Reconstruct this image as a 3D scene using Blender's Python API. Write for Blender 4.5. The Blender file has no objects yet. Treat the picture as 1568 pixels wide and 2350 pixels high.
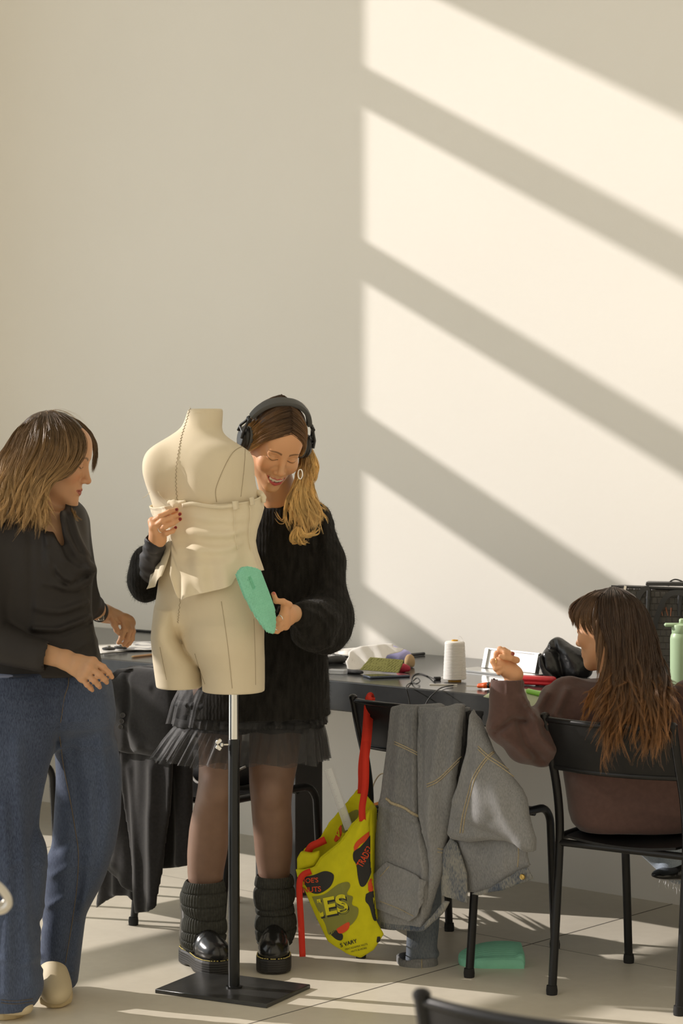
import bpy, math, random
import numpy as np
from mathutils import Vector, Matrix

random.seed(7)
RNG = np.random.default_rng(11)
SC = bpy.context.scene
COL = SC.collection

# ---------------------------------------------------------------- camera
FPX, HY, CX, EH = 5110.0, 1010.0, 784.0, 1.58      # focal length in px, horizon row, centre column, eye height
cam_data = bpy.data.cameras.new('camera')
cam = bpy.data.objects.new('camera', cam_data)
COL.objects.link(cam)
cam.location = (0, 0, EH)
cam.rotation_euler = (math.pi / 2, 0, 0)
cam_data.sensor_fit = 'VERTICAL'
cam_data.sensor_height = 36.0
cam_data.sensor_width = 24.0
cam_data.lens = 36.0 * FPX / 2350.0
cam_data.shift_y = -(1175.0 - HY) / 2350.0
cam_data.clip_start = 0.1
cam_data.dof.use_dof = True
cam_data.dof.focus_distance = 6.55
cam_data.dof.aperture_fstop = 5.6
SC.camera = cam

# ---------------------------------------------------------------- light
SUN_DIR = Vector((0.953, -0.300, -0.465)).normalized()
sun_data = bpy.data.lights.new('sun', 'SUN')
sun_data.energy = 5.1
sun_data.color = (1.0, 0.90, 0.86)
sun_data.angle = math.radians(0.55)
sun = bpy.data.objects.new('sun', sun_data)
COL.objects.link(sun)
sun.location = (-8, 9, 6)
sun.rotation_euler = SUN_DIR.to_track_quat('-Z', 'Y').to_euler()

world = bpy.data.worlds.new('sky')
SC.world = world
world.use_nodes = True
wn = world.node_tree
# daylight: a bright cool sky on the window side, warmer dim light from the rest of the hall
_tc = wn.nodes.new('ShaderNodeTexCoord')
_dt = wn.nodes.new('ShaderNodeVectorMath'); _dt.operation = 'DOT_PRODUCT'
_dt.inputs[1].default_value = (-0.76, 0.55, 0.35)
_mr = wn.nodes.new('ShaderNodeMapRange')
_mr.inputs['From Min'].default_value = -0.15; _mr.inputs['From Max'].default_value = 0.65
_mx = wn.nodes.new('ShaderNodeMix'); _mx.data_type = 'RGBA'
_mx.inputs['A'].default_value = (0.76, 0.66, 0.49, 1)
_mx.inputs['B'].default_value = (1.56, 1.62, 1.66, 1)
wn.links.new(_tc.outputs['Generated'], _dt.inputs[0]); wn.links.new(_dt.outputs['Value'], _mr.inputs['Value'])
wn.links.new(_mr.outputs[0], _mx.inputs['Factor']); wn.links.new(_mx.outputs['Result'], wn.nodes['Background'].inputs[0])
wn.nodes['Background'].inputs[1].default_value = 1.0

SC.view_settings.view_transform = 'Standard'
SC.view_settings.look = 'None'
SC.view_settings.gamma = 1.0
SC.view_settings.use_curve_mapping = False
SC.view_settings.exposure = -0.08
SC.cycles.max_bounces = 8
SC.cycles.diffuse_bounces = 5
SC.cycles.transparent_max_bounces = 24
SC.cycles.use_denoising = True

# ---------------------------------------------------------------- picture <-> world
def P(px, py, Y):
    return np.array([(px - CX) / FPX * Y, Y, EH - (py - HY) / FPX * Y])
def G(px, py, z=0.0):
    Y = FPX * (EH - z) / (py - HY)
    return P(px, py, Y)
def toPX(p):
    return CX + FPX * p[:, 0] / p[:, 1], HY + FPX * (EH - p[:, 2]) / p[:, 1]

# the back wall's own axes: WA along it (to the right), WN out of it into the room
WO = np.array([0.09, 8.5, 0.0])
WA = np.array([0.749, -0.663, 0.0]); WA /= np.linalg.norm(WA)
WN = np.array([-0.663, -0.749, 0.0]); WN /= np.linalg.norm(WN)
def W(a, n, z=0.0):
    return WO + WA * a + WN * n + np.array([0, 0, z])

def srgb(r, g, b):
    f = lambda c: (c / 255.0) / 12.92 if c / 255.0 <= 0.04045 else ((c / 255.0 + 0.055) / 1.055) ** 2.4
    return (f(r), f(g), f(b))

# ---------------------------------------------------------------- materials
def _nodes(name):
    m = bpy.data.materials.new(name)
    m.use_nodes = True
    nt = m.node_tree
    return m, nt, nt.nodes['Principled BSDF']

def mat(name, col, rough=0.6, metal=0.0, spec=0.5, var=0.0, vscale=8.0, vcol=None, bump=0.0, bscale=60.0,
        stretch=(1, 1, 1), sheen=0.0, sss=0.0, coat=0.0, alpha=1.0, wave=None, bdist=0.002, trans=0.0, vdetail=4):
    """one procedural material: colour with noise variation, noise or wave bump"""
    m, nt, b = _nodes(name)
    L = nt.links
    tc = nt.nodes.new('ShaderNodeTexCoord')
    mp = nt.nodes.new('ShaderNodeMapping')
    mp.inputs['Scale'].default_value = stretch
    L.new(tc.outputs['Object'], mp.inputs['Vector'])
    base = nt.nodes.new('ShaderNodeRGB')
    base.outputs[0].default_value = (*col, 1)
    out = base.outputs[0]
    if vcol:
        at = nt.nodes.new('ShaderNodeAttribute')
        at.attribute_name = vcol
        out = at.outputs['Color']
    if var > 0:
        n = nt.nodes.new('ShaderNodeTexNoise')
        n.inputs['Scale'].default_value = vscale
        n.inputs['Detail'].default_value = vdetail
        L.new(mp.outputs[0], n.inputs['Vector'])
        r = nt.nodes.new('ShaderNodeMapRange')
        r.inputs['From Min'].default_value = 0.3
        r.inputs['From Max'].default_value = 0.7
        r.inputs['To Min'].default_value = 1 - var
        r.inputs['To Max'].default_value = 1 + var
        L.new(n.outputs['Fac'], r.inputs['Value'])
        mx = nt.nodes.new('ShaderNodeVectorMath')
        mx.operation = 'SCALE'
        L.new(out, mx.inputs[0])
        L.new(r.outputs[0], mx.inputs['Scale'])
        out = mx.outputs[0]
    L.new(out, b.inputs['Base Color'])
    b.inputs['Roughness'].default_value = rough
    b.inputs['Metallic'].default_value = metal
    b.inputs['Specular IOR Level'].default_value = spec
    b.inputs['Sheen Weight'].default_value = sheen
    b.inputs['Sheen Roughness'].default_value = 0.5
    b.inputs['Coat Weight'].default_value = coat
    b.inputs['Coat Roughness'].default_value = 0.15
    b.inputs['Alpha'].default_value = alpha
    b.inputs['Transmission Weight'].default_value = trans
    if sss > 0:
        b.inputs['Subsurface Weight'].default_value = sss
        b.inputs['Subsurface Radius'].default_value = (0.6, 0.25, 0.12)
        b.inputs['Subsurface Scale'].default_value = 0.012
    height = None
    if bump > 0:
        n2 = nt.nodes.new('ShaderNodeTexNoise')
        n2.inputs['Scale'].default_value = bscale
        n2.inputs['Detail'].default_value = 3
        L.new(mp.outputs[0], n2.inputs['Vector'])
        height = n2.outputs['Fac']
    if wave:
        axis, sc, dist, amt = wave
        w = nt.nodes.new('ShaderNodeTexWave')
        w.bands_direction = axis
        w.inputs['Scale'].default_value = sc
        w.inputs['Distortion'].default_value = dist
        w.inputs['Detail'].default_value = 2
        w.inputs['Detail Scale'].default_value = 2
        L.new(tc.outputs['Object'], w.inputs['Vector'])
        if height is None:
            height = w.outputs['Fac']
        else:
            mm = nt.nodes.new('ShaderNodeMath'); mm.operation = 'MULTIPLY_ADD'
            L.new(w.outputs['Fac'], mm.inputs[0]); mm.inputs[1].default_value = amt
            L.new(height, mm.inputs[2])
            height = mm.outputs[0]
        bump = bump or 0.5
    if height is not None:
        bp = nt.nodes.new('ShaderNodeBump')
        bp.inputs['Strength'].default_value = bump
        bp.inputs['Distance'].default_value = bdist
        L.new(height, bp.inputs['Height'])
        L.new(bp.outputs[0], b.inputs['Normal'])
    return m

# ---------------------------------------------------------------- objects
ORG = {}
def mk(name, verts, faces, m=None, parent=None, origin=None, smooth=True, cols=None, loops=None):
    """link ONE mesh object; verts are world coordinates"""
    verts = np.asarray(verts, dtype=np.float64).reshape(-1, 3)
    if origin is None:
        if parent is not None:
            origin = ORG[parent]
        else:
            mn, mx = verts.min(0), verts.max(0)
            origin = np.array([(mn[0] + mx[0]) / 2, (mn[1] + mx[1]) / 2, mn[2]])
    origin = np.asarray(origin, dtype=float)
    me = bpy.data.meshes.new(name)
    v = verts - origin
    if isinstance(faces, np.ndarray):
        n, k = faces.shape
        me.vertices.add(len(v)); me.vertices.foreach_set('co', v.astype(np.float32).ravel())
        me.loops.add(n * k); me.loops.foreach_set('vertex_index', faces.astype(np.int32).ravel())
        me.polygons.add(n)
        me.polygons.foreach_set('loop_start', np.arange(0, n * k, k, dtype=np.int32))
        me.update(calc_edges=True)
    else:
        me.from_pydata([tuple(x) for x in v], [], [tuple(int(i) for i in f) for f in faces])
        me.update()
    if cols is not None:
        a = me.color_attributes.new('tint', 'FLOAT_COLOR', 'POINT')
        c = np.ones((len(v), 4), dtype=np.float32); c[:, :3] = cols
        a.data.foreach_set('color', c.ravel())
    if smooth:
        me.polygons.foreach_set('use_smooth', np.ones(len(me.polygons), dtype=bool))
    if m is not None:
        me.materials.append(m)
    o = bpy.data.objects.new(name, me)
    COL.objects.link(o)
    if parent is not None:
        o.parent = parent
        o.location = tuple(origin - ORG[parent])
    else:
        o.location = tuple(origin)
    ORG[o] = origin
    return o

def empty(name, loc):
    o = bpy.data.objects.new(name, None)
    COL.objects.link(o)
    o.empty_display_size = 0.1
    o.location = tuple(float(c) for c in loc)
    ORG[o] = np.asarray(loc, dtype=float)
    return o

def tag(o, label, cat, group=None, kind=None):
    o['label'] = label
    o['category'] = cat
    if group: o['group'] = group
    if kind: o['kind'] = kind
    return o

def struct(o):
    o['kind'] = 'structure'
    return o

class MB:
    """collects plain shapes for one mesh"""
    def __init__(self): self.v = []; self.f = []
    def add(self, v, f):
        n = len(self.v)
        self.v += [tuple(float(c) for c in q) for q in v]
        self.f += [tuple(int(i) + n for i in q) for q in f]
        return self
    def box(self, c, half, R=None, bev=0.0):
        R = np.eye(3) if R is None else np.asarray(R)
        c = np.asarray(c, float); h = np.asarray(half, float)
        b = min(bev, min(h) * 0.95)
        if b <= 0:
            s = np.array([[x, y, z] for x in (-1, 1) for y in (-1, 1) for z in (-1, 1)]) * h
            f = [(0, 1, 3, 2), (4, 6, 7, 5), (0, 4, 5, 1), (2, 3, 7, 6), (0, 2, 6, 4), (1, 5, 7, 3)]
            return self.add(s @ R.T + c, f)
        vs = []; idx = {}
        for x in (-1, 1):
            for y in (-1, 1):
                for z in (-1, 1):
                    for ax in range(3):
                        q = np.array([x, y, z], float) * (h - b)
                        q[ax] += (x, y, z)[ax] * b
                        idx[(x, y, z, ax)] = len(vs); vs.append(q)
        f = []
        for ax in range(3):
            o1, o2 = [i for i in range(3) if i != ax]
            for s in (-1, 1):
                def key(a, bb):
                    k = [0, 0, 0]; k[ax] = s; k[o1] = a; k[o2] = bb
                    return idx[(k[0], k[1], k[2], ax)]
                q = [key(-1, -1), key(1, -1), key(1, 1), key(-1, 1)]
                f.append(q)
        for ax in range(3):
            o1, o2 = [i for i in range(3) if i != ax]
            for s1 in (-1, 1):
                for s2 in (-1, 1):
                    def key(a, which):
                        k = [0, 0, 0]; k[ax] = a; k[o1] = s1; k[o2] = s2
                        return idx[(k[0], k[1], k[2], which)]
                    f.append([key(-1, o1), key(1, o1), key(1, o2), key(-1, o2)])
        for x in (-1, 1):
            for y in (-1, 1):
                for z in (-1, 1):
                    f.append([idx[(x, y, z, 0)], idx[(x, y, z, 1)], idx[(x, y, z, 2)]])
        vs = np.array(vs)
        ff = []
        for q in f:                      # outward winding
            ctr = vs[list(q)].mean(0); n = np.cross(vs[q[1]] - vs[q[0]], vs[q[2]] - vs[q[0]])
            ff.append(q if np.dot(n, ctr) > 0 else q[::-1])
        return self.add(vs @ R.T + c, ff)
    def tube(self, pts, r, n=12, cap=True, closed=False):
        pts = np.asarray(pts, float); m = len(pts)
        rr = np.full(m, r) if np.isscalar(r) else np.asarray(r, float)
        T = np.zeros_like(pts)
        if closed:
            T = np.roll(pts, -1, 0) - np.roll(pts, 1, 0)
        else:
            T[1:-1] = pts[2:] - pts[:-2]; T[0] = pts[1] - pts[0]; T[-1] = pts[-1] - pts[-2]
        T /= np.linalg.norm(T, axis=1)[:, None] + 1e-12
        up = np.array([0, 0, 1.0]) if abs(T[0][2]) < 0.9 else np.array([1.0, 0, 0])
        N = np.cross(T[0], up); N /= np.linalg.norm(N)
        vs = []
        for i in range(m):
            N = N - T[i] * np.dot(N, T[i]); N /= np.linalg.norm(N) + 1e-12
            B = np.cross(T[i], N)
            for k in range(n):
                a = 2 * math.pi * k / n
                vs.append(pts[i] + rr[i] * (math.cos(a) * N + math.sin(a) * B))
        fs = []
        for i in range(m if closed else m - 1):
            j = (i + 1) % m
            for k in range(n):
                fs.append((i * n + k, i * n + (k + 1) % n, j * n + (k + 1) % n, j * n + k))
        if cap and not closed:
            fs.append(tuple(range(n))[::-1]); fs.append(tuple((m - 1) * n + k for k in range(n)))
        return self.add(vs, fs)
    def lathe(self, c, prof, n=32, R=None):
        """prof: (radius, height) rows from bottom to top"""
        R = np.eye(3) if R is None else np.asarray(R)
        vs = []
        for (r, z) in prof:
            for k in range(n):
                a = 2 * math.pi * k / n
                vs.append(np.array([r * math.cos(a), r * math.sin(a), z]))
        fs = []
        for i in range(len(prof) - 1):
            for k in range(n):
                fs.append((i * n + k, i * n + (k + 1) % n, (i + 1) * n + (k + 1) % n, (i + 1) * n + k))
        fs.append(tuple(range(n))[::-1]); fs.append(tuple((len(prof) - 1) * n + k for k in range(n)))
        return self.add(np.array(vs) @ R.T + np.asarray(c, float), fs)
    def prism(self, poly, w0, w1, fn):
        """poly (u,v); fn(u,v,w) -> xyz"""
        n = len(poly)
        vs = [fn(u, v, w0) for u, v in poly] + [fn(u, v, w1) for u, v in poly]
        fs = [tuple(range(n))[::-1], tuple(range(n, 2 * n))]
        fs += [(i, (i + 1) % n, n + (i + 1) % n, n + i) for i in range(n)]
        return self.add(vs, fs)
    def build(self, name, m, parent=None, smooth=False, origin=None):
        o = mk(name, self.v, self.f, m, parent, origin, smooth)
        if smooth == 'auto':
            pass
        return o

def autosmooth(o, ang=40):
    me = o.data
    me.polygons.foreach_set('use_smooth', np.ones(len(me.polygons), dtype=bool))
    try:
        me.set_sharp_from_angle(angle=math.radians(ang))
    except Exception:
        pass
    return o

def spline(pts, n=8):
    """Catmull-Rom through pts"""
    p = np.asarray(pts, float)
    p = np.vstack([2 * p[0] - p[1], p, 2 * p[-1] - p[-2]])
    out = []
    for i in range(1, len(p) - 2):
        for t in np.linspace(0, 1, n, endpoint=False):
            a, b, c, d = p[i - 1], p[i], p[i + 1], p[i + 2]
            out.append(0.5 * ((2 * b) + (-a + c) * t + (2 * a - 5 * b + 4 * c - d) * t * t + (-a + 3 * b - 3 * c + d) * t ** 3))
    out.append(p[-2])
    return np.array(out)

def yaw(a):
    c, s = math.cos(a), math.sin(a)
    return np.array([[c, -s, 0], [s, c, 0], [0, 0, 1.0]])

# ---------------------------------------------------------------- value noise
_H = RNG.random(4096)
def vnoise(p):
    """smooth value noise in -1..1, p Nx3"""
    i = np.floor(p).astype(np.int64); f = p - i
    f = f * f * (3 - 2 * f)
    def h(dx, dy, dz):
        return _H[((i[:, 0] + dx) * 73856093 ^ (i[:, 1] + dy) * 19349663 ^ (i[:, 2] + dz) * 83492791) & 4095]
    x, y, z = f[:, 0], f[:, 1], f[:, 2]
    a = (h(0, 0, 0) * (1 - x) + h(1, 0, 0) * x) * (1 - y) + (h(0, 1, 0) * (1 - x) + h(1, 1, 0) * x) * y
    b = (h(0, 0, 1) * (1 - x) + h(1, 0, 1) * x) * (1 - y) + (h(0, 1, 1) * (1 - x) + h(1, 1, 1) * x) * y
    return (a * (1 - z) + b * z) * 2 - 1

# ---------------------------------------------------------------- shapes as distance fields, meshed by surface nets
class Prim:
    __slots__ = ('f', 'c', 'r')
    def __init__(self, f, c, r): self.f = f; self.c = np.asarray(c, float); self.r = float(r)

def cap(a, b, ra, rb=None):
    a = np.asarray(a, float); b = np.asarray(b, float); rb = ra if rb is None else rb
    ab = b - a; L2 = max(ab @ ab, 1e-12)
    def f(p):
        t = np.clip(((p - a) @ ab) / L2, 0, 1)
        return np.linalg.norm(p - a - t[:, None] * ab, axis=1) - (ra + (rb - ra) * t)
    return Prim(f, (a + b) / 2, math.sqrt(L2) / 2 + max(ra, rb))
def ell(c, r, R=None):
    c = np.asarray(c, float); r = np.asarray(r, float) * np.ones(3)
    def f(p):
        q = p - c
        if R is not None: q = q @ R
        k0 = np.linalg.norm(q / r, axis=1); k1 = np.linalg.norm(q / (r * r), axis=1) + 1e-9
        return np.where(k0 < 1e-6, -r.min(), k0 * (k0 - 1) / k1)
    return Prim(f, c, r.max())
def rbox(c, half, rad=0.0, R=None):
    c = np.asarray(c, float); h = np.asarray(half, float)
    def f(p):
        q = p - c
        if R is not None: q = q @ R
        d = np.abs(q) - h + rad
        return np.linalg.norm(np.maximum(d, 0), axis=1) + np.minimum(d.max(1), 0) - rad
    return Prim(f, c, np.linalg.norm(h))
def disc(c, axis, r, h, rad=0.004):
    """a flat round pad: axis, radius, half thickness"""
    c = np.asarray(c, float); a = np.asarray(axis, float); a = a / np.linalg.norm(a)
    def f(p):
        q = p - c; t = q @ a
        rr = np.linalg.norm(q - t[:, None] * a, axis=1)
        x, y = rr - r + rad, np.abs(t) - h + rad
        return np.sqrt(np.maximum(x, 0) ** 2 + np.maximum(y, 0) ** 2) + np.minimum(np.maximum(x, y), 0) - rad
    return Prim(f, c, math.hypot(r, h))
def xf(pr, o, R, s=1.0):
    """put a local shape into the world: columns of R are the local axes"""
    o = np.asarray(o, float)
    return Prim(lambda p: pr.f(((p - o) @ R) / s) * s, o + R @ pr.c * s, pr.r * s)
def loft(rows, pw=2.0, caps=True, rot=0.0):
    """rows: (z, cx, cy, wx, wy), any order; rot turns the sections while keeping the outline width"""
    cr, sr = math.cos(rot), math.sin(rot)
    r = np.array(sorted(rows)); z = r[:, 0]
    lo, hi = z[0], z[-1]
    zz = np.linspace(lo, hi, 160)
    tab = []
    for k in range(1, 5):               # smooth interpolation by local averaging
        y = np.interp(zz, z, r[:, k])
        kern = np.hanning(9); kern /= kern.sum()
        yp = np.concatenate([np.full(4, y[0]), y, np.full(4, y[-1])])
        tab.append(np.convolve(yp, kern, 'valid'))
    def f(p):
        cx, cy, wx, wy = (np.interp(p[:, 2], zz, t) for t in tab)
        dx, dy = p[:, 0] - cx, p[:, 1] - cy
        if rot:
            wx = np.sqrt(np.maximum(wx ** 2 - (wy * sr) ** 2, (.5 * wx) ** 2)) / cr
            dx, dy = dx * cr - dy * sr, dx * sr + dy * cr
        n = (np.abs(dx / wx) ** pw + np.abs(dy / wy) ** pw) ** (1 / pw)
        d = (n - 1) * np.minimum(wx, wy)
        if caps: d = np.maximum(d, np.maximum(p[:, 2] - hi, lo - p[:, 2]))
        return d
    c = np.array([r[:, 1].mean(), r[:, 2].mean(), (lo + hi) / 2])
    return Prim(f, c, math.sqrt(((hi - lo) / 2) ** 2 + (r[:, 3].max() + np.ptp(r[:, 1])) ** 2 + (r[:, 4].max() + np.ptp(r[:, 2])) ** 2))
def prow(rows, Y=None):
    """picture rows (py, xl, xr, Yc, depth) -> loft rows"""
    out = []
    for q in rows:
        py, xl, xr, Yc, dep = q
        z = EH - (py - HY) / FPX * Yc
        out.append((z, ((xl + xr) / 2 - CX) / FPX * Yc, Yc, (xr - xl) / 2 / FPX * Yc, dep))
    return out

class Plane:
    """an upright plane in the room: through point (X, Y), running along (tx, ty)"""
    def __init__(self, X, Y, ang_deg):
        a = math.radians(ang_deg)
        self.o = np.array([X, Y, 0.0]); self.t = np.array([math.cos(a), math.sin(a), 0.0])
        self.n = np.array([self.t[1], -self.t[0], 0.0])          # towards the camera
    def uv(self, px, py):
        k = (px - CX) / FPX
        u = (k * self.o[1] - self.o[0]) / (self.t[0] - k * self.t[1])
        Y = self.o[1] + u * self.t[1]
        return (u, EH - (py - HY) / FPX * Y)
    def poly(self, pts): return np.array([self.uv(*q) for q in pts])
    def at(self, px, py, w=0.0):
        u, v = self.uv(px, py)
        return self.o + self.t * u + self.n * w + np.array([0, 0, v])
    def co(self, p):
        q = p - self.o
        return q @ self.t, p[:, 2], q @ self.n
    def xyz(self, u, v, w):
        return self.o + self.t * u + self.n * w + np.array([0, 0, v])

def sd_poly(poly, u, v):
    q = np.stack([u, v], 1); n = len(poly)
    d = np.full(len(q), 1e9); s = np.ones(len(q))
    for i in range(n):
        a = poly[i]; b = poly[i - 1]
        e = b - a; w = q - a
        t = np.clip((w @ e) / max(e @ e, 1e-12), 0, 1)
        bb = w - t[:, None] * e
        d = np.minimum(d, (bb * bb).sum(1))
        c1 = q[:, 1] >= a[1]; c2 = q[:, 1] < b[1]; c3 = e[0] * w[:, 1] > e[1] * w[:, 0]
        fl = (c1 & c2 & c3) | (~c1 & ~c2 & ~c3)
        s = np.where(fl, -s, s)
    return s * np.sqrt(d)
def d_line(pts, u, v):
    q = np.stack([u, v], 1); d = np.full(len(q), 1e9)
    for i in range(len(pts) - 1):
        a = np.asarray(pts[i], float); e = np.asarray(pts[i + 1], float) - a; w = q - a
        t = np.clip((w @ e) / max(e @ e, 1e-12), 0, 1)
        d = np.minimum(d, np.linalg.norm(w - t[:, None] * e, axis=1))
    return d
def slab(pl, pts, thick, w0=0.0, rad=0.004, bulge=0.0, bw=0.06, ridges=(), wfn=None, smooth_pts=False):
    """a cloth panel or board with outline pts (picture points on plane pl); ridges: (pts, amplitude, width)"""
    poly = pl.poly(pts)
    if smooth_pts:
        poly = spline(list(poly) + [poly[0]], 4)[:-1]
    rd = [(pl.poly(r[0]), r[1], r[2]) for r in ridges]
    def f(p):
        u, v, w = pl.co(p)
        d2 = sd_poly(poly, u, v)
        c = w0
        if bulge: c = c + bulge * (1 - np.exp(-np.clip(-d2, 0, 1) / bw))
        for (ln, amp, wid) in rd:
            c = c + amp * np.exp(-(d_line(ln, u, v) / wid) ** 2)
        if wfn is not None: c = c + wfn(u, v)
        dw = np.abs(w - c) - thick
        a = d2 + rad; b = dw + rad
        return np.sqrt(np.maximum(a, 0) ** 2 + np.maximum(b, 0) ** 2) + np.minimum(np.maximum(a, b), 0) - rad
    ctr = poly.mean(0); R = np.linalg.norm(poly - ctr, axis=1).max() + thick + abs(w0) + abs(bulge) + sum(abs(r[1]) for r in rd) + 0.06
    return Prim(f, pl.xyz(ctr[0], ctr[1], 0), R)
def ridges_px(lst):
    """surface relief along picture polylines: (pts, amplitude, width in px); returns displacement function (adds outward)"""
    def f(p):
        x, y = toPX(p); s = np.zeros(len(p))
        for (pts, amp, wid) in lst:
            s += amp * np.exp(-(d_line(pts, x, y) / wid) ** 2)
        return -s
    return f

def smin(a, b, k):
    if k <= 0: return np.minimum(a, b)
    h = np.clip(0.5 + 0.5 * (b - a) / k, 0, 1)
    return b + (a - b) * h - k * h * (1 - h)

class Field:
    def __init__(self, disp=None, slack=0.0): self.items = []; self.disp = disp; self.slack = slack
    def u(self, pr, k=0.0): self.items.append(('u', pr, k)); return self
    def s(self, pr, k=0.0): self.items.append(('s', pr, k)); return self
    def i(self, pr, k=0.0): self.items.append(('i', pr, k)); return self
    def near(self, c, r):
        return [it for it in self.items if it[0] == 'i' or np.linalg.norm(it[1].c - c) < it[1].r + r + it[2] + 0.01]
    def ev(self, p, items=None):
        d = np.full(len(p), 1e3)
        for op, pr, k in (self.items if items is None else items):
            if op == 'u': d = smin(d, pr.f(p), k) if k > 0 else np.minimum(d, pr.f(p))
            elif op == 's': d = -smin(-d, pr.f(p), k)
            else: d = -smin(-d, -pr.f(p), k)
        if self.disp is not None: d = d + self.disp(p)
        return d
    def bounds(self, pad=0.02):
        us = [it[1] for it in self.items if it[0] == 'u']
        return np.min([q.c - q.r for q in us], 0) - pad, np.max([q.c + q.r for q in us], 0) + pad

def nets(F, h, bmin=None, bmax=None):
    B = 8
    if bmin is None: bmin, bmax = F.bounds()
    bmin = np.asarray(bmin, float); bmax = np.asarray(bmax, float)
    nS = np.maximum(np.ceil((bmax - bmin) / (h * B * 4)).astype(int), 1)
    S = h * B * 4
    g = np.stack(np.meshgrid(*[np.arange(k) for k in nS], indexing='ij'), -1).reshape(-1, 3)
    cs = bmin + (g + 0.5) * S
    d = F.ev(cs)
    keep = g[np.abs(d) < S * 0.87 * 1.45 + F.slack]
    loc = np.stack(np.meshgrid(*[np.arange(4)] * 3, indexing='ij'), -1).reshape(-1, 3)
    smp = np.stack(np.meshgrid(*[np.arange(B + 1)] * 3, indexing='ij'), -1).reshape(-1, 3)
    vals, bidx = [], []
    for sb in keep:
        c = bmin + (sb + 0.5) * S
        its = F.near(c, S * 0.87 * 1.2)
        if not any(i[0] == 'u' for i in its): continue
        bi = sb * 4 + loc
        bc = bmin + (bi + 0.5) * (h * B)
        db = F.ev(bc, its)
        act = bi[np.abs(db) < h * B * 0.87 * 1.5 + F.slack]
        if len(act) == 0: continue
        pts = bmin + (act[:, None, :] * B + smp[None]) * h
        v = F.ev(pts.reshape(-1, 3), its).reshape(-1, B + 1, B + 1, B + 1)
        ok = (v.min((1, 2, 3)) < 0) & (v.max((1, 2, 3)) > 0)
        if ok.any():
            vals.append(v[ok]); bidx.append(act[ok])
    V = np.concatenate(vals); BI = np.concatenate(bidx) * B
    N = nS * 4 * B + 2
    ins = V < 0
    cnt = np.zeros((len(V), B, B, B), np.int8)
    for dx in (0, 1):
        for dy in (0, 1):
            for dz in (0, 1):
                cnt += ins[:, dx:dx + B, dy:dy + B, dz:dz + B]
    bb, ci, cj, ck = np.nonzero((cnt > 0) & (cnt < 8))
    corner = {}
    for dx in (0, 1):
        for dy in (0, 1):
            for dz in (0, 1):
                corner[(dx, dy, dz)] = V[bb, ci + dx, cj + dy, ck + dz]
    acc = np.zeros((len(bb), 3)); num = np.zeros(len(bb))
    for ax in range(3):
        for s in (0, 1):
            for t in (0, 1):
                a = [0, 0, 0]; o1, o2 = [q for q in range(3) if q != ax]
                a[o1] = s; a[o2] = t; b = list(a); b[ax] = 1
                va, vb = corner[tuple(a)], corner[tuple(b)]
                cr = (va < 0) != (vb < 0)
                tt = np.where(cr, va / np.where(cr, va - vb, 1), 0)
                q = np.zeros((len(bb), 3)); q[:] = a; q[:, ax] += tt
                acc += q * cr[:, None]; num += cr
    cell = BI[bb] + np.stack([ci, cj, ck], 1)
    pos = bmin + (cell + acc / num[:, None]) * h
    key = (cell[:, 0].astype(np.int64) * N[1] + cell[:, 1]) * N[2] + cell[:, 2]
    o = np.argsort(key); key = key[o]; pos = pos[o]
    quads = []
    for ax in range(3):
        o1, o2 = [q for q in range(3) if q != ax]
        sl = [slice(0, B)] * 3; sh = list(sl); sh[ax] = slice(1, B + 1)
        a = ins[(slice(None), *sl)]; b = ins[(slice(None), *sh)]
        e, i, j, k = np.nonzero(a != b)
        flip = a[e, i, j, k]
        c = BI[e] + np.stack([i, j, k], 1)
        ids = []
        okq = np.ones(len(c), bool)
        for (s, t) in ((-1, -1), (0, -1), (0, 0), (-1, 0)):
            cc = c.copy(); cc[:, o1] += s; cc[:, o2] += t
            kk = (cc[:, 0].astype(np.int64) * N[1] + cc[:, 1]) * N[2] + cc[:, 2]
            ix = np.clip(np.searchsorted(key, kk), 0, len(key) - 1)
            okq &= key[ix] == kk
            ids.append(ix)
        q = np.stack(ids, 1)[okq]; fl = flip[okq]
        if ax == 1: fl = ~fl
        q[~fl] = q[~fl][:, ::-1]
        quads.append(q)
    return pos, np.concatenate(quads)

def soften(v, f, n=1, lam=0.5):
    for _ in range(n):
        acc = np.zeros_like(v); cnt = np.zeros(len(v))
        for i in range(4):
            a = f[:, i]; b = f[:, (i + 1) % 4]
            np.add.at(acc, a, v[b]); np.add.at(cnt, a, 1)
            np.add.at(acc, b, v[a]); np.add.at(cnt, b, 1)
        m = acc / np.maximum(cnt, 1)[:, None]
        v = np.where(cnt[:, None] > 0, v + lam * (m - v), v)
    return v

def sculpt(name, F, h, m, parent=None, origin=None, colfn=None, boxes=None, soft=1):
    """mesh a field (boxes: list of (min, max, cell size) to vary the fineness)"""
    vs, fs, n = [], [], 0
    for bx in (boxes or [(None, None, h)]):
        v, f = nets(F, bx[2], bx[0], bx[1])
        if soft: v = soften(v, f, soft)
        vs.append(v); fs.append(f + n); n += len(v)
    v = np.concatenate(vs); f = np.concatenate(fs)
    return mk(name, v, f, m, parent, origin, True, None if colfn is None else colfn(v))

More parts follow.
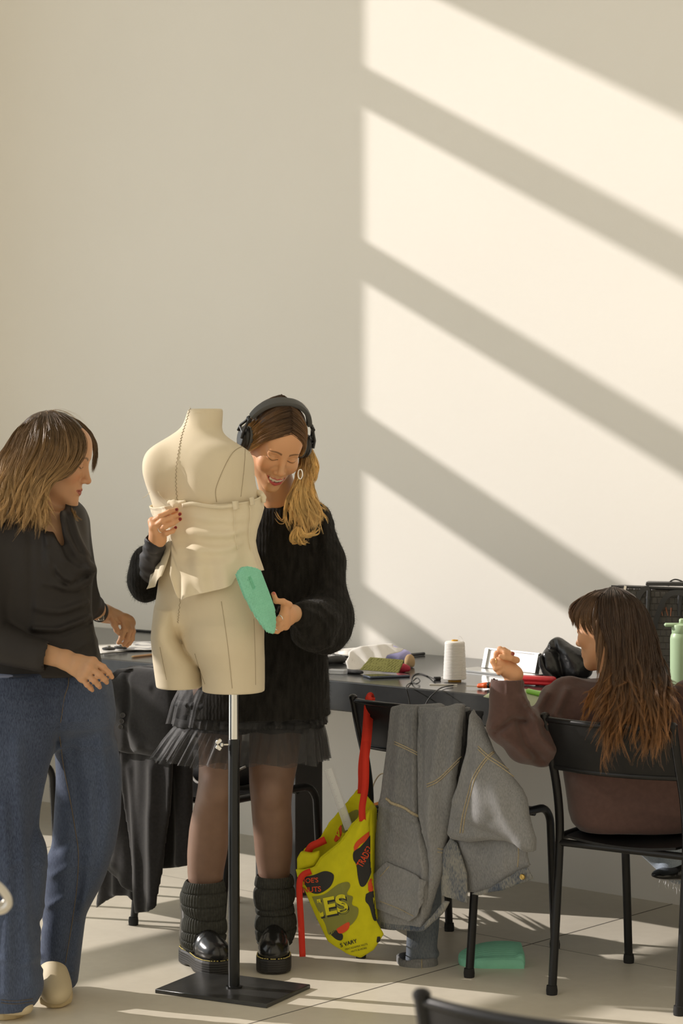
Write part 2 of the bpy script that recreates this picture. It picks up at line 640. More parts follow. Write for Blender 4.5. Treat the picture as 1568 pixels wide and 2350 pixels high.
# ---------------------------------------------------------------- hair
def strands(paths, r, cols, sides=3):
    """paths: S x M x 3; r: S x M; cols: S x M x 3 -> verts, faces, colours"""
    S, M, _ = paths.shape
    T = np.gradient(paths, axis=1)
    T /= np.linalg.norm(T, axis=2, keepdims=True) + 1e-12
    ref = np.broadcast_to(np.array([0.31, 0.87, 0.38]), T.shape)
    N = np.cross(T, ref); N /= np.linalg.norm(N, axis=2, keepdims=True) + 1e-9
    Bn = np.cross(T, N)
    ring = []
    for k in range(sides):
        a = 2 * math.pi * k / sides
        ring.append(paths + r[..., None] * (math.cos(a) * N + math.sin(a) * Bn))
    v = np.stack(ring, 2).reshape(-1, 3)
    c = np.repeat(cols.reshape(-1, 3), sides, 0)
    s, i, k = np.meshgrid(np.arange(S), np.arange(M - 1), np.arange(sides), indexing='ij')
    base = (s * M + i) * sides
    f = np.stack([base + k, base + (k + 1) % sides, base + sides + (k + 1) % sides, base + sides + k], -1).reshape(-1, 4)
    return v, f, c

def resample(pts, M):
    p = spline(pts, 10)
    s = np.concatenate([[0], np.cumsum(np.linalg.norm(np.diff(p, axis=0), axis=1))])
    t = np.linspace(0, s[-1], M)
    return np.stack([np.interp(t, s, p[:, k]) for k in range(3)], 1)

def hair_from_guides(guides, n, M=24, spread=0.012, wob=0.006, r=0.0007, ramp=None, jit=0.14, clump=14, seed=1, lenvar=0.15, tight=0.0042, curl=0.0):
    """guides: ordered locks (3-D points root to tip). Strands are gathered into clumps that share a path and a wave."""
    rg = np.random.default_rng(seed)
    Gd = np.stack([resample(g, M) for g in guides])
    ng = len(guides); K = max(3, int(n / clump))
    tt = np.linspace(0, 1, M)
    def along(base, ln):
        q = tt[None] * ln[:, None] * (M - 1)
        i0 = np.minimum(q.astype(int), M - 2); fq = (q - i0)[..., None]
        return np.take_along_axis(base, i0[..., None], 1) * (1 - fq) + np.take_along_axis(base, (i0 + 1)[..., None], 1) * fq
    def disp(k, amt):
        o = rg.normal(size=(k, 3)); o /= np.linalg.norm(o, axis=1)[:, None]
        return o * (rg.random(k) ** 0.5 * amt)[:, None]
    def wave(k, amt, f0, f1):
        w = np.zeros((k, M, 3)); fr = f0 + rg.random((k, 1)) * (f1 - f0); a = amt * (0.4 + rg.random((k, 1)))
        for c in range(3):
            w[..., c] = a * (0.08 + 0.92 * tt ** 1.2)[None] * np.sin(6.28 * fr * tt[None] + rg.random((k, 1)) * 6.28)
        return w
    x = rg.random(K) * (ng - 1)
    i = np.minimum(x.astype(int), ng - 2); fr = x - i
    C = Gd[i] * (1 - fr)[:, None, None] + Gd[i + 1] * fr[:, None, None]
    C = along(C, 1 - lenvar * rg.random(K))
    C = C + disp(K, spread)[:, None, :] * (0.25 + 0.75 * tt)[None, :, None] + wave(K, wob, 0.8, 2.0)
    if curl:
        cd = rg.normal(size=(K, 3)); cd[:, 2] = np.abs(cd[:, 2]) * .6; cd /= np.linalg.norm(cd, axis=1)[:, None]
        cd2 = rg.normal(size=(K, 3)); cd2 /= np.linalg.norm(cd2, axis=1)[:, None]
        e = np.clip((tt - .62) / .38, 0, 1)
        am = curl * (0.3 + rg.random((K, 1, 1)))
        C = C + am * (cd[:, None] * (e ** 2)[None, :, None] + .6 * cd2[:, None] * np.sin(e * 4.2)[None, :, None] * e[None, :, None])
    ctone = 1 + jit * rg.normal(size=K)
    k = rg.integers(0, K, n)
    S = along(C[k], 1 - 0.12 * rg.random(n))
    S = S + disp(n, tight)[:, None, :] * (1.25 - 0.75 * tt)[None, :, None] + wave(n, wob * 0.16, 1.5, 4.0)
    rad = r * (0.7 + 0.6 * rg.random((n, 1))) * np.where(tt > 0.6, 1 - 0.8 * (tt - 0.6) / 0.4, 1)[None]
    cols = np.zeros((n, M, 3)); ts = [q[0] for q in ramp]
    for c in range(3): cols[..., c] = np.interp(tt, ts, [q[1][c] for q in ramp])[None]
    cols *= (ctone[k] * (1 + 0.10 * rg.normal(size=n))).clip(0.45, 1.7)[:, None, None]
    return strands(S, rad, cols)

def merge(parts):
    v, f, c, n = [], [], [], 0
    for (a, b, d) in parts:
        v.append(a); f.append(b + n); c.append(d); n += len(a)
    return np.concatenate(v), np.concatenate(f), np.concatenate(c)
# ================================================================ the room
M_wall = mat('plaster_wall', (0.88, 0.855, 0.80), rough=0.92, spec=0.15, var=0.015, vscale=1.2, bump=0.10, bscale=55, bdist=0.003)
M_ceil = mat('plaster_ceiling', (0.80, 0.78, 0.74), rough=0.95, spec=0.1)
M_frame = mat('window_frame_paint', (0.16, 0.155, 0.15), rough=0.5)

def floor_mat():
    m, nt, b = _nodes('concrete_tile_floor')
    L = nt.links; N = nt.nodes.new
    tc = N('ShaderNodeTexCoord')
    n1 = N('ShaderNodeTexNoise'); n1.inputs['Scale'].default_value = 1.6; n1.inputs['Detail'].default_value = 6
    n2 = N('ShaderNodeTexNoise'); n2.inputs['Scale'].default_value = 26; n2.inputs['Detail'].default_value = 5
    L.new(tc.outputs['Object'], n1.inputs['Vector']); L.new(tc.outputs['Object'], n2.inputs['Vector'])
    mx = N('ShaderNodeMix'); mx.data_type = 'RGBA'
    mx.inputs['A'].default_value = (0.70, 0.645, 0.53, 1); mx.inputs['B'].default_value = (0.84, 0.785, 0.66, 1)
    ad = N('ShaderNodeMath'); ad.operation = 'MULTIPLY_ADD'; ad.inputs[1].default_value = 0.35
    L.new(n2.outputs['Fac'], ad.inputs[0]); L.new(n1.outputs['Fac'], ad.inputs[2])
    mr = N('ShaderNodeMapRange'); mr.inputs['From Min'].default_value = 0.45; mr.inputs['From Max'].default_value = 0.95
    L.new(ad.outputs[0], mr.inputs['Value']); L.new(mr.outputs[0], mx.inputs['Factor'])
    L.new(mx.outputs['Result'], b.inputs['Base Color'])
    rr = N('ShaderNodeMapRange'); rr.inputs['To Min'].default_value = 0.30; rr.inputs['To Max'].default_value = 0.50
    L.new(n1.outputs['Fac'], rr.inputs['Value']); L.new(rr.outputs[0], b.inputs['Roughness'])
    bp = N('ShaderNodeBump'); bp.inputs['Strength'].default_value = 0.08; bp.inputs['Distance'].default_value = 0.004
    L.new(n2.outputs['Fac'], bp.inputs['Height']); L.new(bp.outputs[0], b.inputs['Normal'])
    return m
M_floor = floor_mat()
M_joint = mat('floor_joint', (0.17, 0.155, 0.13), rough=0.9)
RW = np.stack([WA, WN, [0, 0, 1]], 1)      # wall axes as columns

A0, A1, N1, HC = -2.6, 5.0, 9.0, 5.35
struct(MB().box(W((A0 + A1) / 2, N1 / 2, -0.05), ((A1 - A0) / 2 + .2, N1 / 2 + .2, 0.05), RW).build('floor', M_floor))
o = MB()
for a in (1.385, 3.785, -1.015):
    o.box(W(a, N1 / 2, 0.0), (0.0022, N1 / 2, 0.0006), RW)
for n in (0.80, 3.2, 5.6):
    o.box(W((A0 + A1) / 2, n, 0.0), ((A1 - A0) / 2, 0.0008, 0.0005), RW)
struct(o.build('trim_1', M_joint))
struct(MB().box(W((A0 + A1) / 2, -0.1, HC / 2), ((A1 - A0) / 2 + .2, 0.1, HC / 2), RW).build('wall_back', M_wall))
struct(MB().box(W((A0 + A1) / 2, N1 / 2, HC + 0.1), ((A1 - A0) / 2 + .2, N1 / 2 + .2, 0.1), RW).build('ceiling', M_ceil))
# left wall with a tall window of horizontal bars; the sun comes through it
JAMB, WEND, SILL, HEAD = 1.16, 7.6, 0.16, 4.845
o = MB()
o.box(W(A0 - 0.12, JAMB / 2, HC / 2), (0.12, JAMB / 2, HC / 2), RW)
o.box(W(A0 - 0.12, (WEND + N1) / 2, HC / 2), (0.12, (N1 - WEND) / 2, HC / 2), RW)
o.box(W(A0 - 0.12, (JAMB + WEND) / 2, SILL / 2), (0.12, (WEND - JAMB) / 2, SILL / 2), RW)
o.box(W(A0 - 0.12, (JAMB + WEND) / 2, (HEAD + HC) / 2), (0.12, (WEND - JAMB) / 2, (HC - HEAD) / 2), RW)
struct(o.build('wall_left', M_wall))
SL = 0.51 * 2.6
win = struct(empty('window_1', W(A0, (JAMB + WEND) / 2, SILL)))
o = MB()
for (z0, z1) in ((2.86, 3.01), (2.195, 2.345), (1.47, 1.69), (0.89, 1.03), (0.22, 0.37), (-0.44, -0.29), (-0.93, -0.85)):
    o.box(W(A0 - 0.02, (JAMB + WEND) / 2, (z0 + z1) / 2 + SL), (0.012, (WEND - JAMB) / 2, (z1 - z0) / 2), RW)
o.box(W(A0 - 0.02, 5.6, (SILL + HEAD) / 2), (0.012, 0.05, (HEAD - SILL) / 2), RW)
o.build('frame', M_frame, win)
mg = bpy.data.materials.new('window_glass'); mg.use_nodes = True
nt = mg.node_tree; nt.nodes.remove(nt.nodes['Principled BSDF'])
t_ = nt.nodes.new('ShaderNodeBsdfTransparent'); t_.inputs[0].default_value = (0.97, 0.98, 0.97, 1)
g_ = nt.nodes.new('ShaderNodeBsdfGlossy'); g_.inputs['Roughness'].default_value = 0.02
x_ = nt.nodes.new('ShaderNodeMixShader'); x_.inputs[0].default_value = 0.04
nt.links.new(t_.outputs[0], x_.inputs[1]); nt.links.new(g_.outputs[0], x_.inputs[2])
nt.links.new(x_.outputs[0], nt.nodes['Material Output'].inputs[0])
MB().box(W(A0 - 0.06, (JAMB + WEND) / 2, (SILL + HEAD) / 2), (0.004, (WEND - JAMB) / 2, (HEAD - SILL) / 2), RW).build('glass_pane', mg, win)

# ================================================================ the worktable along the wall
M_table = mat('dark_stone_tabletop', (0.036, 0.037, 0.038), rough=0.17, spec=0.5, var=0.25, vscale=9, bump=0.05, bscale=90)
M_tleg = mat('dark_stone_leg', (0.05, 0.05, 0.05), rough=0.55, var=0.2, vscale=7)
TZ = 0.783
tab = tag(empty('worktable', W(0.9, 0.45)), 'long dark grey slab worktable running along the back wall', 'table')
autosmooth(MB().box(W(1.0, 0.46, TZ - 0.05), (3.5, 0.45, 0.05), RW, 0.004).build('tabletop', M_table, tab))
lg = G(562, 2048); lg2 = G(679, 2060)
la = (lg - WO) @ WA; lb = (lg2 - WO) @ WA; ln = (lg2 - WO) @ WN
for (a, b) in ((la, lb), (la + 2.35, lb + 2.35), (la - 2.1, lb - 2.1)):
    autosmooth(MB().box(W((a + b) / 2, ln - 0.07, (TZ - 0.1) / 2), ((b - a) / 2, 0.07, (TZ - 0.1) / 2), RW, 0.003).build('leg', M_tleg, tab))
def T(px, py, z=0.0):
    """the point of the tabletop (or z above it) seen at a picture point"""
    return G(px, py, TZ + z)

# ================================================================ chairs
M_chair = mat('black_chair_paint', (0.009, 0.009, 0.0095), rough=0.34, spec=0.32)
M_seat = mat('black_chair_plastic', (0.009, 0.009, 0.0095), rough=0.42, spec=0.28, bump=0.06, bscale=220)
M_foot = mat('black_rubber_foot', (0.012, 0.012, 0.012), rough=0.8)
def arc(c, r, a0, a1, ax, n=7):
    """quarter bend in the plane of unit axes ax[0], ax[1]"""
    return [np.asarray(c) + r * (math.cos(t) * ax[0] + math.sin(t) * ax[1]) for t in np.linspace(a0, a1, n)]
def make_chair(label):
    root = tag(empty('chair', (0, 0, 0)), label, 'chair', 'black tube chairs')
    Y_ = np.array([0, 1.0, 0]); Z_ = np.array([0, 0, 1.0])
    r = 0.0125
    for s in (-1, 1):
        x = s * 0.20
        pts = spline([(x, -0.235, 0.0), (x, -0.205, 0.28), (x, -0.190, 0.46), (x * 1.0, -0.205, 0.58), (x, -0.245, 0.70), (x, -0.275, 0.80)], 5)
        b = MB().tube(pts, r, 12)
        top = pts[-1]
        b.lathe(top + np.array([0, 0, -0.006]), [(r * 1.06, 0), (r * 1.08, 0.008), (r * 0.7, 0.013), (0.001, 0.015)], 12)
        lg_ = autosmooth(b.build('rear_leg', M_chair, root))
        autosmooth(MB().lathe((x, -0.2355, 0), [(0.0155, 0), (0.0165, 0.012), (0.0150, 0.026), (0.012, 0.027)], 14).build('foot_cap', M_foot, lg_))
        # side tube: forward from the rear leg, bent down into the front leg
        q = [(x, -0.192, 0.442), (x, 0.0, 0.446), (x, 0.150, 0.446)]
        q += [tuple(v) for v in arc((x, 0.150, 0.386), 0.06, math.pi / 2, 0.08, (Y_, Z_))]
        q += [(x, 0.220, 0.25), (x, 0.235, 0.0)]
        lg_ = autosmooth(MB().tube(q, r, 12).build('front_leg', M_chair, root))
        autosmooth(MB().lathe((x, 0.2350, 0), [(0.0155, 0), (0.0165, 0.012), (0.0150, 0.026), (0.012, 0.027)], 14).build('foot_cap', M_foot, lg_))
    autosmooth(MB().tube([(-0.2, -0.192, 0.428), (0.2, -0.192, 0.428)], 0.0105, 12).build('rear_bar', M_chair, root))
    autosmooth(MB().tube([(-0.2, 0.12, 0.436), (0.2, 0.12, 0.436)], 0.0095, 12).build('front_bar', M_chair, root))
    # seat: a dished sheet
    nu, nv = 17, 17
    v = []
    for j in range(nv):
        for i in range(nu):
            a = i / (nu - 1) * 2 - 1; b = j / (nv - 1) * 2 - 1
            z = 0.452 - 0.014 * (1 - a * a) * (0.6 - 0.4 * b) - 0.02 * max(0, b - 0.75) / 0.25 * 0.9
            wx = 0.186 * (1 - 0.06 * max(0, -b) - 0.10 * max(0, abs(b) - 0.85))
            v.append((a * wx, -0.005 + b * 0.195, z))
    n = len(v)
    v += [(x, y, z - 0.007) for x, y, z in v]
    f = []
    for j in range(nv - 1):
        for i in range(nu - 1):
            q = (j * nu + i, j * nu + i + 1, (j + 1) * nu + i + 1, (j + 1) * nu + i)
            f.append(q); f.append(tuple(k + n for k in q[::-1]))
    rim = [i for i in range(nu)] + [j * nu + nu - 1 for j in range(1, nv)] + [(nv - 1) * nu + i for i in range(nu - 2, -1, -1)] + [j * nu for j in range(nv - 2, 0, -1)]
    for k in range(len(rim)):
        a, b = rim[k], rim[(k + 1) % len(rim)]
        f.append((a, a + n, b + n, b))
    autosmooth(mk('seat', v, f, M_seat, root))
    # back: curved sheet between two curved rails
    def back(t, z):
        y = np.interp(z, [0.64, 0.70, 0.80], [-0.222, -0.245, -0.275])
        return np.array([t * 0.2, y - 0.045 * (1 - t * t), z])
    v = []; f = []
    nu, nv = 17, 5
    for off in (0.004, -0.004):
        for j in range(nv):
            for i in range(nu):
                p = back(i / (nu - 1) * 2 - 1, 0.655 + 0.13 * j / (nv - 1)); p[1] += off; v.append(p)
    n = nu * nv
    for j in range(nv - 1):
        for i in range(nu - 1):
            q = (j * nu + i, j * nu + i + 1, (j + 1) * nu + i + 1, (j + 1) * nu + i)
            f.append(q[::-1]); f.append(tuple(k + n for k in q))
    for i in range(nu - 1):
        f.append((i, i + 1, n + i + 1, n + i)); k = (nv - 1) * nu
        f.append((k + i + 1, k + i, n + k + i, n + k + i + 1))
    for j in range(nv - 1):
        a, b = j * nu, (j + 1) * nu
        f.append((b, a, n + a, n + b)); a += nu - 1; b += nu - 1
        f.append((a, b, n + b, n + a))
    autosmooth(mk('backrest', v, f, M_seat, root))
    for z in (0.65, 0.790):
        autosmooth(MB().tube([back(t, z) for t in np.linspace(-1, 1, 17)], 0.0085, 10).build('back_rail', M_chair, root))
    return root
def copy_tree(o, parent=None):
    c = o.copy(); COL.objects.link(c); ORG[c] = ORG[o].copy()
    if parent is not None: c.parent = parent
    for ch in list(o.children): copy_tree(ch, c)
    return c
chair0 = make_chair('black tube chair with a grey denim jacket hung over its back')
CH = {}
def place_chair(key, x, y, deg, label, first=False):
    c = chair0 if first else copy_tree(chair0)
    c.location = (x, y, 0); c.rotation_euler = (0, 0, math.radians(deg)); c['label'] = label
    CH[key] = (np.array([x, y, 0.0]), yaw(math.radians(deg)))
    return c
place_chair('denim', 0.3615, 6.86, -37.7, 'black tube chair with a grey denim jacket hung over its back', True)
place_chair('sitter', 0.8985, 6.425, -34.9, 'black tube chair that the woman in the brown sweater sits on')
place_chair('coat', -0.372, 7.297, -42.0, 'black tube chair draped with a black wool coat behind the dress form')
place_chair('far', -1.305, 7.80, -41.0, 'black tube chair glimpsed between the jeans legs at far left')
place_chair('near', 0.416, 3.29, -27.0, 'black chair back blurred in the bottom right foreground')
def chair_pt(key, x, y, z):
    c, R = CH[key]
    return c + R @ np.array([x, y, z])
# a steel framed chair whose curved arm just reaches the left edge, nearest the camera
M_steel = mat('brushed_steel_tube', (0.62, 0.59, 0.53), rough=0.28, metal=0.9)
M_cream = mat('cream_upholstery', (0.72, 0.69, 0.62), rough=0.6)
Yf = 3.9
fc = P(-120, 2060, Yf)
arm = tag(empty('armchair', (fc[0], Yf + 0.1, 0)), 'steel tube armchair cut off by the left edge of the picture', 'chair')
def fp(px, py, dy=0.0): return P(px, py, Yf) + np.array([0, dy, 0])
o = MB().tube(spline([fp(-330, 1990), fp(-160, 1992), fp(-60, 2004), fp(-8, 2030), fp(18, 2062), fp(14, 2082), fp(-12, 2091), fp(-120, 2098), fp(-330, 2104)], 6), 0.0075, 12)
autosmooth(o.build('arm_tube', M_steel, arm))
o = MB().tube(spline([fp(-330, 2096, .03), fp(-120, 2094, .03), fp(-10, 2086, .03), fp(8, 2064, .03), fp(-14, 2040, .03), fp(-70, 2018, .03), fp(-330, 2004, .03)], 6), 0.0055, 10)
autosmooth(o.build('inner_tube', M_steel, arm))
sculpt('arm_pad', Field().u(slab(Plane(fc[0], Yf + 0.015, 0), [(-320, 2008), (-70, 2024), (-18, 2044), (-6, 2066), (-16, 2080), (-120, 2088), (-320, 2094)], 0.016, 0, 0.01)), 0.006, M_cream, arm)
xl = fc[0] - 0.14
for (x, y) in ((xl, Yf), (fc[0] + 0.0, Yf), (xl, Yf + 0.48), (fc[0] + 0.0, Yf + 0.48)):
    z1 = P(0, 2094, Yf)[2]
    autosmooth(MB().tube([(x, y, 0), (x, y, z1)], 0.009, 10).build('leg', M_steel, arm))
autosmooth(MB().box((xl - 0.2, Yf + 0.24, 0.45), (0.26, 0.24, 0.03), None, 0.01).build('seat', M_cream, arm))
# ================================================================ dress form on its stand
M_linen = mat('linen_cover', (0.72, 0.63, 0.465), rough=0.88, spec=0.15, var=0.06, vscale=5, bump=0.35, bscale=700, bdist=0.0006, stretch=(1, 1, 0.25), sheen=0.15)
M_muslin = mat('cream_muslin', (0.78, 0.69, 0.515), rough=0.85, spec=0.15, var=0.03, vscale=12, bump=0.2, bscale=650, bdist=0.0005, sheen=0.15)
M_chrome = mat('chrome_tube', (0.78, 0.77, 0.74), rough=0.14, metal=1.0)
M_pole = mat('black_steel_pole', (0.010, 0.011, 0.011), rough=0.28, spec=0.4)
M_plate = mat('black_steel_plate', (0.028, 0.028, 0.027), rough=0.33, spec=0.6, var=0.35, vscale=14, bump=0.1, bscale=60)
M_seam = mat('seam_thread', (0.36, 0.29, 0.19), rough=0.9)
YM = 6.38
torso_rows = [(938, 433, 511.5, YM, .046), (950, 429, 511.5, YM, .047), (966, 424, 510.5, YM, .049), (982, 416, 509, YM, .052), (994, 400, 512, YM - .004, .058),
              (1004, 384, 523, YM - .008, .070), (1014, 366, 538, YM - .012, .082), (1024, 349, 556, YM - .014, .092), (1036, 335, 574, YM - .014, .100), (1050, 328, 581, YM - .012, .107),
              (1066, 325, 584, YM - .010, .112), (1086, 326, 584, YM - .006, .116), (1111, 333, 587, YM, .118), (1140, 344, 595, YM + .01, .122), (1165, 351, 598, YM + .015, .120),
              (1190, 358, 592, YM + .01, .112), (1215, 363, 584, YM, .102), (1240, 366, 580, YM, .096), (1265, 367, 580, YM, .098), (1290, 367, 583, YM, .104),
              (1320, 365, 588, YM, .112), (1357, 361, 594, YM, .120), (1400, 354, 600, YM, .122), (1430, 352, 603, YM, .118), (1455, 356, 600, YM, .085), (1475, 375, 590, YM, .04)]
TURN = math.radians(26)          # the form is turned: its back faces left of the camera
LT = loft(prow(torso_rows), 2.12, rot=TURN)
def form_field():
    F = Field()
    F.u(LT)
    # seat and thigh stumps, with the cleft between them
    F.u(loft(prow([(1395, 425, 598, YM - .012, .106), (1430, 415, 604, YM - .024, .124), (1460, 415, 606.5, YM - .028, .130), (1490, 427, 607, YM - .027, .126),
                   (1515, 447, 608, YM - .025, .116), (1535, 460, 608, YM - .024, .108), (1560, 463.5, 608, YM - .024, .103), (1586, 464.5, 607.5, YM - .024, .100)]), 2.15), 0.014)
    F.u(loft(prow([(1395, 357, 418, YM + .006, .102), (1430, 350, 409, YM - .002, .122), (1460, 347, 411, YM - .002, .126), (1490, 349, 430, YM + .008, .118),
                   (1515, 351, 452, YM + .02, .106), (1540, 354, 462, YM + .03, .094), (1577, 359, 464, YM + .036, .088)]), 2.15), 0.012)
    pts = [P(409, 1385, YM - .118), P(408, 1420, YM - .124), P(411, 1465, YM - .128), P(424, 1500, YM - .124)]
    for i in range(3):
        ra = [0.004, 0.010, 0.012, 0.008]
        F.s(cap(pts[i], pts[i + 1], ra[i], ra[i + 1]), 0.022)
    # spine hollow, shoulder blades
    F.s(cap(P(408, 1100, YM - .135), P(418, 1330, YM - .125), 0.012, 0.012), 0.05)
    F.u(ell(P(368, 1080, YM - .045), (.040, .03, .06)), 0.04)
    F.u(ell(P(492, 1080, YM - .095), (.055, .03, .06)), 0.04)
    # bust on the far side
    F.u(ell(P(420, 1165, YM + .115), (.07, .055, .065)), 0.03)
    F.u(ell(P(545, 1165, YM + .10), (.07, .055, .065)), 0.03)
    # arm plate: the flat cut at the right shoulder
    return F
FF = form_field()
def front_many(pts, F, y0=5.9, y1=6.9, off=0.0):
    """first points of a field met along the rays through picture points"""
    q = np.asarray(pts, float)
    d = np.stack([(q[:, 0] - CX) / FPX, np.ones(len(q)), -(q[:, 1] - HY) / FPX], 1)
    y = np.full(len(q), float(y0)); live = np.ones(len(q), bool)
    for _ in range(90):
        if not live.any(): break
        ix = np.nonzero(live)[0]
        s = F.ev(d[ix] * y[ix, None] + np.array([0, 0, EH]))
        hit = s < 0.0006
        y[ix] += np.where(hit, 0, np.maximum(s * 0.8, 0.0005))
        live[ix] = ~hit & (y[ix] < y1)
    return d * (y - off)[:, None] + np.array([0, 0, EH])
def front_of(px, py, F, y0=5.9, y1=6.9, off=0.0):
    return front_many([(px, py)], F, y0, y1, off)[0]
root = tag(empty('dress_form', G(537, 2275)), 'linen covered dress form seen from behind on a black stand', 'dress form')
def form_cols(v):
    c = np.tile(np.array([0.66, 0.585, 0.44]), (len(v), 1))
    return c
bx0, bx1 = FF.bounds(0.01)
bx1[2] = P(0, 936, YM)[2]
torso = sculpt('torso', FF, 0.0045, M_linen, root, boxes=[(bx0, bx1, 0.0045)], soft=2)
# neck cap: flat disc under the top edge
nc = P(472, 938, YM)
autosmooth(MB().lathe(nc + np.array([0, 0, -0.012]), [(0.0485, 0), (0.0485, 0.009), (0.046, 0.0115), (0.01, 0.012)], 40).build('neck_cap', M_linen, torso))
def seam(name, pts, r, par, F=None, m=None, n=6, off=0.0005):
    F = FF if F is None else F
    q = spline(np.array(pts, float), n)
    w = front_many(q, F, off=off)
    return MB().tube(w, r, 5).build(name, m or M_seam, par, True)
# laced centre-back seam: a zigzag stitch
q = spline(np.array([(437, 934), (427, 968), (417, 1000), (411, 1030), (405, 1070), (404, 1110), (407, 1152)], float), 9)
z = front_many([(x + (1.6 if i % 2 else -1.6), y) for i, (x, y) in enumerate(q)], FF, off=.0008)
MB().tube(z, 0.0008, 5).build('back_seam_stitching', M_seam, torso, True)
q = spline(np.array([(421, 1300), (417, 1345), (411, 1400), (408, 1430)], float), 9)
z = front_many([(x + (1.4 if i % 2 else -1.4), y) for i, (x, y) in enumerate(q)], FF, off=.0008)
MB().tube(z, 0.0007, 5).build('hip_seam_stitching', M_seam, torso, True)
seam('armhole_seam', [(497, 1152), (495, 1125), (505, 1095), (520, 1062), (535, 1038), (552, 1026), (566, 1024)], 0.0007, torso)
seam('side_seam', [(563, 1030), (562, 1060), (558, 1100), (553, 1140)], 0.0006, torso)
seam('princess_seam', [(508, 1380), (517, 1440), (525, 1500), (533, 1580)], 0.0005, torso)
seam('princess_seam', [(583, 1420), (586, 1500), (587, 1572)], 0.0005, torso)
seam('princess_seam', [(367, 1485), (372, 1510), (382, 1560)], 0.0006, torso)
seam('princess_seam', [(447, 1500), (456, 1530), (470, 1570)], 0.0006, torso)
# stand
pb = G(537, 2275); px_, py_ = pb[0], pb[1]
zc = P(539, 1697, py_)[2]; zt = P(539, 1560, py_)[2]
o = MB().lathe((px_, py_, zc - 0.35), [(0.0148, 0), (0.0148, zt - zc + 0.35)], 24)
for k in range(26):
    pass
autosmooth(o.build('chrome_pole', M_chrome, root))
autosmooth(MB().lathe((px_, py_, 0.012), [(0.0165, 0), (0.0165, zc - 0.012), (0.0150, zc - 0.010)], 28).build('pole_sleeve', M_pole, root))
sc_ = MB().tube([(px_ - 0.014, py_ - 0.004, zc - 0.014), (px_ - 0.034, py_ - 0.006, zc - 0.014)], 0.003, 10)
sc_.lathe((px_ - 0.034, py_ - 0.006, zc - 0.014), [(0.005, -0.005), (0.006, 0), (0.005, 0.005)], 12)
for s in (-1, 1):
    sc_.add(*(lambda b: (b.v, b.f))(MB().box((px_ - 0.043, py_ - 0.006, zc - 0.014 + s * 0.009), (0.009, 0.002, 0.006), np.array([[.8, 0, -s * .6], [0, 1, 0], [s * .6, 0, .8]]), 0.0018)))
autosmooth(sc_.build('thumb_screw', M_chrome, root))
cn = [G(360, 2280), G(617, 2315), G(708, 2268)]
ex = (cn[1] - cn[0]); ey = (cn[2] - cn[1])
Rp = np.stack([ex / np.linalg.norm(ex), np.array([-ex[1], ex[0], 0]) / np.linalg.norm(ex), [0, 0, 1]], 1)
autosmooth(MB().box((cn[0] + cn[2]) / 2 + np.array([0, 0, 0.006]), (np.linalg.norm(ex) / 2, np.linalg.norm(ey) / 2, 0.006), Rp, 0.0015).build('base_plate', M_plate, root))
autosmooth(MB().lathe((px_, py_, 0.012), [(0.024, 0), (0.024, 0.004), (0.0166, 0.006)], 24).build('pole_collar', M_pole, root))

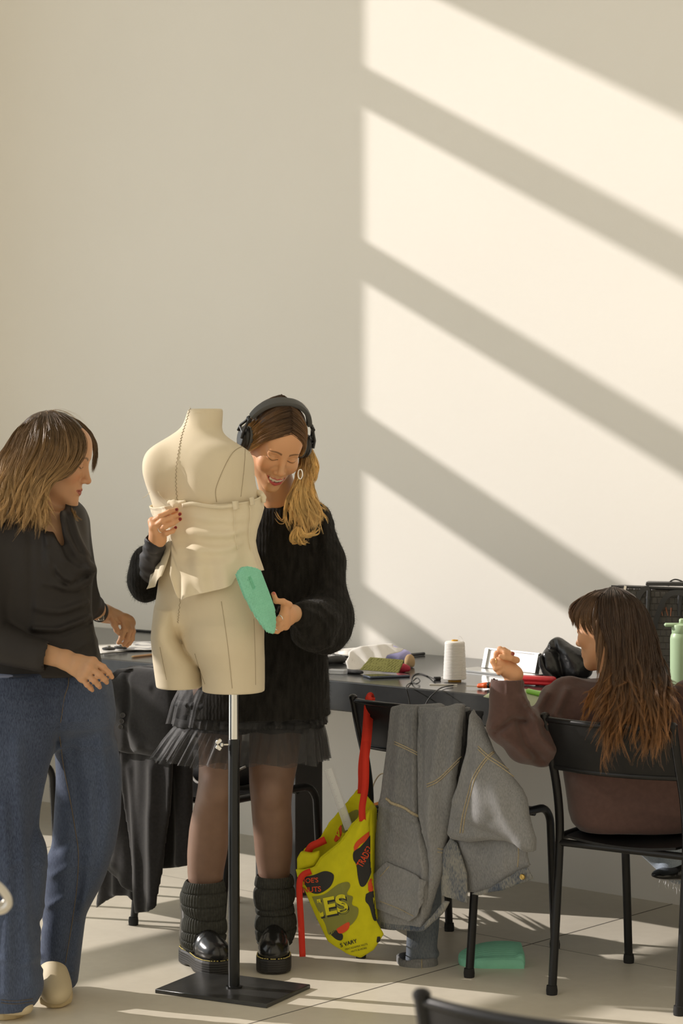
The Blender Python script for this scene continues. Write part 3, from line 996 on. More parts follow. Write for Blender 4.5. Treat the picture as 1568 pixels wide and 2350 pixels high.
# ---------------------------------------------------------------- muslin bodice pinned round the form
def bodice():
    nphi, nz = 220, 90
    r = np.array(sorted(prow(torso_rows)))
    def sec(z):
        return [np.interp(z, r[:, 0], r[:, k]) for k in range(1, 5)]
    zr = lambda py: EH - (py - HY) / FPX * YM
    # phi: 0 faces the camera, + to picture right; the slit sits left of the middle
    phs = math.radians(-36)
    top_phi = np.radians([-180, -120, -90, -60, -36, -10, 10, 35, 60, 90, 120, 180])
    top_py = [1150, 1155, 1160, 1165, 1160, 1153, 1155, 1152, 1146, 1133, 1128, 1150]
    bot_phi = np.radians([-180, -110, -90, -75, -60, -45, -37, -35.9, -30, -22, -10, 5, 18, 30, 42, 55, 70, 90, 120, 180])
    bot_py = [1305, 1330, 1340, 1345, 1350, 1342, 1318, 1312, 1364, 1370, 1360, 1352, 1345, 1335, 1312, 1302, 1304, 1308, 1310, 1305]
    V = np.zeros((nz, nphi, 3))
    for j in range(nphi):
        u = j / (nphi - 1)
        ph = phs + 2 * math.pi * u
        pw = (ph + math.pi) % (2 * math.pi) - math.pi
        e = min(u, 1 - u) * 2 * math.pi             # angle away from the slit
        pt = np.interp(pw, top_phi, top_py)
        pb_ = np.interp(phs + 1e-3 if u == 0 else (phs - 2e-2 if u == 1 else pw), bot_phi, bot_py)
        for i in range(nz):
            t = i / (nz - 1)
            py = pt + (pb_ - pt) * t
            z = zr(py)
            cx, cy, wx, wy = sec(z)
            fl = max(0, (py - 1240) / 110.0)         # flare below the waist
            off = 0.005 + 0.020 * fl ** 1.3 + 0.004 * math.sin(5 * ph + 1.0) * fl
            off += 0.0065 * math.sin(9 * ph + 3.2 * t + 0.6) * (0.3 + fl) + 0.0050 * math.sin(17 * ph - 6 * t) * (0.2 + fl * .9)
            # drag lines from the pinched back towards the side
            off += 0.0075 * math.sin(34 * (t - 0.16 * e) + 2 * ph) * math.exp(-((e - 0.8) / 0.6) ** 2) * math.exp(-((t - 0.42) / 0.30) ** 2) * (1 if u < .5 else .6)
            sl = math.exp(-(e / 0.16) ** 2)
            off += sl * (0.010 + 0.012 * fl)          # lips of the slit stand away
            if u < .5: off += 0.004
            open_ = max(0, (py - 1250) / 110.0)       # slit opens downward
            s = 1 if u < .5 else -1
            dph = s * open_ * 0.16 * math.exp(-(e / 0.35) ** 2)
            if t < 0.03: off += 0.002
            phx = ph + dph
            # super-ellipse section like the form
            phx += math.radians(17)
            c, s_ = math.cos(phx), math.sin(phx)
            k = (abs(s_) ** 2.12 + abs(c) ** 2.12) ** (-1 / 2.12)
            ct, st = math.cos(TURN), math.sin(TURN)
            wA = math.sqrt(max(wx ** 2 - (wy * st) ** 2, .25 * wx ** 2)) / ct
            A_, B_ = (wA + off) * s_ * k, (wy + off) * c * k
            V[i, j] = (cx + A_ * ct - B_ * st, cy - A_ * st - B_ * ct, z)
    n = nz * nphi
    I = np.arange(n).reshape(nz, nphi)
    f = np.stack([I[:-1, :-1], I[1:, :-1], I[1:, 1:], I[:-1, 1:]], -1).reshape(-1, 4)
    v = V.reshape(-1, 3)
    # keep it outside the body
    for _ in range(3):
        d = FF.ev(v); bad = d < 0.004
        if not bad.any(): break
        dirs = v - np.array([(470 - CX) / FPX * YM, YM, 0]); dirs[:, 2] = 0
        dirs /= np.linalg.norm(dirs, axis=1)[:, None]
        v[bad] += dirs[bad] * (0.0045 - d[bad])[:, None]
    return v, f
v, f = bodice()
bod = mk('muslin_bodice', v, f, M_muslin)
sd = bod.modifiers.new('thickness', 'SOLIDIFY'); sd.thickness = 0.0012; sd.offset = 0
tag(bod, 'cream muslin bodice pinned around the linen dress form, slit open at back', 'bodice')
BF = Field().u(Prim(lambda p: FF.ev(p) - 0.0075, (-.39, YM, 1.3), .8))
# waist tape, pinned tabs, boning seams, twist of cloth at the top right
def ribbon(name, pts, w, par, m, off=0.004, n=6, F=None):
    """flat tape lying over the form through picture points"""
    q = spline(np.array(pts, float), n)
    t = np.gradient(q, axis=0); t /= np.linalg.norm(t, axis=1)[:, None]
    nn = np.stack([-t[:, 1], t[:, 0]], 1)
    a = list(front_many(q - nn * w / 2, F or BF, off=off))
    b = list(front_many(q + nn * w / 2, F or BF, off=off))
    v = a + b; k = len(a)
    o = mk(name, v, [(i, i + 1, k + i + 1, k + i) for i in range(k - 1)], m, par)
    s = o.modifiers.new('thickness', 'SOLIDIFY'); s.thickness = 0.0016; s.offset = 0
    return o
ribbon('waist_tape', [(418, 1160), (440, 1156), (470, 1161), (505, 1164), (540, 1160)], 9, bod, M_muslin, 0.010)
ribbon('fold_tab', [(540, 1150), (541, 1160), (543, 1169)], 14, bod, M_muslin, 0.012)
ribbon('fold_tab', [(577, 1141), (579, 1150), (580, 1159)], 10, bod, M_muslin, 0.012)
seam('dart_seam', [(538, 1168), (538, 1200), (540, 1230), (546, 1262)], 0.0012, bod, BF, M_muslin, off=.006)
seam('dart_seam', [(573, 1160), (576, 1178), (574, 1200), (572, 1226), (576, 1262), (584, 1298)], 0.0014, bod, BF, M_muslin, off=.006)
tw = Field()
for a, b, r1, r2 in (((591, 1131), (602, 1136), .010, .007), ((600, 1133), (609, 1142), .008, .004), ((596, 1133), (606, 1150), .007, .006)):
    tw.u(cap(P(*a, YM - .03), P(*b, YM - .05), r1, r2), .006)
sculpt('knotted_end', tw, 0.0025, M_muslin, bod)
kn = Field()
for a, b, r1, r2 in (((388, 1152), (402, 1158), .006, .009), ((402, 1158), (424, 1151), .009, .005), ((398, 1150), (404, 1164), .006, .008)):
    kn.u(cap(front_of(*a, FF, off=.010), front_of(*b, FF, off=.012), r1, r2), .006)
kn.disp = lambda p: 0.0015 * vnoise(p * 130)
sculpt('gathered_knot', kn, 0.0025, M_muslin, bod)
MB().tube([front_of(367 + x, 1136 + y, FF, off=.003) for x, y in ((-4, -8), (0, 0), (10, 9), (22, 17), (30, 20))], 0.0009, 5).build('loose_thread', M_muslin, bod, True)
MB().tube([P(344, 1129, YM - .03), P(335, 1139, YM - .04), P(327, 1143, YM - .045)], 0.0007, 5).build('loose_thread', M_muslin, bod, True)

# ---------------------------------------------------------------- teal foam piece held against the hip
M_teal = mat('teal_foam', (0.27, 0.66, 0.48), rough=0.7, spec=0.3, var=0.04, vscale=30, bump=0.25, bscale=420, bdist=0.0008)
FOAM = [(542, 1318), (551, 1305), (562, 1300), (578, 1301), (595, 1307), (600, 1314), (609, 1337), (620, 1366), (629, 1395), (632, 1418), (632, 1433), (628, 1453), (620, 1453), (611, 1449), (595, 1428), (574, 1395), (557, 1360), (547, 1335)]
pf = Plane((585 - CX) / FPX * 6.205, 6.205, 24)
def ribs(p):
    x, y = toPX(p)
    k = (x - 560) * math.cos(.36) - (y - 1310) * math.sin(.36)
    return 0.0017 * np.sin(k * 1.55) * (x > 540)
Ff = Field(disp=ribs).u(slab(pf, FOAM, 0.011, 0, 0.007, bulge=0.006, bw=0.02, smooth_pts=True))
a, b = pf.at(569, 1327, 0), pf.at(578, 1347, 0)
for w in (-.03, -.015, 0, .015, .03):
    Ff.s(cap(a + pf.n * w, b + pf.n * w, 0.0052), 0.0)
teal = sculpt('foam_pad', Ff, 0.0022, M_teal, soft=1)
tag(teal, 'teal ribbed foam pad with a slot, held against the dress form hip', 'foam pad')
# ================================================================ shared figure tools
SKIN = np.array(srgb(214, 162, 122)); LIP = np.array(srgb(176, 92, 84)); BROW = np.array(srgb(92, 66, 46))
M_skin = mat('skin', (1, 1, 1), rough=0.5, spec=0.4, vcol='tint', sss=0.18, bump=0.05, bscale=300, bdist=0.0006)

def frame(f, up):
    """head axes as columns: her right, forward, up"""
    f = np.asarray(f, float); f = f / np.linalg.norm(f)
    up = np.asarray(up, float); up = up - f * (f @ up); up /= np.linalg.norm(up)
    return np.stack([np.cross(f, up), f, up], 1)

def add_head(F, o, R, s=1.0, smile=0.0, lids=1.0, ears=True):
    X = lambda pr: xf(pr, o, R, s)
    F.u(X(ell((0, -.018, .035), (.074, .095, .084))), 0)
    F.u(X(ell((0, .020, -.026), (.0605, .068, .086))), .03)
    for m in (-1, 1):
        F.u(X(cap((m * .040, .004, -.060), (m * .008, .068, -.101), .023, .0145)), .030)
        F.u(X(ell((m * .037, .060, -.026), (.021, .020, .021))), .022)
        if smile: F.u(X(ell((m * .040, .062, -.036), (.016, .018, .015))), .016)
    F.u(X(cap((-.030, .0735, .021), (.030, .0735, .021), .0125)), .020)
    F.u(X(ell((0, .050, .05), (.05, .036, .04))), .03)
    F.u(X(ell((0, .072, -.100), (.0145, .0145, .0135))), .015)           # chin
    F.u(X(ell((0, .074, -.066), (.026, .017, .022))), .018)              # muzzle
    for m in (-1, 1):
        F.s(X(ell((m * .0305, .094, .001), (.0165, .0135, .0115))), .012)
    for m in (-1, 1):
        F.u(X(ell((m * .0305, .0715, -.001), (.0145, .0145, .0135))), .004)
        F.u(X(cap((m * .017, .0800, .0105), (m * .043, .0735, .0105), .0034)), .007)   # upper lid fold
    F.u(X(cap((0, .080, .016), (0, .103, -.034), .0062, .0088)), .013)
    F.u(X(ell((0, .1035, -.0365), (.0098, .0098, .0088))), .006)
    for m in (-1, 1):
        F.u(X(ell((m * .0118, .0935, -.0405), (.0072, .0095, .0068))), .006)
        F.s(X(ell((m * .0062, .0990, -.0475), (.0032, .0045, .0028))), .003)
    c = .0075 * smile; w = .0225 + .006 * smile
    up = [(-w, .0785 - .004 * smile, -.0685 + c), (-w * .5, .0885, -.0655 + .2 * c), (0, .0915, -.0648), (w * .5, .0885, -.0655 + .2 * c), (w, .0785 - .004 * smile, -.0685 + c)]
    dn = [(-w, .0785 - .004 * smile, -.0690 + c), (-w * .5, .0870, -.0745 - .0025 * smile), (0, .0895, -.0765 - .004 * smile), (w * .5, .0870, -.0745 - .0025 * smile), (w, .0785 - .004 * smile, -.0690 + c)]
    for L_, rr in ((up, .0040), (dn, .0050)):
        for i in range(4):
            r1 = rr * (.55 if i == 0 else 1); r2 = rr * (.55 if i == 3 else 1)
            F.u(X(cap(L_[i], L_[i + 1], r1, r2)), .0045)
    if smile:
        for i in range(4):
            a = (np.array(up[i]) * .5 + np.array(dn[i]) * .5); b = (np.array(up[i + 1]) * .5 + np.array(dn[i + 1]) * .5)
            a[1] -= .0035; b[1] -= .0035
            F.u(X(cap(a, b, .0035 if i else .002, .0035 if i < 3 else .002)), .001)
    else:
        F.s(X(cap((-w * .8, .090, -.0692), (w * .8, .090, -.0692), .0016)), .003)
    if ears:
        for m in (-1, 1):
            F.u(X(ell((m * .0735, -.014, -.006), (.0085, .0185, .0300))), .008)
            F.s(X(ell((m * .0815, -.010, -.004), (.004, .009, .016))), .005)

def head_cols(v, o, R, s, skin, smile=0.0, lip=LIP, brow=BROW, base=None, lid=None):
    c = np.tile(skin, (len(v), 1)) if base is None else base.copy()
    q = (v - o) @ R / s
    x, y, z = np.abs(q[:, 0]), q[:, 1], q[:, 2]
    face = (y > .045) & (z > -.12) & (z < .06)
    def mix(mask, col):
        m = np.clip(mask, 0, 1)[:, None]
        c[:] = c * (1 - m) + np.asarray(col) * m
    # warm cheeks and nose
    mix(face * .35 * np.exp(-((x - .038) / .016) ** 2 - ((z + .036) / .017) ** 2), skin * np.array([1.0, .62, .55]))
    mix(face * .22 * np.exp(-(x / .010) ** 2 - ((z + .040) / .010) ** 2), skin * np.array([1.0, .66, .58]))
    # lips
    cc = .0075 * smile; w = .0225 + .006 * smile
    t = x / w
    zu = -.0605 + .0 * t - .0065 * t ** 2 + cc * t ** 2 - .0015 * np.exp(-(t / .15) ** 2)
    zd = -.0815 - .0055 * smile + (.0110 + .0055 * smile) * t ** 2 + cc * t ** 2
    soft = .0012
    inl = np.clip((zu - z) / soft, 0, 1) * np.clip((z - zd) / soft, 0, 1) * (t < 1.02) * (y > .064)
    mix(inl, lip)
    if smile:
        zt1 = -.0650 + cc * t ** 2 * .9; zt2 = -.0715 - .001 * (1 - t ** 2) + cc * t ** 2 * .9
        zm = -.0745 - .0015 * smile + (.006) * t ** 2 + cc * t ** 2 * .9
        dark = np.clip((zt1 - z) / .0008, 0, 1) * np.clip((z - zm) / .0008, 0, 1) * (t < .86) * (y > .06)
        mix(dark, np.array(srgb(96, 40, 38)))
        tooth = np.clip((zt1 - z) / .0006, 0, 1) * np.clip((z - zt2) / .0006, 0, 1) * (t < .78) * (y > .06)
        mix(tooth, np.array(srgb(238, 226, 206)))
    # brows: an arch; lashes: dark line of the lowered lid
    xb = np.clip((x - .012) / .036, 0, 1)
    zb = .0185 + .0075 * np.sin(np.pi * (xb * .8 + .05)) - .002 * xb
    th = .0036 * (1 - .60 * xb)
    mix(.85 * face * np.clip(1.4 - np.abs(z - zb) / th, 0, 1) * ((x > .011) & (x < .0475)), brow)
    e = (x - .0305) / .0150
    zl = -.0068 + .0048 * e ** 2 + .0012 * e
    mix(.95 * face * np.clip(1.5 - np.abs(z - zl) / .0012, 0, 1) * (np.abs(e) < 1.08), np.array(srgb(40, 28, 22)))
    mix(.30 * face * np.clip(1.3 - np.abs(z - (zl + .012 - .004 * e ** 2)) / .0018, 0, 1) * (np.abs(e) < .95), skin * .55)
    if lid is not None:
        mix(.55 * face * np.exp(-(e / .8) ** 2) * np.clip((z - zl) / .002, 0, 1) * np.clip((zl + .011 - z) / .002, 0, 1), lid)
    return c

def add_hand(F, wrist, knuckles, fingers, wr=.021, pr=.0115, k=.012):
    """wrist point; knuckles: palm bone ends; fingers: list of (joint points, radius)"""
    wrist = np.asarray(wrist)
    for i, q in enumerate(knuckles):
        F.u(cap(wrist, q, wr * .72, pr), k if i else .01)
    for i in range(len(knuckles) - 1):
        F.u(cap(knuckles[i], knuckles[i + 1], pr * .93), .010)
        F.u(cap((wrist + knuckles[i]) / 2, (wrist + knuckles[i + 1]) / 2, pr * 1.1), .012)
    for pts, r in fingers:
        n = len(pts)
        for j in range(n - 1):
            ra = r * (1.10 - .12 * j); rb = r * (1.10 - .12 * (j + 1))
            F.u(cap(pts[j], pts[j + 1], ra, rb), .0035 if j == 0 else .002)
            if 0 < j: F.u(ell(pts[j], r * (1.13 - .10 * j)), .003)

def nails_cols(c, v, tips, col, r=.0055):
    for q in tips:
        d = np.linalg.norm(v - q, axis=1)
        m = np.clip((r - d) / .0012, 0, 1)[:, None]
        c[:] = c * (1 - m) + np.asarray(col) * m
    return c
def head_xyz(o, R, s, q):
    return np.asarray(o) + R @ (np.asarray(q, float) * s)
def cap_mass(o, R, s, extra=(), grow=.012, face_cut=True):
    """hair close to the skull"""
    F = Field()
    F.u(xf(ell((0, -.020, .037), (.074 + grow, .095 + grow, .084 + grow)), o, R, s))
    return F
def tint_ramp(v, fn):
    return fn(v)
# ================================================================ the woman with headphones behind the dress form
SK2 = np.array(srgb(216, 163, 121))
H2R = frame((.26, -.80, -.545), (.33, -.52, .80)); H2s = 1.0
H2o = P(646, 1091, 6.425) - H2R @ np.array([0, .1125, -.0365])
HX = lambda *q: head_xyz(H2o, H2R, H2s, q)
def hand_r2():
    """her right hand pinching the muslin at the left of the form"""
    D = 6.235
    w = P(362, 1236, 6.262)
    kn = [P(350, 1197, D + .012), P(354, 1210, D), P(360, 1222, D + .002), P(368, 1231, D + .012)]
    fg = [([kn[0], P(367, 1186, D - .010), P(388, 1175, D - .006), P(406, 1169, D + .008)], .0083),
          ([kn[1], P(373, 1196, D - .018), P(394, 1188, D - .012), P(413, 1179, D + .002)], .0085),
          ([kn[2], P(378, 1209, D - .020), P(398, 1200, D - .014), P(414, 1191, D + .002)], .0082),
          ([kn[3], P(382, 1224, D - .012), P(396, 1219, D - .006), P(403, 1211, D + .006)], .0075),
          ([P(358, 1215, D + .03), P(378, 1192, D + .026), P(404, 1174, D + .020)], .0085)]
    tips = [P(407, 1169, D - .002), P(414, 1180, D - .007), P(414.5, 1191, D - .007), P(404, 1209, D - .002)]
    return w, kn, fg, tips
def hand_l2():
    """her left hand steadying the foam pad"""
    D = 6.27
    w = P(672, 1408, 6.33)
    kn = [P(655, 1392, D + .01), P(652, 1412, D + .0), P(653, 1425, D + .004), P(655, 1436, D + .012)]
    fg = [([P(664, 1388, D + .01), P(650, 1381, D - .006), P(634, 1379, D - .012), P(628, 1363, D - .012)], .0090),
          ([kn[1], P(640, 1421, D - .010), P(627, 1432, D + .0), P(617, 1434, D + .016)], .0082),
          ([kn[2], P(643, 1434, D - .006), P(632, 1443, D + .004), P(622, 1444, D + .018)], .0082),
          ([kn[3], P(646, 1442, D), P(637, 1449, D + .008), P(628, 1450, D + .02)], .0076)]
    return w, kn, fg, [P(629, 1361, D - .017), P(634, 1449, D - .004)]
LEGS2 = [([(1560, 440, 560, 6.70, .085), (1640, 448, 558, 6.69, .083), (1690, 455, 556, 6.68, .080), (1750, 457, 551, 6.67, .074), (1800, 455, 542, 6.66, .067), (1840, 448, 532, 6.66, .063),
           (1870, 440, 529, 6.67, .060), (1904, 434, 528, 6.69, .060), (1957, 429.5, 522, 6.71, .058), (2000, 430, 514, 6.72, .050), (2050, 435, 508, 6.72, .044), (2110, 440, 503, 6.72, .040), (2190, 442, 505, 6.72, .040)]),
         ([(1560, 572, 700, 6.74, .085), (1640, 573, 698, 6.74, .083), (1690, 572, 692, 6.73, .080), (1750, 571, 684, 6.72, .074), (1800, 572, 674, 6.71, .067), (1840, 576, 669, 6.71, .063),
           (1870, 578, 669, 6.72, .060), (1904, 581, 672, 6.74, .060), (1957, 585, 671, 6.76, .057), (2000, 592, 666, 6.77, .050), (2050, 598, 663, 6.77, .044), (2110, 601, 660, 6.77, .040), (2190, 601, 660, 6.77, .040)])]
def body2():
    F = Field()
    add_head(F, H2o, H2R, H2s, smile=1.0)
    F.u(cap(HX(0, -.022, -.055), P(648, 1165, 6.66), .050, .056), .02)
    F.u(cap(P(585, 1205, 6.68), P(700, 1202, 6.68), .048), .05)
    F.u(loft(prow([(1170, 575, 735, 6.69, .09), (1300, 565, 720, 6.69, .10), (1420, 545, 705, 6.69, .09), (1560, 470, 700, 6.70, .11), (1620, 460, 705, 6.70, .11)])), .03)
    for rows in LEGS2: F.u(loft([(z, a, b, c - .002, d - .002) for z, a, b, c, d in prow(rows)]), .02)
    for w, kn, fg, elbow, sh in ((*hand_r2()[:3], P(338, 1318, 6.53), P(575, 1205, 6.68)), (*hand_l2()[:3], P(752, 1420, 6.565), P(715, 1215, 6.68))):
        F.u(cap(sh, elbow, .036, .030), .02); F.u(cap(elbow, w, .030, .0235), .02)
        add_hand(F, w, kn, fg, wr=.026)
    return F
B2 = body2()
def col2(v):
    c = head_cols(v, H2o, H2R, H2s, SK2, smile=1.0, lip=np.array(srgb(190, 84, 82)), brow=np.array(srgb(100, 70, 46)))
    leg = np.clip((P(0, 1600, 6.7)[2] - v[:, 2]) / .02, 0, 1)[:, None]
    c = c * (1 - leg) + np.array(srgb(150, 116, 92)) * leg
    nails_cols(c, v, hand_r2()[3], srgb(128, 24, 34), .0068)
    nails_cols(c, v, hand_l2()[3][:1], srgb(205, 120, 104), .006)
    return c
hb0, hb1 = P(560, 1175, 6.35), P(760, 900, 6.75)
bb0, bb1 = B2.bounds(.01)
nk = P(0, 1146, 6.6)[2]
h1a, h1b = P(325, 1262, 6.1), P(432, 1150, 6.33)
h2a, h2b = P(605, 1470, 6.15), P(690, 1345, 6.38)
w2 = sculpt('person', B2, 0.004, M_skin, None, origin=np.array([-.30, 6.70, 0.0]), colfn=col2, soft=1, boxes=[
    ((bb0[0], 6.3, bb0[2]), (bb1[0], bb1[1], nk), 0.006),
    ((H2o[0] - .14, H2o[1] - .16, nk - .006), (H2o[0] + .14, H2o[1] + .16, H2o[2] + .15), 0.0015),
    (h1a, h1b, 0.002), (h2a, h2b, 0.002)])
tag(w2, 'person with headphones and loose black knit sweater smiling down behind the dress form', 'person')

# ---- sweater
M_knit = mat('black_mohair_knit', (0.017, 0.016, 0.0145), rough=0.95, spec=0.08, var=0.4, vscale=60, bump=0.4, bscale=150, bdist=0.004, stretch=(1, 1, .3), wave=('X', 30, 2.6, .6), sheen=0.06)
def sweater2():
    F = Field(disp=lambda p: .004 * vnoise(p * 14) + .0022 * vnoise(p * 45), slack=.01)
    F.u(loft(prow([(1140, 604, 708, 6.665, .068), (1154, 584, 730, 6.672, .088), (1185, 566, 742, 6.68, .112), (1240, 556, 742, 6.68, .125), (1320, 545, 738, 6.68, .130), (1400, 530, 736, 6.68, .135),
                   (1480, 500, 748, 6.68, .138), (1560, 460, 756, 6.69, .142), (1620, 432, 759, 6.69, .150), (1641, 425, 760, 6.69, .152)]), 2.3))
    # her left sleeve, a full balloon
    sh, el, wr = P(722, 1196, 6.68), P(755, 1415, 6.57), P(690, 1412, 6.36)
    F.u(cap(sh, P(742, 1290, 6.63), .054, .060), .03)
    F.u(cap(P(742, 1290, 6.63), el, .060, .066), .03)
    F.u(cap(el, P(720, 1440, 6.45), .070, .068), .03)
    F.u(ell(P(745, 1455, 6.55), (.070, .085, .062)), .03)
    F.u(cap(P(720, 1432, 6.45), wr, .062, .036), .025)
    # her right sleeve, bunched left of the form
    F.u(cap(P(575, 1200, 6.68), P(430, 1275, 6.64), .056, .060), .03)
    F.u(cap(P(430, 1275, 6.64), P(338, 1330, 6.55), .060, .052), .03)
    F.u(ell(P(334, 1316, 6.53), (.052, .075, .082)), .03)
    F.u(cap(P(340, 1335, 6.53), P(352, 1290, 6.44), .052, .040), .02)
    # neck hole
    F.s(cap(HX(0, -.02, -.08), P(648, 1160, 6.655), .056, .052), .010)
    F.disp = (lambda d0: lambda p: d0(p) + RD2(p))(F.disp)
    return F
RD2 = ridges_px([([(672, 1395), (700, 1380), (735, 1388), (770, 1420)], .008, 7), ([(690, 1450), (720, 1480), (760, 1480)], .008, 8), ([(700, 1400), (730, 1410), (755, 1445)], .007, 6),
                 ([(745, 1200), (748, 1260), (770, 1330)], .006, 8), ([(560, 1560), (640, 1590), (740, 1560)], .004, 10), ([(735, 1200), (728, 1280), (726, 1350)], -.008, 7)])
sw = sculpt('sweater', sweater2(), 0.0048, M_knit, w2, soft=1)
# fuzz: short loose fibres standing off the knit
def fuzz(obj, n, ln, r, m, seed, col):
    me = obj.data
    k = len(me.vertices)
    co = np.empty(k * 3, np.float32); me.vertices.foreach_get('co', co); co = co.reshape(-1, 3) + ORG[obj]
    no = np.empty(k * 3, np.float32); me.vertices.foreach_get('normal', no); no = no.reshape(-1, 3)
    rg = np.random.default_rng(seed)
    ix = rg.integers(0, k, n)
    d = no[ix] + rg.normal(size=(n, 3)) * .55; d /= np.linalg.norm(d, axis=1)[:, None]
    L_ = ln * (.4 + rg.random((n, 1)))
    t = np.linspace(0, 1, 4)
    bend = rg.normal(size=(n, 3)) * .4; bend[:, 2] -= .25
    pth = co[ix][:, None] + (d * L_)[:, None] * t[None, :, None] + (bend * L_)[:, None] * (t ** 2)[None, :, None]
    v, f, c = strands(pth, np.full((n, 4), r) * (1 - .7 * t)[None], np.broadcast_to(np.asarray(col), (n, 4, 3)))
    return v, f
v, f = fuzz(sw, 42000, .0052, .0002, None, 5, (0.02, .02, .02))
o = mk('wool_fuzz', v, f, M_knit, sw); o['kind'] = 'stuff'
# dark undershirt cuff on the right forearm
M_jersey = mat('black_jersey', (0.028, 0.026, 0.029), rough=0.55, spec=0.4, bump=0.2, bscale=60)
F = Field(disp=lambda p: .0016 * np.sin(p[:, 2] * 190 + p[:, 0] * 120 + 2 * vnoise(p * 30)))
F.u(cap(P(346, 1325, 6.50), P(350, 1285, 6.40), .036, .036)); F.u(cap(P(350, 1285, 6.40), P(357, 1240, 6.275), .036, .0285), .01)
F.u(cap(P(356, 1247, 6.285), P(358, 1238, 6.270), .0300, .0295), .003)
F.s(cap(P(358, 1237, 6.268), P(366, 1190, 6.2), .0262, .03), .002)
sculpt('undershirt_cuff', F, 0.003, M_jersey, w2)
F = Field(); F.u(cap(P(676, 1402, 6.345), P(660, 1397, 6.305), .0035)); F.u(cap(P(660, 1397, 6.300), P(641, 1393, 6.285), .0035), .004); F.u(cap(P(641, 1393, 6.285), P(636, 1404, 6.29), .0035), .004)
sculpt('cuff_loop', F, 0.0025, M_jersey, w2)
# rings
M_silver = mat('silver', (0.85, 0.83, 0.78), rough=0.18, metal=1.0)
M_gold = mat('gold', (0.86, 0.62, 0.25), rough=0.2, metal=1.0)
def ring(par, c, axis, r, t, m, name='finger_ring'):
    a = np.asarray(axis, float); a /= np.linalg.norm(a)
    u = np.cross(a, [0, 0, 1.0]) if abs(a[2]) < .9 else np.cross(a, [1.0, 0, 0]); u /= np.linalg.norm(u); w = np.cross(a, u)
    pts = [np.asarray(c) + r * (math.cos(k) * u + math.sin(k) * w) for k in np.linspace(0, 2 * math.pi, 20, endpoint=False)]
    return MB().tube(pts, t, 8, closed=True).build(name, m, par, True)
_, kn, fg, _ = hand_l2()
ring(w2, (fg[1][0][0] * .35 + fg[1][0][1] * .65), fg[1][0][1] - fg[1][0][0], .0092, .0019, M_silver)
ring(w2, (fg[2][0][1] * .3 + fg[2][0][2] * .7), fg[2][0][2] - fg[2][0][1], .0085, .0014, M_silver)
_, kn, fg, _ = hand_r2()
ring(w2, (fg[2][0][0] * .5 + fg[2][0][1] * .5), fg[2][0][1] - fg[2][0][0], .0092, .0013, M_silver)

# ---- skirt: dark lining with gathered bands, and sheer tulle flounces
M_lining = mat('black_skirt_fabric', (0.018, 0.018, 0.019), rough=0.75, spec=0.25, bump=0.25, bscale=70)
def tulle_mat():
    m, nt, b = _nodes('black_tulle')
    b.inputs['Base Color'].default_value = (0.035, 0.035, 0.038, 1); b.inputs['Roughness'].default_value = 0.6
    b.inputs['Sheen Weight'].default_value = 0.4
    tr = nt.nodes.new('ShaderNodeBsdfTransparent'); mx = nt.nodes.new('ShaderNodeMixShader')
    tc = nt.nodes.new('ShaderNodeTexCoord'); n = nt.nodes.new('ShaderNodeTexNoise'); n.inputs['Scale'].default_value = 60
    mp = nt.nodes.new('ShaderNodeMapping'); mp.inputs['Scale'].default_value = (1, 1, .12)
    nt.links.new(tc.outputs['Object'], mp.inputs['Vector']); nt.links.new(mp.outputs[0], n.inputs['Vector'])
    r = nt.nodes.new('ShaderNodeMapRange'); r.inputs['From Min'].default_value = .3; r.inputs['From Max'].default_value = .7; r.inputs['To Min'].default_value = .30; r.inputs['To Max'].default_value = .62
    nt.links.new(n.outputs['Fac'], r.inputs['Value']); nt.links.new(r.outputs[0], mx.inputs[0])
    nt.links.new(tr.outputs[0], mx.inputs[1]); nt.links.new(b.outputs[0], mx.inputs[2])
    nt.links.new(mx.outputs[0], nt.nodes['Material Output'].inputs[0])
    return m
M_tulle = tulle_mat()
def flounce(name, m, par, rows, npl, amp, seed, hem=0.0, layers=1, nphi=420, nz=16, Yc=6.70, th=0.0):
    """rows: (py, xl, xr, depth half) top to bottom; a gathered ring of cloth"""
    rg = np.random.default_rng(seed)
    V, Fc, n = [], [], 0
    for L_ in range(layers):
        ph = np.linspace(0, 2 * math.pi, nphi, endpoint=False)
        ph0 = rg.random() * 6.28
        w = ph + .25 * np.sin(3 * ph + ph0) + .12 * np.sin(7 * ph + 2 * ph0)
        fold = np.sin(npl * w + ph0) * .7 + .3 * np.sin(npl * 2.3 * w + 1)
        hemv = hem * (np.sin(5 * ph + ph0) * .5 + .5 * np.sin(11 * ph + 2 * ph0))
        t = np.linspace(0, 1, nz)
        py = np.interp(t, np.linspace(0, 1, len(rows)), [r[0] for r in rows])
        g = np.zeros((nz, nphi, 3))
        for i in range(nz):
            r = [np.interp(py[i], [q[0] for q in rows], [q[k] for q in rows]) for k in (1, 2, 3)]
            z = P(0, py[i], Yc)[2]; cx = ((r[0] + r[1]) / 2 - CX) / FPX * Yc; wx = (r[1] - r[0]) / 2 / FPX * Yc; wy = r[2]
            o_ = amp * t[i] ** .7 * fold + .004 * L_
            g[i, :, 0] = cx + (wx + o_) * np.sin(ph); g[i, :, 1] = Yc - (wy + o_) * np.cos(ph); g[i, :, 2] = z + hemv * t[i]
        I = np.arange(nz * nphi).reshape(nz, nphi) + n
        J = np.roll(I, -1, 1)
        Fc.append(np.stack([I[:-1], I[1:], J[1:], J[:-1]], -1).reshape(-1, 4)); V.append(g.reshape(-1, 3)); n += nz * nphi
    return mk(name, np.concatenate(V), np.concatenate(Fc), m, par)
sk = flounce('skirt', M_lining, w2, [(1560, 452, 738, .120), (1625, 432, 742, .128), (1672, 424, 738, .135)], 16, .006, 3, hem=.006)
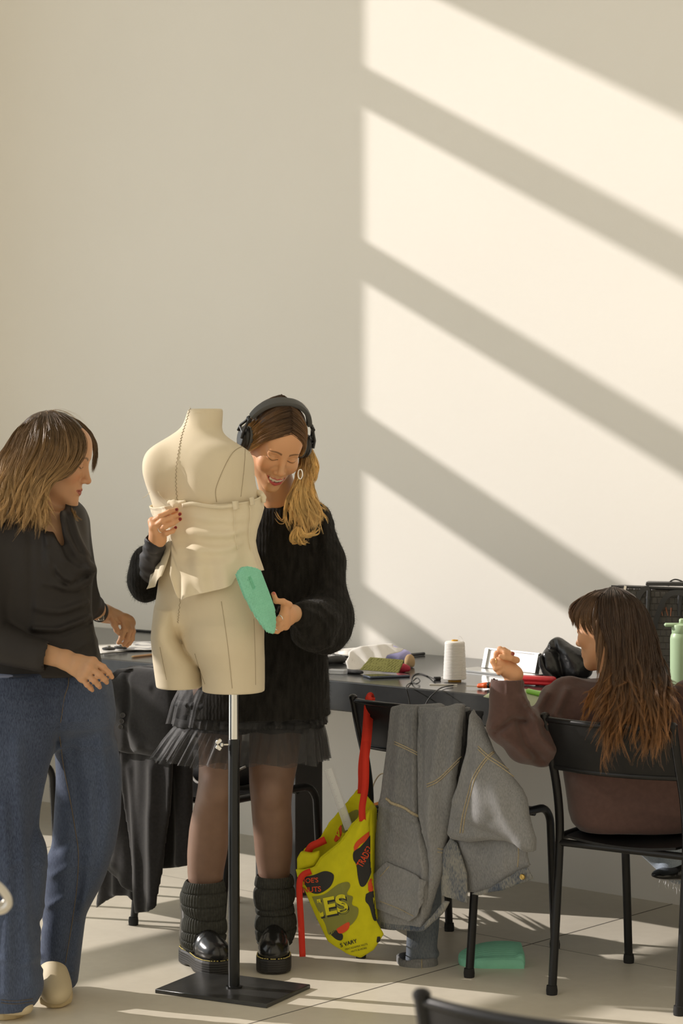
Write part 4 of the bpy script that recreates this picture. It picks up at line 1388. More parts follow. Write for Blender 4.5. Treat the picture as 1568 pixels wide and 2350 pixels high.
flounce('tulle_flounce', M_tulle, sk, [(1655, 412, 740, .130), (1695, 382, 747, .140), (1742, 352, 752, .150)], 30, .011, 8, hem=.010, layers=2)
flounce('tulle_band', M_tulle, sk, [(1575, 412, 742, .128), (1610, 396, 748, .138), (1660, 384, 748, .142)], 26, .007, 12, hem=.004, layers=1)
rf = np.concatenate
for (y0, amp_) in ((1612, .005), (1655, .006)):
    flounce('gathered_ruffle', M_lining, sk, [(y0 - 9, 404, 745, .136), (y0, 396, 750, .144), (y0 + 9, 402, 746, .138)], 46, amp_, int(y0), hem=.004, nz=6)
# ---- legs in sheer tights, leg warmers, boots
M_tights = mat('sheer_tights', srgb(132, 104, 88), rough=0.48, spec=0.4, var=.05, vscale=30)
F = Field()
for rows in LEGS2: F.u(loft(prow(rows)))
F.u(ell(P(497, 1815, 6.615), (.034, .030, .040)), .03); F.u(ell(P(622, 1815, 6.66), (.034, .030, .040)), .03)
sculpt('tights', F, 0.005, M_tights, w2, soft=2)
M_rib = mat('charcoal_rib_knit', (0.055, 0.056, 0.050), rough=0.95, spec=0.1, bump=0.5, bscale=300, var=.2, vscale=90)
def warmer(cx_top, rows, Yc, seed):
    rg = np.random.default_rng(seed)
    ys = np.array([r[0] for r in rows], float)
    nphi, nz = 300, 150
    ph = np.linspace(0, 2 * math.pi, nphi, endpoint=False)
    py = np.linspace(ys[0], ys[-1], nz)
    # scrunches: bulging rolls with tight creases, tilting round the leg
    edges = np.array([r[0] for r in rows if r[3]], float)
    V = np.zeros((nz, nphi, 3))
    tl = rg.normal(size=len(edges)) * 4
    for j in range(nphi):
        e = edges + tl * np.sin(ph[j] + np.arange(len(edges)) * 1.3) * .9
        e[0] = edges[0] - 2; e[-1] = edges[-1] + 1
        k = np.clip(np.searchsorted(e, py) - 1, 0, len(e) - 2)
        t = (py - e[k]) / (e[k + 1] - e[k])
        prof = np.sqrt(np.clip(1 - (2 * np.clip(t, 0, 1) - 1) ** 4, 0, 1))
        xl = np.interp(py, ys, [r[1] for r in rows]); xr = np.interp(py, ys, [r[2] for r in rows])
        w = (xr - xl) / 2 / FPX * Yc; cx = ((xl + xr) / 2 - CX) / FPX * Yc
        rib = .0011 * np.sin(46 * ph[j])
        rr = w - .008 + .0085 * prof + rib + .0025 * math.sin(2 * ph[j] + 1.0) * np.sin(py * .07)
        V[:, j, 0] = cx + rr * math.sin(ph[j]); V[:, j, 1] = Yc - rr * 1.04 * math.cos(ph[j]); V[:, j, 2] = EH - (py - HY) / FPX * Yc
    # turn the top rim inwards
    rim = V[0].copy(); ctr = rim.mean(0); rim2 = ctr + (rim - ctr) * .86; rim2[:, 2] -= .012
    V = np.concatenate([rim2[None], V])
    I = np.arange((nz + 1) * nphi).reshape(nz + 1, nphi); J = np.roll(I, -1, 1)
    return V.reshape(-1, 3), np.stack([I[:-1], I[1:], J[1:], J[:-1]], -1).reshape(-1, 4)
v, f = warmer(0, [(2020, 426, 513, 1), (2034, 422, 514, 0), (2046, 417, 518, 1), (2075, 414, 520, 1), (2098, 421, 518, 1), (2120, 419, 519, 0), (2140, 418, 519, 1), (2156, 414, 518, 1), (2172, 420, 514, 1), (2180, 425, 508, 1)], 6.70, 2)
mk('leg_warmer', v, f, M_rib, w2)
v, f = warmer(0, [(2008, 587, 672, 1), (2020, 586, 674, 0), (2034, 585, 674, 1), (2058, 583, 676, 0), (2078, 583, 675, 1), (2096, 587, 679, 1), (2128, 586, 680, 1), (2146, 589, 675, 0), (2160, 588, 673, 1), (2166, 592, 668, 1)], 6.75, 4)
mk('leg_warmer', v, f, M_rib, w2)
M_boot = mat('black_polished_leather', (0.014, 0.014, 0.014), rough=0.2, spec=0.6, bump=0.12, bscale=45, bdist=.004)
M_sole = mat('black_platform_sole', (0.022, 0.021, 0.020), rough=0.5, spec=0.4, wave=('Z', 45, 0, .6), bdist=.001)
M_welt = mat('yellow_welt_stitch', (0.72, 0.60, 0.20), rough=0.7)
def boot(heel, toe, par, parts_label=None):
    h = np.asarray(heel, float); t = np.asarray(toe, float); d = t - h; Ln = np.linalg.norm(d); d /= Ln
    sd_ = np.array([d[1], -d[0], 0]); R = np.stack([sd_, d, [0, 0, 1]], 1)
    def outline(g=0.0, n=40):
        s = np.linspace(0, 1, n // 2); w = np.interp(s, [0, .08, .2, .4, .68, .85, .95, 1], [.012, .029, .036, .036, .049, .047, .034, .012]) + g
        y = s * (Ln + 2 * g) - g
        return list(zip(w, y)) + list(zip(-w[::-1], y[::-1]))
    pol = np.array(outline(.004))
    def solef(p):
        q = (p - h) @ R
        d2 = sd_poly(pol, q[:, 0], q[:, 1])
        arch = np.interp(q[:, 1] / Ln, [0, .28, .36, .5, .6, 1.0], [0, 0, .006, .006, 0, .004])
        dz = np.maximum(q[:, 2] - .046, arch - q[:, 2])
        a, b = d2 + .005, dz + .005
        return np.sqrt(np.maximum(a, 0) ** 2 + np.maximum(b, 0) ** 2) + np.minimum(np.maximum(a, b), 0) - .005
    F = Field(); X = lambda pr: xf(pr, h, R)
    F.u(X(ell((0, Ln * .77, .064), (.046, .066, .040))))
    F.u(X(ell((0, Ln * .50, .076), (.038, .075, .050))), .03)
    F.u(X(ell((0, Ln * .20, .080), (.034, .052, .052))), .03)
    F.u(X(cap((0, Ln * .28, .08), (0, Ln * .24, .20), .042, .044)), .03)
    F.i(Prim(lambda p: .040 - p[:, 2], h, 1), 0)
    F.disp = lambda p: .0012 * np.sin(((p - h) @ R)[:, 1] * 190 + 3 * vnoise(p * 25)) * np.exp(-((((p - h) @ R)[:, 1] / Ln - .60) / .10) ** 2)
    up = sculpt('boot', F, .003, M_boot, par, origin=h)
    so = sculpt('sole', Field().u(Prim(solef, h + d * Ln / 2 + [0, 0, .02], Ln / 2 + .06)), .0032, M_sole, up)
    pl = np.array(outline(.001, 120)); b = MB()
    for i in range(0, len(pl) - 1, 1):
        a_, c_ = pl[i], pl[i + 1]
        L1 = np.linalg.norm(c_ - a_)
        if L1 > .03: continue
        m1 = a_ + (c_ - a_) * .2; m2 = a_ + (c_ - a_) * .8
        b.tube([h + R @ np.array([*m1, .0475]), h + R @ np.array([*m2, .0475])], .0013, 5)
    b.build('welt_stitching', M_welt, up)
    return up
boot((-.475, 6.775, 0), (-.350, 6.555, 0), w2)
boot((-.203, 6.83, 0), (-.202, 6.575, 0), w2)

# ---- hair and headphones
M_hair = mat('hair', (1, 1, 1), rough=0.42, spec=0.5, vcol='tint', var=.12, vscale=40)
DK2, MD2, BL2 = srgb(78, 56, 37), srgb(142, 104, 62), srgb(236, 196, 126)
def hair2():
    L_ = lambda *q: HX(*q)
    capF = Field(disp=lambda p: .0016 * vnoise(p * 60), slack=.004)
    capF.u(xf(ell((0, -.022, .036), (.082, .101, .092)), H2o, H2R, H2s))
    # cut away the face below the hairline (a curved front)
    def facecut(p):
        q = (p - H2o) @ H2R / H2s
        hl = .070 - 7.0 * np.minimum(np.abs(q[:, 0]), .062) ** 2 - 90 * np.minimum(np.abs(q[:, 0]), .07) ** 4 * 20
        hl = np.interp(np.abs(q[:, 0]), [0, .02, .04, .055, .068, .09], [.078, .074, .058, .036, -.005, -.04])
        return np.maximum(q[:, 2] - hl, -(q[:, 1] - .012)) * .8
    capF.s(Prim(facecut, H2o, .3), .004)
    v, f = nets(capF, .0032)
    parts = [(v, f, np.tile(np.array(DK2) * .8, (len(v), 1)))]
    # strands from the parting down both sides
    def side(m, seed, n):
        g = []
        for k, a in enumerate(np.linspace(0, 1, 7)):
            y0 = .080 - .115 * a; z0 = .098 + .034 * math.sin(a * 2.2)
            z0 = {0: .086, 1: .108, 2: .122, 3: .128, 4: .128, 5: .122, 6: .112}[k]
            y0 = {0: .074, 1: .054, 2: .028, 3: .0, 4: -.03, 5: -.06, 6: -.085}[k]
            pts = [L_(m * .002, y0, z0), L_(m * .036, y0 * .97 + .003, z0 - .018), L_(m * .064, y0 * .75, z0 - .052), L_(m * .080, y0 * .45 - .012, z0 - .105 + .01 * a), L_(m * .080, -.035 - .03 * a, -.055)]
            g.append(pts)
        return hair_from_guides(g, n, M=18, spread=.008, wob=.002, r=.0008, ramp=[(0, DK2), (.5, MD2), (1, BL2)], seed=seed, lenvar=.04, tight=.005)
    parts.append(side(-1, 1, 2200)); parts.append(side(1, 2, 2200))
    # the thick lit lock falling over her left shoulder (picture right)
    def lk(*pp): return [P(*q) for q in pp]
    fall = [lk((694, 1020, 6.60), (691, 1065, 6.57), (678, 1110, 6.50), (664, 1150, 6.49), (664, 1190, 6.515), (676, 1225, 6.52)),
            lk((698, 1015, 6.60), (696, 1062, 6.57), (688, 1110, 6.51), (682, 1150, 6.49), (690, 1195, 6.505), (700, 1234, 6.51)),
            lk((702, 1012, 6.60), (700, 1058, 6.58), (697, 1108, 6.52), (702, 1150, 6.50), (716, 1190, 6.51), (712, 1232, 6.52)),
            lk((705, 1010, 6.61), (705, 1056, 6.59), (704, 1100, 6.54), (714, 1145, 6.52), (728, 1180, 6.53), (724, 1222, 6.53)),
            lk((708, 1008, 6.61), (708, 1052, 6.60), (710, 1095, 6.56), (714, 1130, 6.55), (728, 1165, 6.55), (735, 1205, 6.55))]
    parts.append(hair_from_guides(fall, 3600, M=28, spread=.012, wob=.010, r=.00062, ramp=[(0, srgb(132, 98, 58)), (.3, srgb(184, 142, 86)), (.65, BL2), (1, srgb(244, 208, 142))], seed=3, tight=.006, curl=.018, clump=20))
    puff = [lk((704, 1012, 6.60), (720, 1045, 6.60), (727, 1082, 6.59), (712, 1112, 6.58)), lk((704, 1025, 6.60), (714, 1055, 6.59), (716, 1088, 6.58), (702, 1118, 6.57))]
    parts.append(hair_from_guides(puff, 700, M=18, spread=.009, wob=.004, r=.0006, ramp=[(0, MD2), (.5, BL2), (1, BL2)], seed=4, tight=.006))
    wisp = [lk((684, 1100, 6.50), (664, 1140, 6.47), (659, 1180, 6.50), (657, 1212, 6.52), (644, 1225, 6.525), (628, 1205, 6.53)), lk((682, 1110, 6.50), (660, 1150, 6.48), (650, 1190, 6.51), (640, 1180, 6.52), (630, 1160, 6.52))]
    parts.append(hair_from_guides(wisp, 60, M=28, spread=.004, wob=.003, r=.0006, ramp=[(0, MD2), (1, BL2)], seed=5, clump=30, tight=.003))
    ends = [lk((690, 1215, 6.49), (705, 1228, 6.48), (728, 1222, 6.50), (738, 1205, 6.52)), lk((680, 1210, 6.49), (664, 1228, 6.48), (668, 1242, 6.49), (690, 1238, 6.50)), lk((700, 1220, 6.49), (697, 1240, 6.49), (706, 1252, 6.50), (712, 1240, 6.5))]
    parts.append(hair_from_guides(ends, 420, M=18, spread=.008, wob=.005, r=.0006, ramp=[(0, BL2), (1, srgb(226, 188, 120))], seed=6))
    # behind her right shoulder (picture left), seen past the headphones
    back = [lk((640, 938, 6.585), (592, 954, 6.60), (552, 1000, 6.63), (548, 1060, 6.66), (560, 1130, 6.68)), lk((650, 938, 6.61), (606, 948, 6.62), (568, 985, 6.66), (560, 1050, 6.70), (570, 1140, 6.72))]
    parts.append(hair_from_guides(back, 1100, M=22, spread=.010, wob=.004, r=.0007, ramp=[(0, MD2), (.5, srgb(186, 146, 88)), (1, BL2)], seed=7))
    fly = [lk((650, 925, 6.56), (610, 935, 6.6), (575, 965, 6.62), (548, 1010, 6.63)), lk((660, 922, 6.56), (690, 925, 6.56), (715, 960, 6.57), (722, 1000, 6.58))]
    parts.append(hair_from_guides(fly, 36, M=18, spread=.012, wob=.004, r=.0003, clump=1, ramp=[(0, MD2), (1, BL2)], seed=8))
    return merge(parts)
v, f, c = hair2()
mk('hair', v, f, M_hair, w2, cols=c)
ear = P(689, 1074, 6.475)
er = MB()
pts = [ear + np.array([.013 * math.sin(t) * .5, -.004, -.018 + .014 * math.cos(t)]) for t in np.linspace(0, 2 * math.pi, 24, endpoint=False)]
er.tube(pts, .0024, 8, closed=True).build('hoop_earring', M_silver, w2, True)

M_hp = mat('black_headphone_plastic', (0.016, 0.016, 0.017), rough=0.3, spec=0.5)
M_hpad = mat('grey_padded_band', (0.10, 0.10, 0.098), rough=0.6, spec=0.3, bump=.15, bscale=300)
hp = tag(empty('headphones', HX(0, -.01, .13)), 'black over-ear headphones worn by the smiling woman', 'headphones')
v = []; nb = 40
prof = [(-.016, 0), (-.014, .007), (0, .009), (.014, .007), (.016, 0), (.014, -.006), (0, -.007), (-.014, -.006)]
for t in np.linspace(-1.28, 1.28, nb):
    c_ = np.array([math.sin(t) * .0935, -.012 - .012 * abs(math.sin(t)), .036 + math.cos(t) * .100])
    nr = np.array([math.sin(t), 0, math.cos(t)])
    k = 1 - .25 * (abs(t) / 1.28) ** 3
    for (a, b) in prof:
        v.append(HX(*(c_ + np.array([0, a * k, 0]) + nr * b)))
np_ = len(prof); f = []
for i in range(nb - 1):
    for k in range(np_):
        f.append((i * np_ + k, i * np_ + (k + 1) % np_, (i + 1) * np_ + (k + 1) % np_, (i + 1) * np_ + k))
f += [tuple(range(np_)), tuple((nb - 1) * np_ + k for k in range(np_))[::-1]]
autosmooth(mk('headband', v, f, M_hpad, hp), 60)
for m in (-1, 1):
    F = Field(); X = lambda pr: xf(pr, H2o, H2R, H2s)
    F.u(X(disc((m * .096, -.012, -.002), (1, 0, 0), .036, .008, .005)))
    F.u(X(disc((m * .104, -.012, -.002), (1, 0, 0), .029, .006, .004)), .003)
    cup = sculpt('ear_cup', F, .0028, M_hp, hp)
    F = Field(); F.u(X(disc((m * .084, -.011, -.002), (1, 0, 0), .037, .008, .007)))
    sculpt('ear_pad', F, .003, M_hpad, cup)
    b = MB()
    arm_ = [HX(m * .098, -.022, .066), HX(m * .104, -.022, .050), HX(m * .112, -.030, .030), HX(m * .113, -.034, .008)]
    b.tube(arm_, .0042, 8)
    arm_ = [HX(m * .098, -.010, .066), HX(m * .104, -.008, .050), HX(m * .112, .004, .030), HX(m * .113, .010, .008)]
    b.tube(arm_, .0042, 8)
    b.tube([HX(m * .100, -.024, .060), HX(m * .100, -.004, .060)], .0060, 8)
    b.tube([HX(m * .112, -.032, .024), HX(m * .112, .006, .024)], .0045, 8)
    autosmooth(b.build('yoke', M_hp, hp))
# ================================================================ the woman at the left in dark blouse and wide jeans
SK1 = np.array(srgb(194, 147, 111))
H1R = frame((.955, -.12, -.27), (.25, -.02, .97)); H1s = 1.0
H1o = P(208, 1106, 6.15) - H1R @ (np.array([0, .1125, -.0365]) * H1s)
X1 = lambda *q: head_xyz(H1o, H1R, H1s, q)
def hand_r1():
    D = 5.965
    w = P(150, 1514, 5.985)
    kn = [P(214, 1518, D - .004), P(208, 1532, D - .010), P(200, 1545, D - .006), P(189, 1556, D + .004)]
    fg = [([kn[0], P(237, 1531, D - .010), P(250, 1544, D - .006), P(257, 1554, D)], .0086),
          ([kn[1], P(229, 1548, D - .018), P(240, 1559, D - .010), P(245, 1566, D + .002)], .0088),
          ([kn[2], P(216, 1561, D - .016), P(225, 1571, D - .006), P(229, 1577, D + .006)], .0084),
          ([kn[3], P(200, 1571, D - .006), P(208, 1579, D + .002), P(212, 1584, D + .010)], .0076),
          ([P(190, 1512, D + .02), P(222, 1524, D + .026), P(240, 1541, D + .022)], .0092)]
    return w, kn, fg
def hand_l1():
    D = 6.46
    w = P(240, 1408, D)
    kn = [P(280, 1419, D - .012), P(289, 1420, D), P(297, 1424, D + .012), P(301, 1430, D + .022)]
    fg = [([kn[0], P(286, 1444, D - .020), P(279, 1463, D - .018), P(272, 1475, D - .010)], .0086),
          ([kn[1], P(298, 1446, D - .010), P(292, 1467, D - .010), P(284, 1480, D - .004)], .0086),
          ([kn[2], P(304, 1448, D + .006), P(300, 1468, D + .004), P(292, 1482, D + .006)], .0082),
          ([kn[3], P(306, 1449, D + .018), P(304, 1466, D + .016), P(298, 1478, D + .016)], .0074),
          ([P(254, 1412, D - .018), P(262, 1432, D - .026), P(268, 1446, D - .024), P(273, 1453, D - .018)], .0092)]
    return w, kn, fg
TORSO1 = [(1148, 88, 176, 6.20, .055), (1160, 40, 190, 6.195, .085), (1172, 5, 197, 6.19, .108), (1200, -38, 201, 6.18, .125), (1250, -60, 203, 6.17, .135), (1290, -68, 208, 6.17, .138), (1308, -70, 213, 6.17, .138),
          (1325, -70, 212, 6.17, .136), (1350, -70, 209, 6.17, .132), (1400, -66, 209, 6.17, .126), (1450, -66, 214, 6.17, .124), (1500, -70, 227, 6.18, .128), (1545, -74, 236, 6.18, .132)]
NECK1 = [(94, 1146), (126, 1140), (139, 1160), (142, 1195), (145, 1225), (146, 1266), (128, 1250), (110, 1222), (96, 1206)]
pl_n = Plane((110 - CX) / FPX * 6.05, 6.05, 0)
JL = [[(1545, -76, 120, 6.13, .120), (1620, -78, 130, 6.125, .122), (1660, -80, 135, 6.12, .118), (1700, -80, 128, 6.115, .108), (1767, -76, 110, 6.11, .098), (1840, -72, 100, 6.11, .092), (1905, -70, 93, 6.11, .090), (1938, -68, 105, 6.11, .092),
       (1965, -66, 109, 6.11, .094), (2030, -64, 107, 6.115, .096), (2100, -62, 99, 6.12, .098), (2160, -60, 94, 6.12, .100), (2210, -58, 89, 6.12, .102), (2232, -58, 95, 6.12, .102), (2256, -58, 100, 6.12, .102), (2280, -58, 97, 6.12, .102), (2309, -56, 81, 6.12, .100)],
      [(1545, 100, 240, 6.27, .110), (1564, 105, 247, 6.27, .112), (1620, 118, 253, 6.27, .112), (1680, 122, 262, 6.28, .108), (1731, 127, 275, 6.28, .102), (1767, 131, 278, 6.28, .098), (1796, 131, 279, 6.285, .096), (1869, 126, 278, 6.29, .094),
       (1905, 121, 273, 6.295, .094), (1940, 117, 267, 6.30, .094), (1967, 106, 256, 6.305, .094), (2029, 100, 234, 6.32, .092), (2097, 97, 195, 6.335, .090), (2146, 95, 189, 6.345, .090), (2229, 93, 180, 6.36, .090), (2259, 94, 177, 6.365, .090)]]
PELV1 = [(1530, -76, 236, 6.20, .130), (1580, -78, 248, 6.20, .142), (1640, -80, 256, 6.20, .142), (1665, -78, 250, 6.20, .115), (1700, -50, 190, 6.20, .03)]
def body1():
    F = Field()
    add_head(F, H1o, H1R, H1s)
    F.u(cap(X1(0, -.024, -.055), P(104, 1196, 6.17), .049, .052), .02)
    F.u(cap(P(40, 1215, 6.16), P(150, 1200, 6.20), .06, .05), .05)
    F.u(loft([(z, a, b, c - .009, d - .008) for z, a, b, c, d in prow([r for r in TORSO1 if r[0] >= 1172])]), .02)
    for rows, a, f_ in ((JL[0], P(20, 2240, 6.12), P(20, 2318, 6.12)), (JL[1], P(140, 2200, 6.34), P(142, 2280, 6.33))):
        r = prow(rows); top = np.array([r[0][1], r[0][2], r[0][0]])
        F.u(cap(top, np.array([r[6][1], r[6][2], r[6][0]]), .075, .05), .02); F.u(cap(np.array([r[6][1], r[6][2], r[6][0]]), a, .05, .034), .02); F.u(cap(a, f_, .034, .03), .01)
    for (w, kn, fg), el, sh in ((hand_r1(), P(-38, 1462, 6.02), P(-12, 1235, 6.12)), (hand_l1(), P(185, 1385, 6.30), P(160, 1195, 6.24))):
        F.u(cap(sh, el, .040, .033), .02); F.u(cap(el, w, .036, .0245), .02)
        add_hand(F, w, kn, fg, wr=.029)
    return F
B1 = body1()
def col1(v):
    c = head_cols(v, H1o, H1R, H1s, SK1, lip=np.array(srgb(158, 88, 76)), brow=np.array(srgb(84, 60, 40)))
    return c
b0, b1 = B1.bounds(.01)
nz_ = P(0, 1262, 6.15)[2]
r0, r1 = P(72, 1600, 5.9), P(268, 1462, 6.06)
l0, l1 = P(195, 1495, 6.36), P(318, 1375, 6.56)
w1 = sculpt('person', B1, .004, M_skin, None, origin=np.array([-.83, 6.2, 0.0]), colfn=col1, soft=1, boxes=[
    (b0, (b1[0], b1[1], nz_), .0075), ((H1o[0] - .19, 5.95, nz_ - .008), (H1o[0] + .17, 6.36, H1o[2] + .15), .0021), (r0, r1, .0021), (l0, l1, .0023)])
tag(w1, 'person in dark draped blouse and wide blue jeans standing at the left', 'person')
M_satin = mat('black_satin', (0.024, 0.021, 0.020), rough=0.58, spec=0.25, var=.08, vscale=5, bump=.06, bscale=300)
RD1 = ridges_px([([(119, 1198), (128, 1240), (150, 1285), (180, 1306), (213, 1309)], .013, 9), ([(106, 1230), (118, 1290), (142, 1325), (162, 1333)], .010, 7), ([(140, 1178), (152, 1225), (178, 1275), (208, 1302)], .012, 8),
                 ([(165, 1180), (178, 1225), (200, 1280)], .008, 7), ([(112, 1260), (128, 1318), (160, 1345), (200, 1320)], -.008, 6), ([(100, 1338), (150, 1350), (205, 1325)], .006, 7), ([(75, 1442), (135, 1444), (205, 1416)], .006, 6),
                 ([(85, 1390), (140, 1402), (200, 1380)], .004, 8), ([(75, 1455), (140, 1456), (208, 1430)], -.005, 5), ([(150, 1500), (190, 1480), (220, 1470)], .004, 7), ([(70, 1230), (72, 1330), (66, 1450)], -.006, 9), ([(206, 1330), (208, 1400), (222, 1500)], .004, 5)])
F = Field(disp=lambda p: RD1(p) + .003 * vnoise(p * 9), slack=.012)
F.u(loft(prow(TORSO1), 2.3))
F.u(ell(P(205, 1309, 6.14), (.013, .035, .014)), .012)
F.u(cap(P(-8, 1222, 6.11), P(-35, 1330, 6.06), .058, .060), .03)
F.u(cap(P(-35, 1330, 6.06), P(-40, 1462, 6.03), .060, .060), .03)
F.u(cap(P(-40, 1464, 6.03), P(92, 1504, 5.985), .060, .044), .02)
F.s(cap(P(93, 1504, 5.985), P(130, 1512, 5.98), .0335, .037), .003)
F.u(cap(P(165, 1205, 6.25), P(190, 1380, 6.31), .05, .046), .03)
F.u(cap(P(190, 1380, 6.31), P(212, 1392, 6.38), .044, .036), .02)
BASE1 = Field(disp=F.disp, slack=.012); BASE1.items = list(F.items)
for pts, rr in (([(128, 1150), (139, 1200), (152, 1250), (176, 1285), (212, 1304)], .0125), ([(148, 1160), (158, 1205), (176, 1250), (208, 1290)], .010), ([(112, 1222), (121, 1268), (136, 1302), (160, 1322), (204, 1316)], .014), ([(104, 1262), (116, 1308), (140, 1340), (170, 1346), (206, 1330)], .0095),
                ([(66, 1444), (130, 1447), (204, 1420)], .006), ([(70, 1395), (130, 1404), (196, 1384)], .005)):
    w = front_many(spline(np.array(pts, float), 5), BASE1)
    w = w[np.abs(BASE1.ev(w)) < .01]
    for i in range(len(w) - 1): F.u(cap(w[i] + [0, .004, 0], w[i + 1] + [0, .004, 0], rr * (.55 if i < 2 or i > len(w) - 4 else 1)), .012)
F.s(slab(pl_n, NECK1, .14, 0.03, .003, smooth_pts=True), .004)
F.s(cap(X1(0, -.02, -.06), P(112, 1180, 6.17), .056, .055), .008)
bl = sculpt('blouse', F, .0044, M_satin, w1, soft=3)
autosmooth(MB().lathe(P(206, 1309, 6.085), [(.004, -.002), (.0055, 0), (.004, .002)], 12).build('brooch_pin', M_silver, bl))
def denim(name, a, b_, fade=.5, scale=3.0, rough=.8):
    m, nt, bs = _nodes(name); L = nt.links; N = nt.nodes.new
    tc = N('ShaderNodeTexCoord')
    n1 = N('ShaderNodeTexNoise'); n1.inputs['Scale'].default_value = scale; n1.inputs['Detail'].default_value = 5
    mp = N('ShaderNodeMapping'); mp.inputs['Scale'].default_value = (1, 1, .45)
    L.new(tc.outputs['Object'], mp.inputs['Vector']); L.new(mp.outputs[0], n1.inputs['Vector'])
    n2 = N('ShaderNodeTexNoise'); n2.inputs['Scale'].default_value = 420; n2.inputs['Detail'].default_value = 2
    mp2 = N('ShaderNodeMapping'); mp2.inputs['Scale'].default_value = (1, 1, .22)
    L.new(tc.outputs['Object'], mp2.inputs['Vector']); L.new(mp2.outputs[0], n2.inputs['Vector'])
    ad = N('ShaderNodeMath'); ad.operation = 'MULTIPLY_ADD'; ad.inputs[1].default_value = .8
    L.new(n2.outputs['Fac'], ad.inputs[0]); L.new(n1.outputs['Fac'], ad.inputs[2])
    r = N('ShaderNodeMapRange'); r.inputs['From Min'].default_value = .9 - fade * .5; r.inputs['From Max'].default_value = .9 + fade * .5
    L.new(ad.outputs[0], r.inputs['Value'])
    mx = N('ShaderNodeMix'); mx.data_type = 'RGBA'; mx.inputs['A'].default_value = (*a, 1); mx.inputs['B'].default_value = (*b_, 1)
    L.new(r.outputs[0], mx.inputs['Factor']); L.new(mx.outputs['Result'], bs.inputs['Base Color'])
    bs.inputs['Roughness'].default_value = rough; bs.inputs['Specular IOR Level'].default_value = .2; bs.inputs['Sheen Weight'].default_value = .1
    bp = N('ShaderNodeBump'); bp.inputs['Strength'].default_value = .35; bp.inputs['Distance'].default_value = .0008
    L.new(n2.outputs['Fac'], bp.inputs['Height']); L.new(bp.outputs[0], bs.inputs['Normal'])
    return m
M_jean = denim('blue_denim', srgb(46, 54, 74), srgb(84, 96, 120), .55)
M_stitch = mat('tan_stitching', srgb(104, 92, 76), rough=.9)
M_shoe = mat('cream_sneaker_leather', srgb(205, 190, 158), rough=.6)
M_rubber = mat('pale_rubber_sole', srgb(196, 178, 140), rough=.7)
RJ0 = ridges_px([([(0, 1600), (60, 1612), (140, 1600)], .004, 6), ([(0, 1635), (70, 1650), (132, 1640)], .004, 6), ([(160, 1610), (200, 1600), (245, 1590)], .004, 6), ([(150, 1660), (200, 1655), (250, 1650)], .004, 6), ([(150, 1700), (210, 1712), (262, 1705)], .004, 7),
                ([(40, 1700), (45, 1850), (60, 2050), (70, 2250)], .013, 15), ([(85, 1800), (70, 1950), (75, 2150)], -.011, 14), ([(10, 1850), (20, 2050), (15, 2280)], .012, 13), ([(230, 1700), (250, 1850), (230, 2000), (180, 2100)], .011, 14), ([(165, 1700), (180, 1850), (178, 2020), (160, 2180)], -.009, 14),
                ([(205, 1800), (212, 1950), (190, 2080)], .010, 11), ([(140, 1640), (148, 1580), (155, 1545)], -.007, 6), ([(141, 1660), (132, 1700)], -.008, 8), ([(100, 2225), (130, 2235), (170, 2228)], .006, 6), ([(0, 2200), (50, 2215), (90, 2195)], .006, 8),
                ([(130, 1950), (160, 1930), (200, 1940)], -.007, 9), ([(120, 2010), (170, 1985), (225, 1990)], .006, 9), ([(110, 2080), (150, 2060), (190, 2070)], .006, 8), ([(20, 1990), (60, 1970), (100, 1985)], .006, 9), ([(10, 2100), (60, 2090), (95, 2120)], -.006, 9)])
RJ = RJ0
F = Field(disp=lambda p: RJ(p) + .0035 * vnoise(p * 11), slack=.012)
F.u(loft(prow(PELV1), 2.2))
F.u(loft(prow(JL[0]), 2.1), .05)
F.u(loft(prow(JL[1]), 2.1), .05)
for (px, py, Y, r) in ((20, 2315, 6.12, .075), (138, 2264, 6.365, .046)):
    F.s(cap(P(px, py + 4, Y), P(px, py - 30, Y), r, r * .9), .004)
je = sculpt('jeans', F, .0055, M_jean, w1, soft=1)
JF = F
q = spline(np.array([(137, 1690), (146, 1760), (160, 1830), (172, 1900), (180, 1960), (176, 2040), (165, 2120), (150, 2210)], float), 6)
MB().tube(front_many(q, JF, off=.0006), .0012, 5).build('inseam_stitching', M_stitch, je, True)
q = spline(np.array([(158, 1552), (156, 1575), (148, 1600), (142, 1640), (139, 1658)], float), 6)
MB().tube(front_many(q, JF, off=.0006), .0012, 5).build('fly_stitching', M_stitch, je, True)
b = MB()
for yy in (2294, 2301): b.tube(front_many([(x, yy + 3 * math.sin(x * .05)) for x in np.linspace(2, 76, 24)], JF, off=.0006), .0008, 5)
b.build('hem_stitching', M_stitch, je, True)
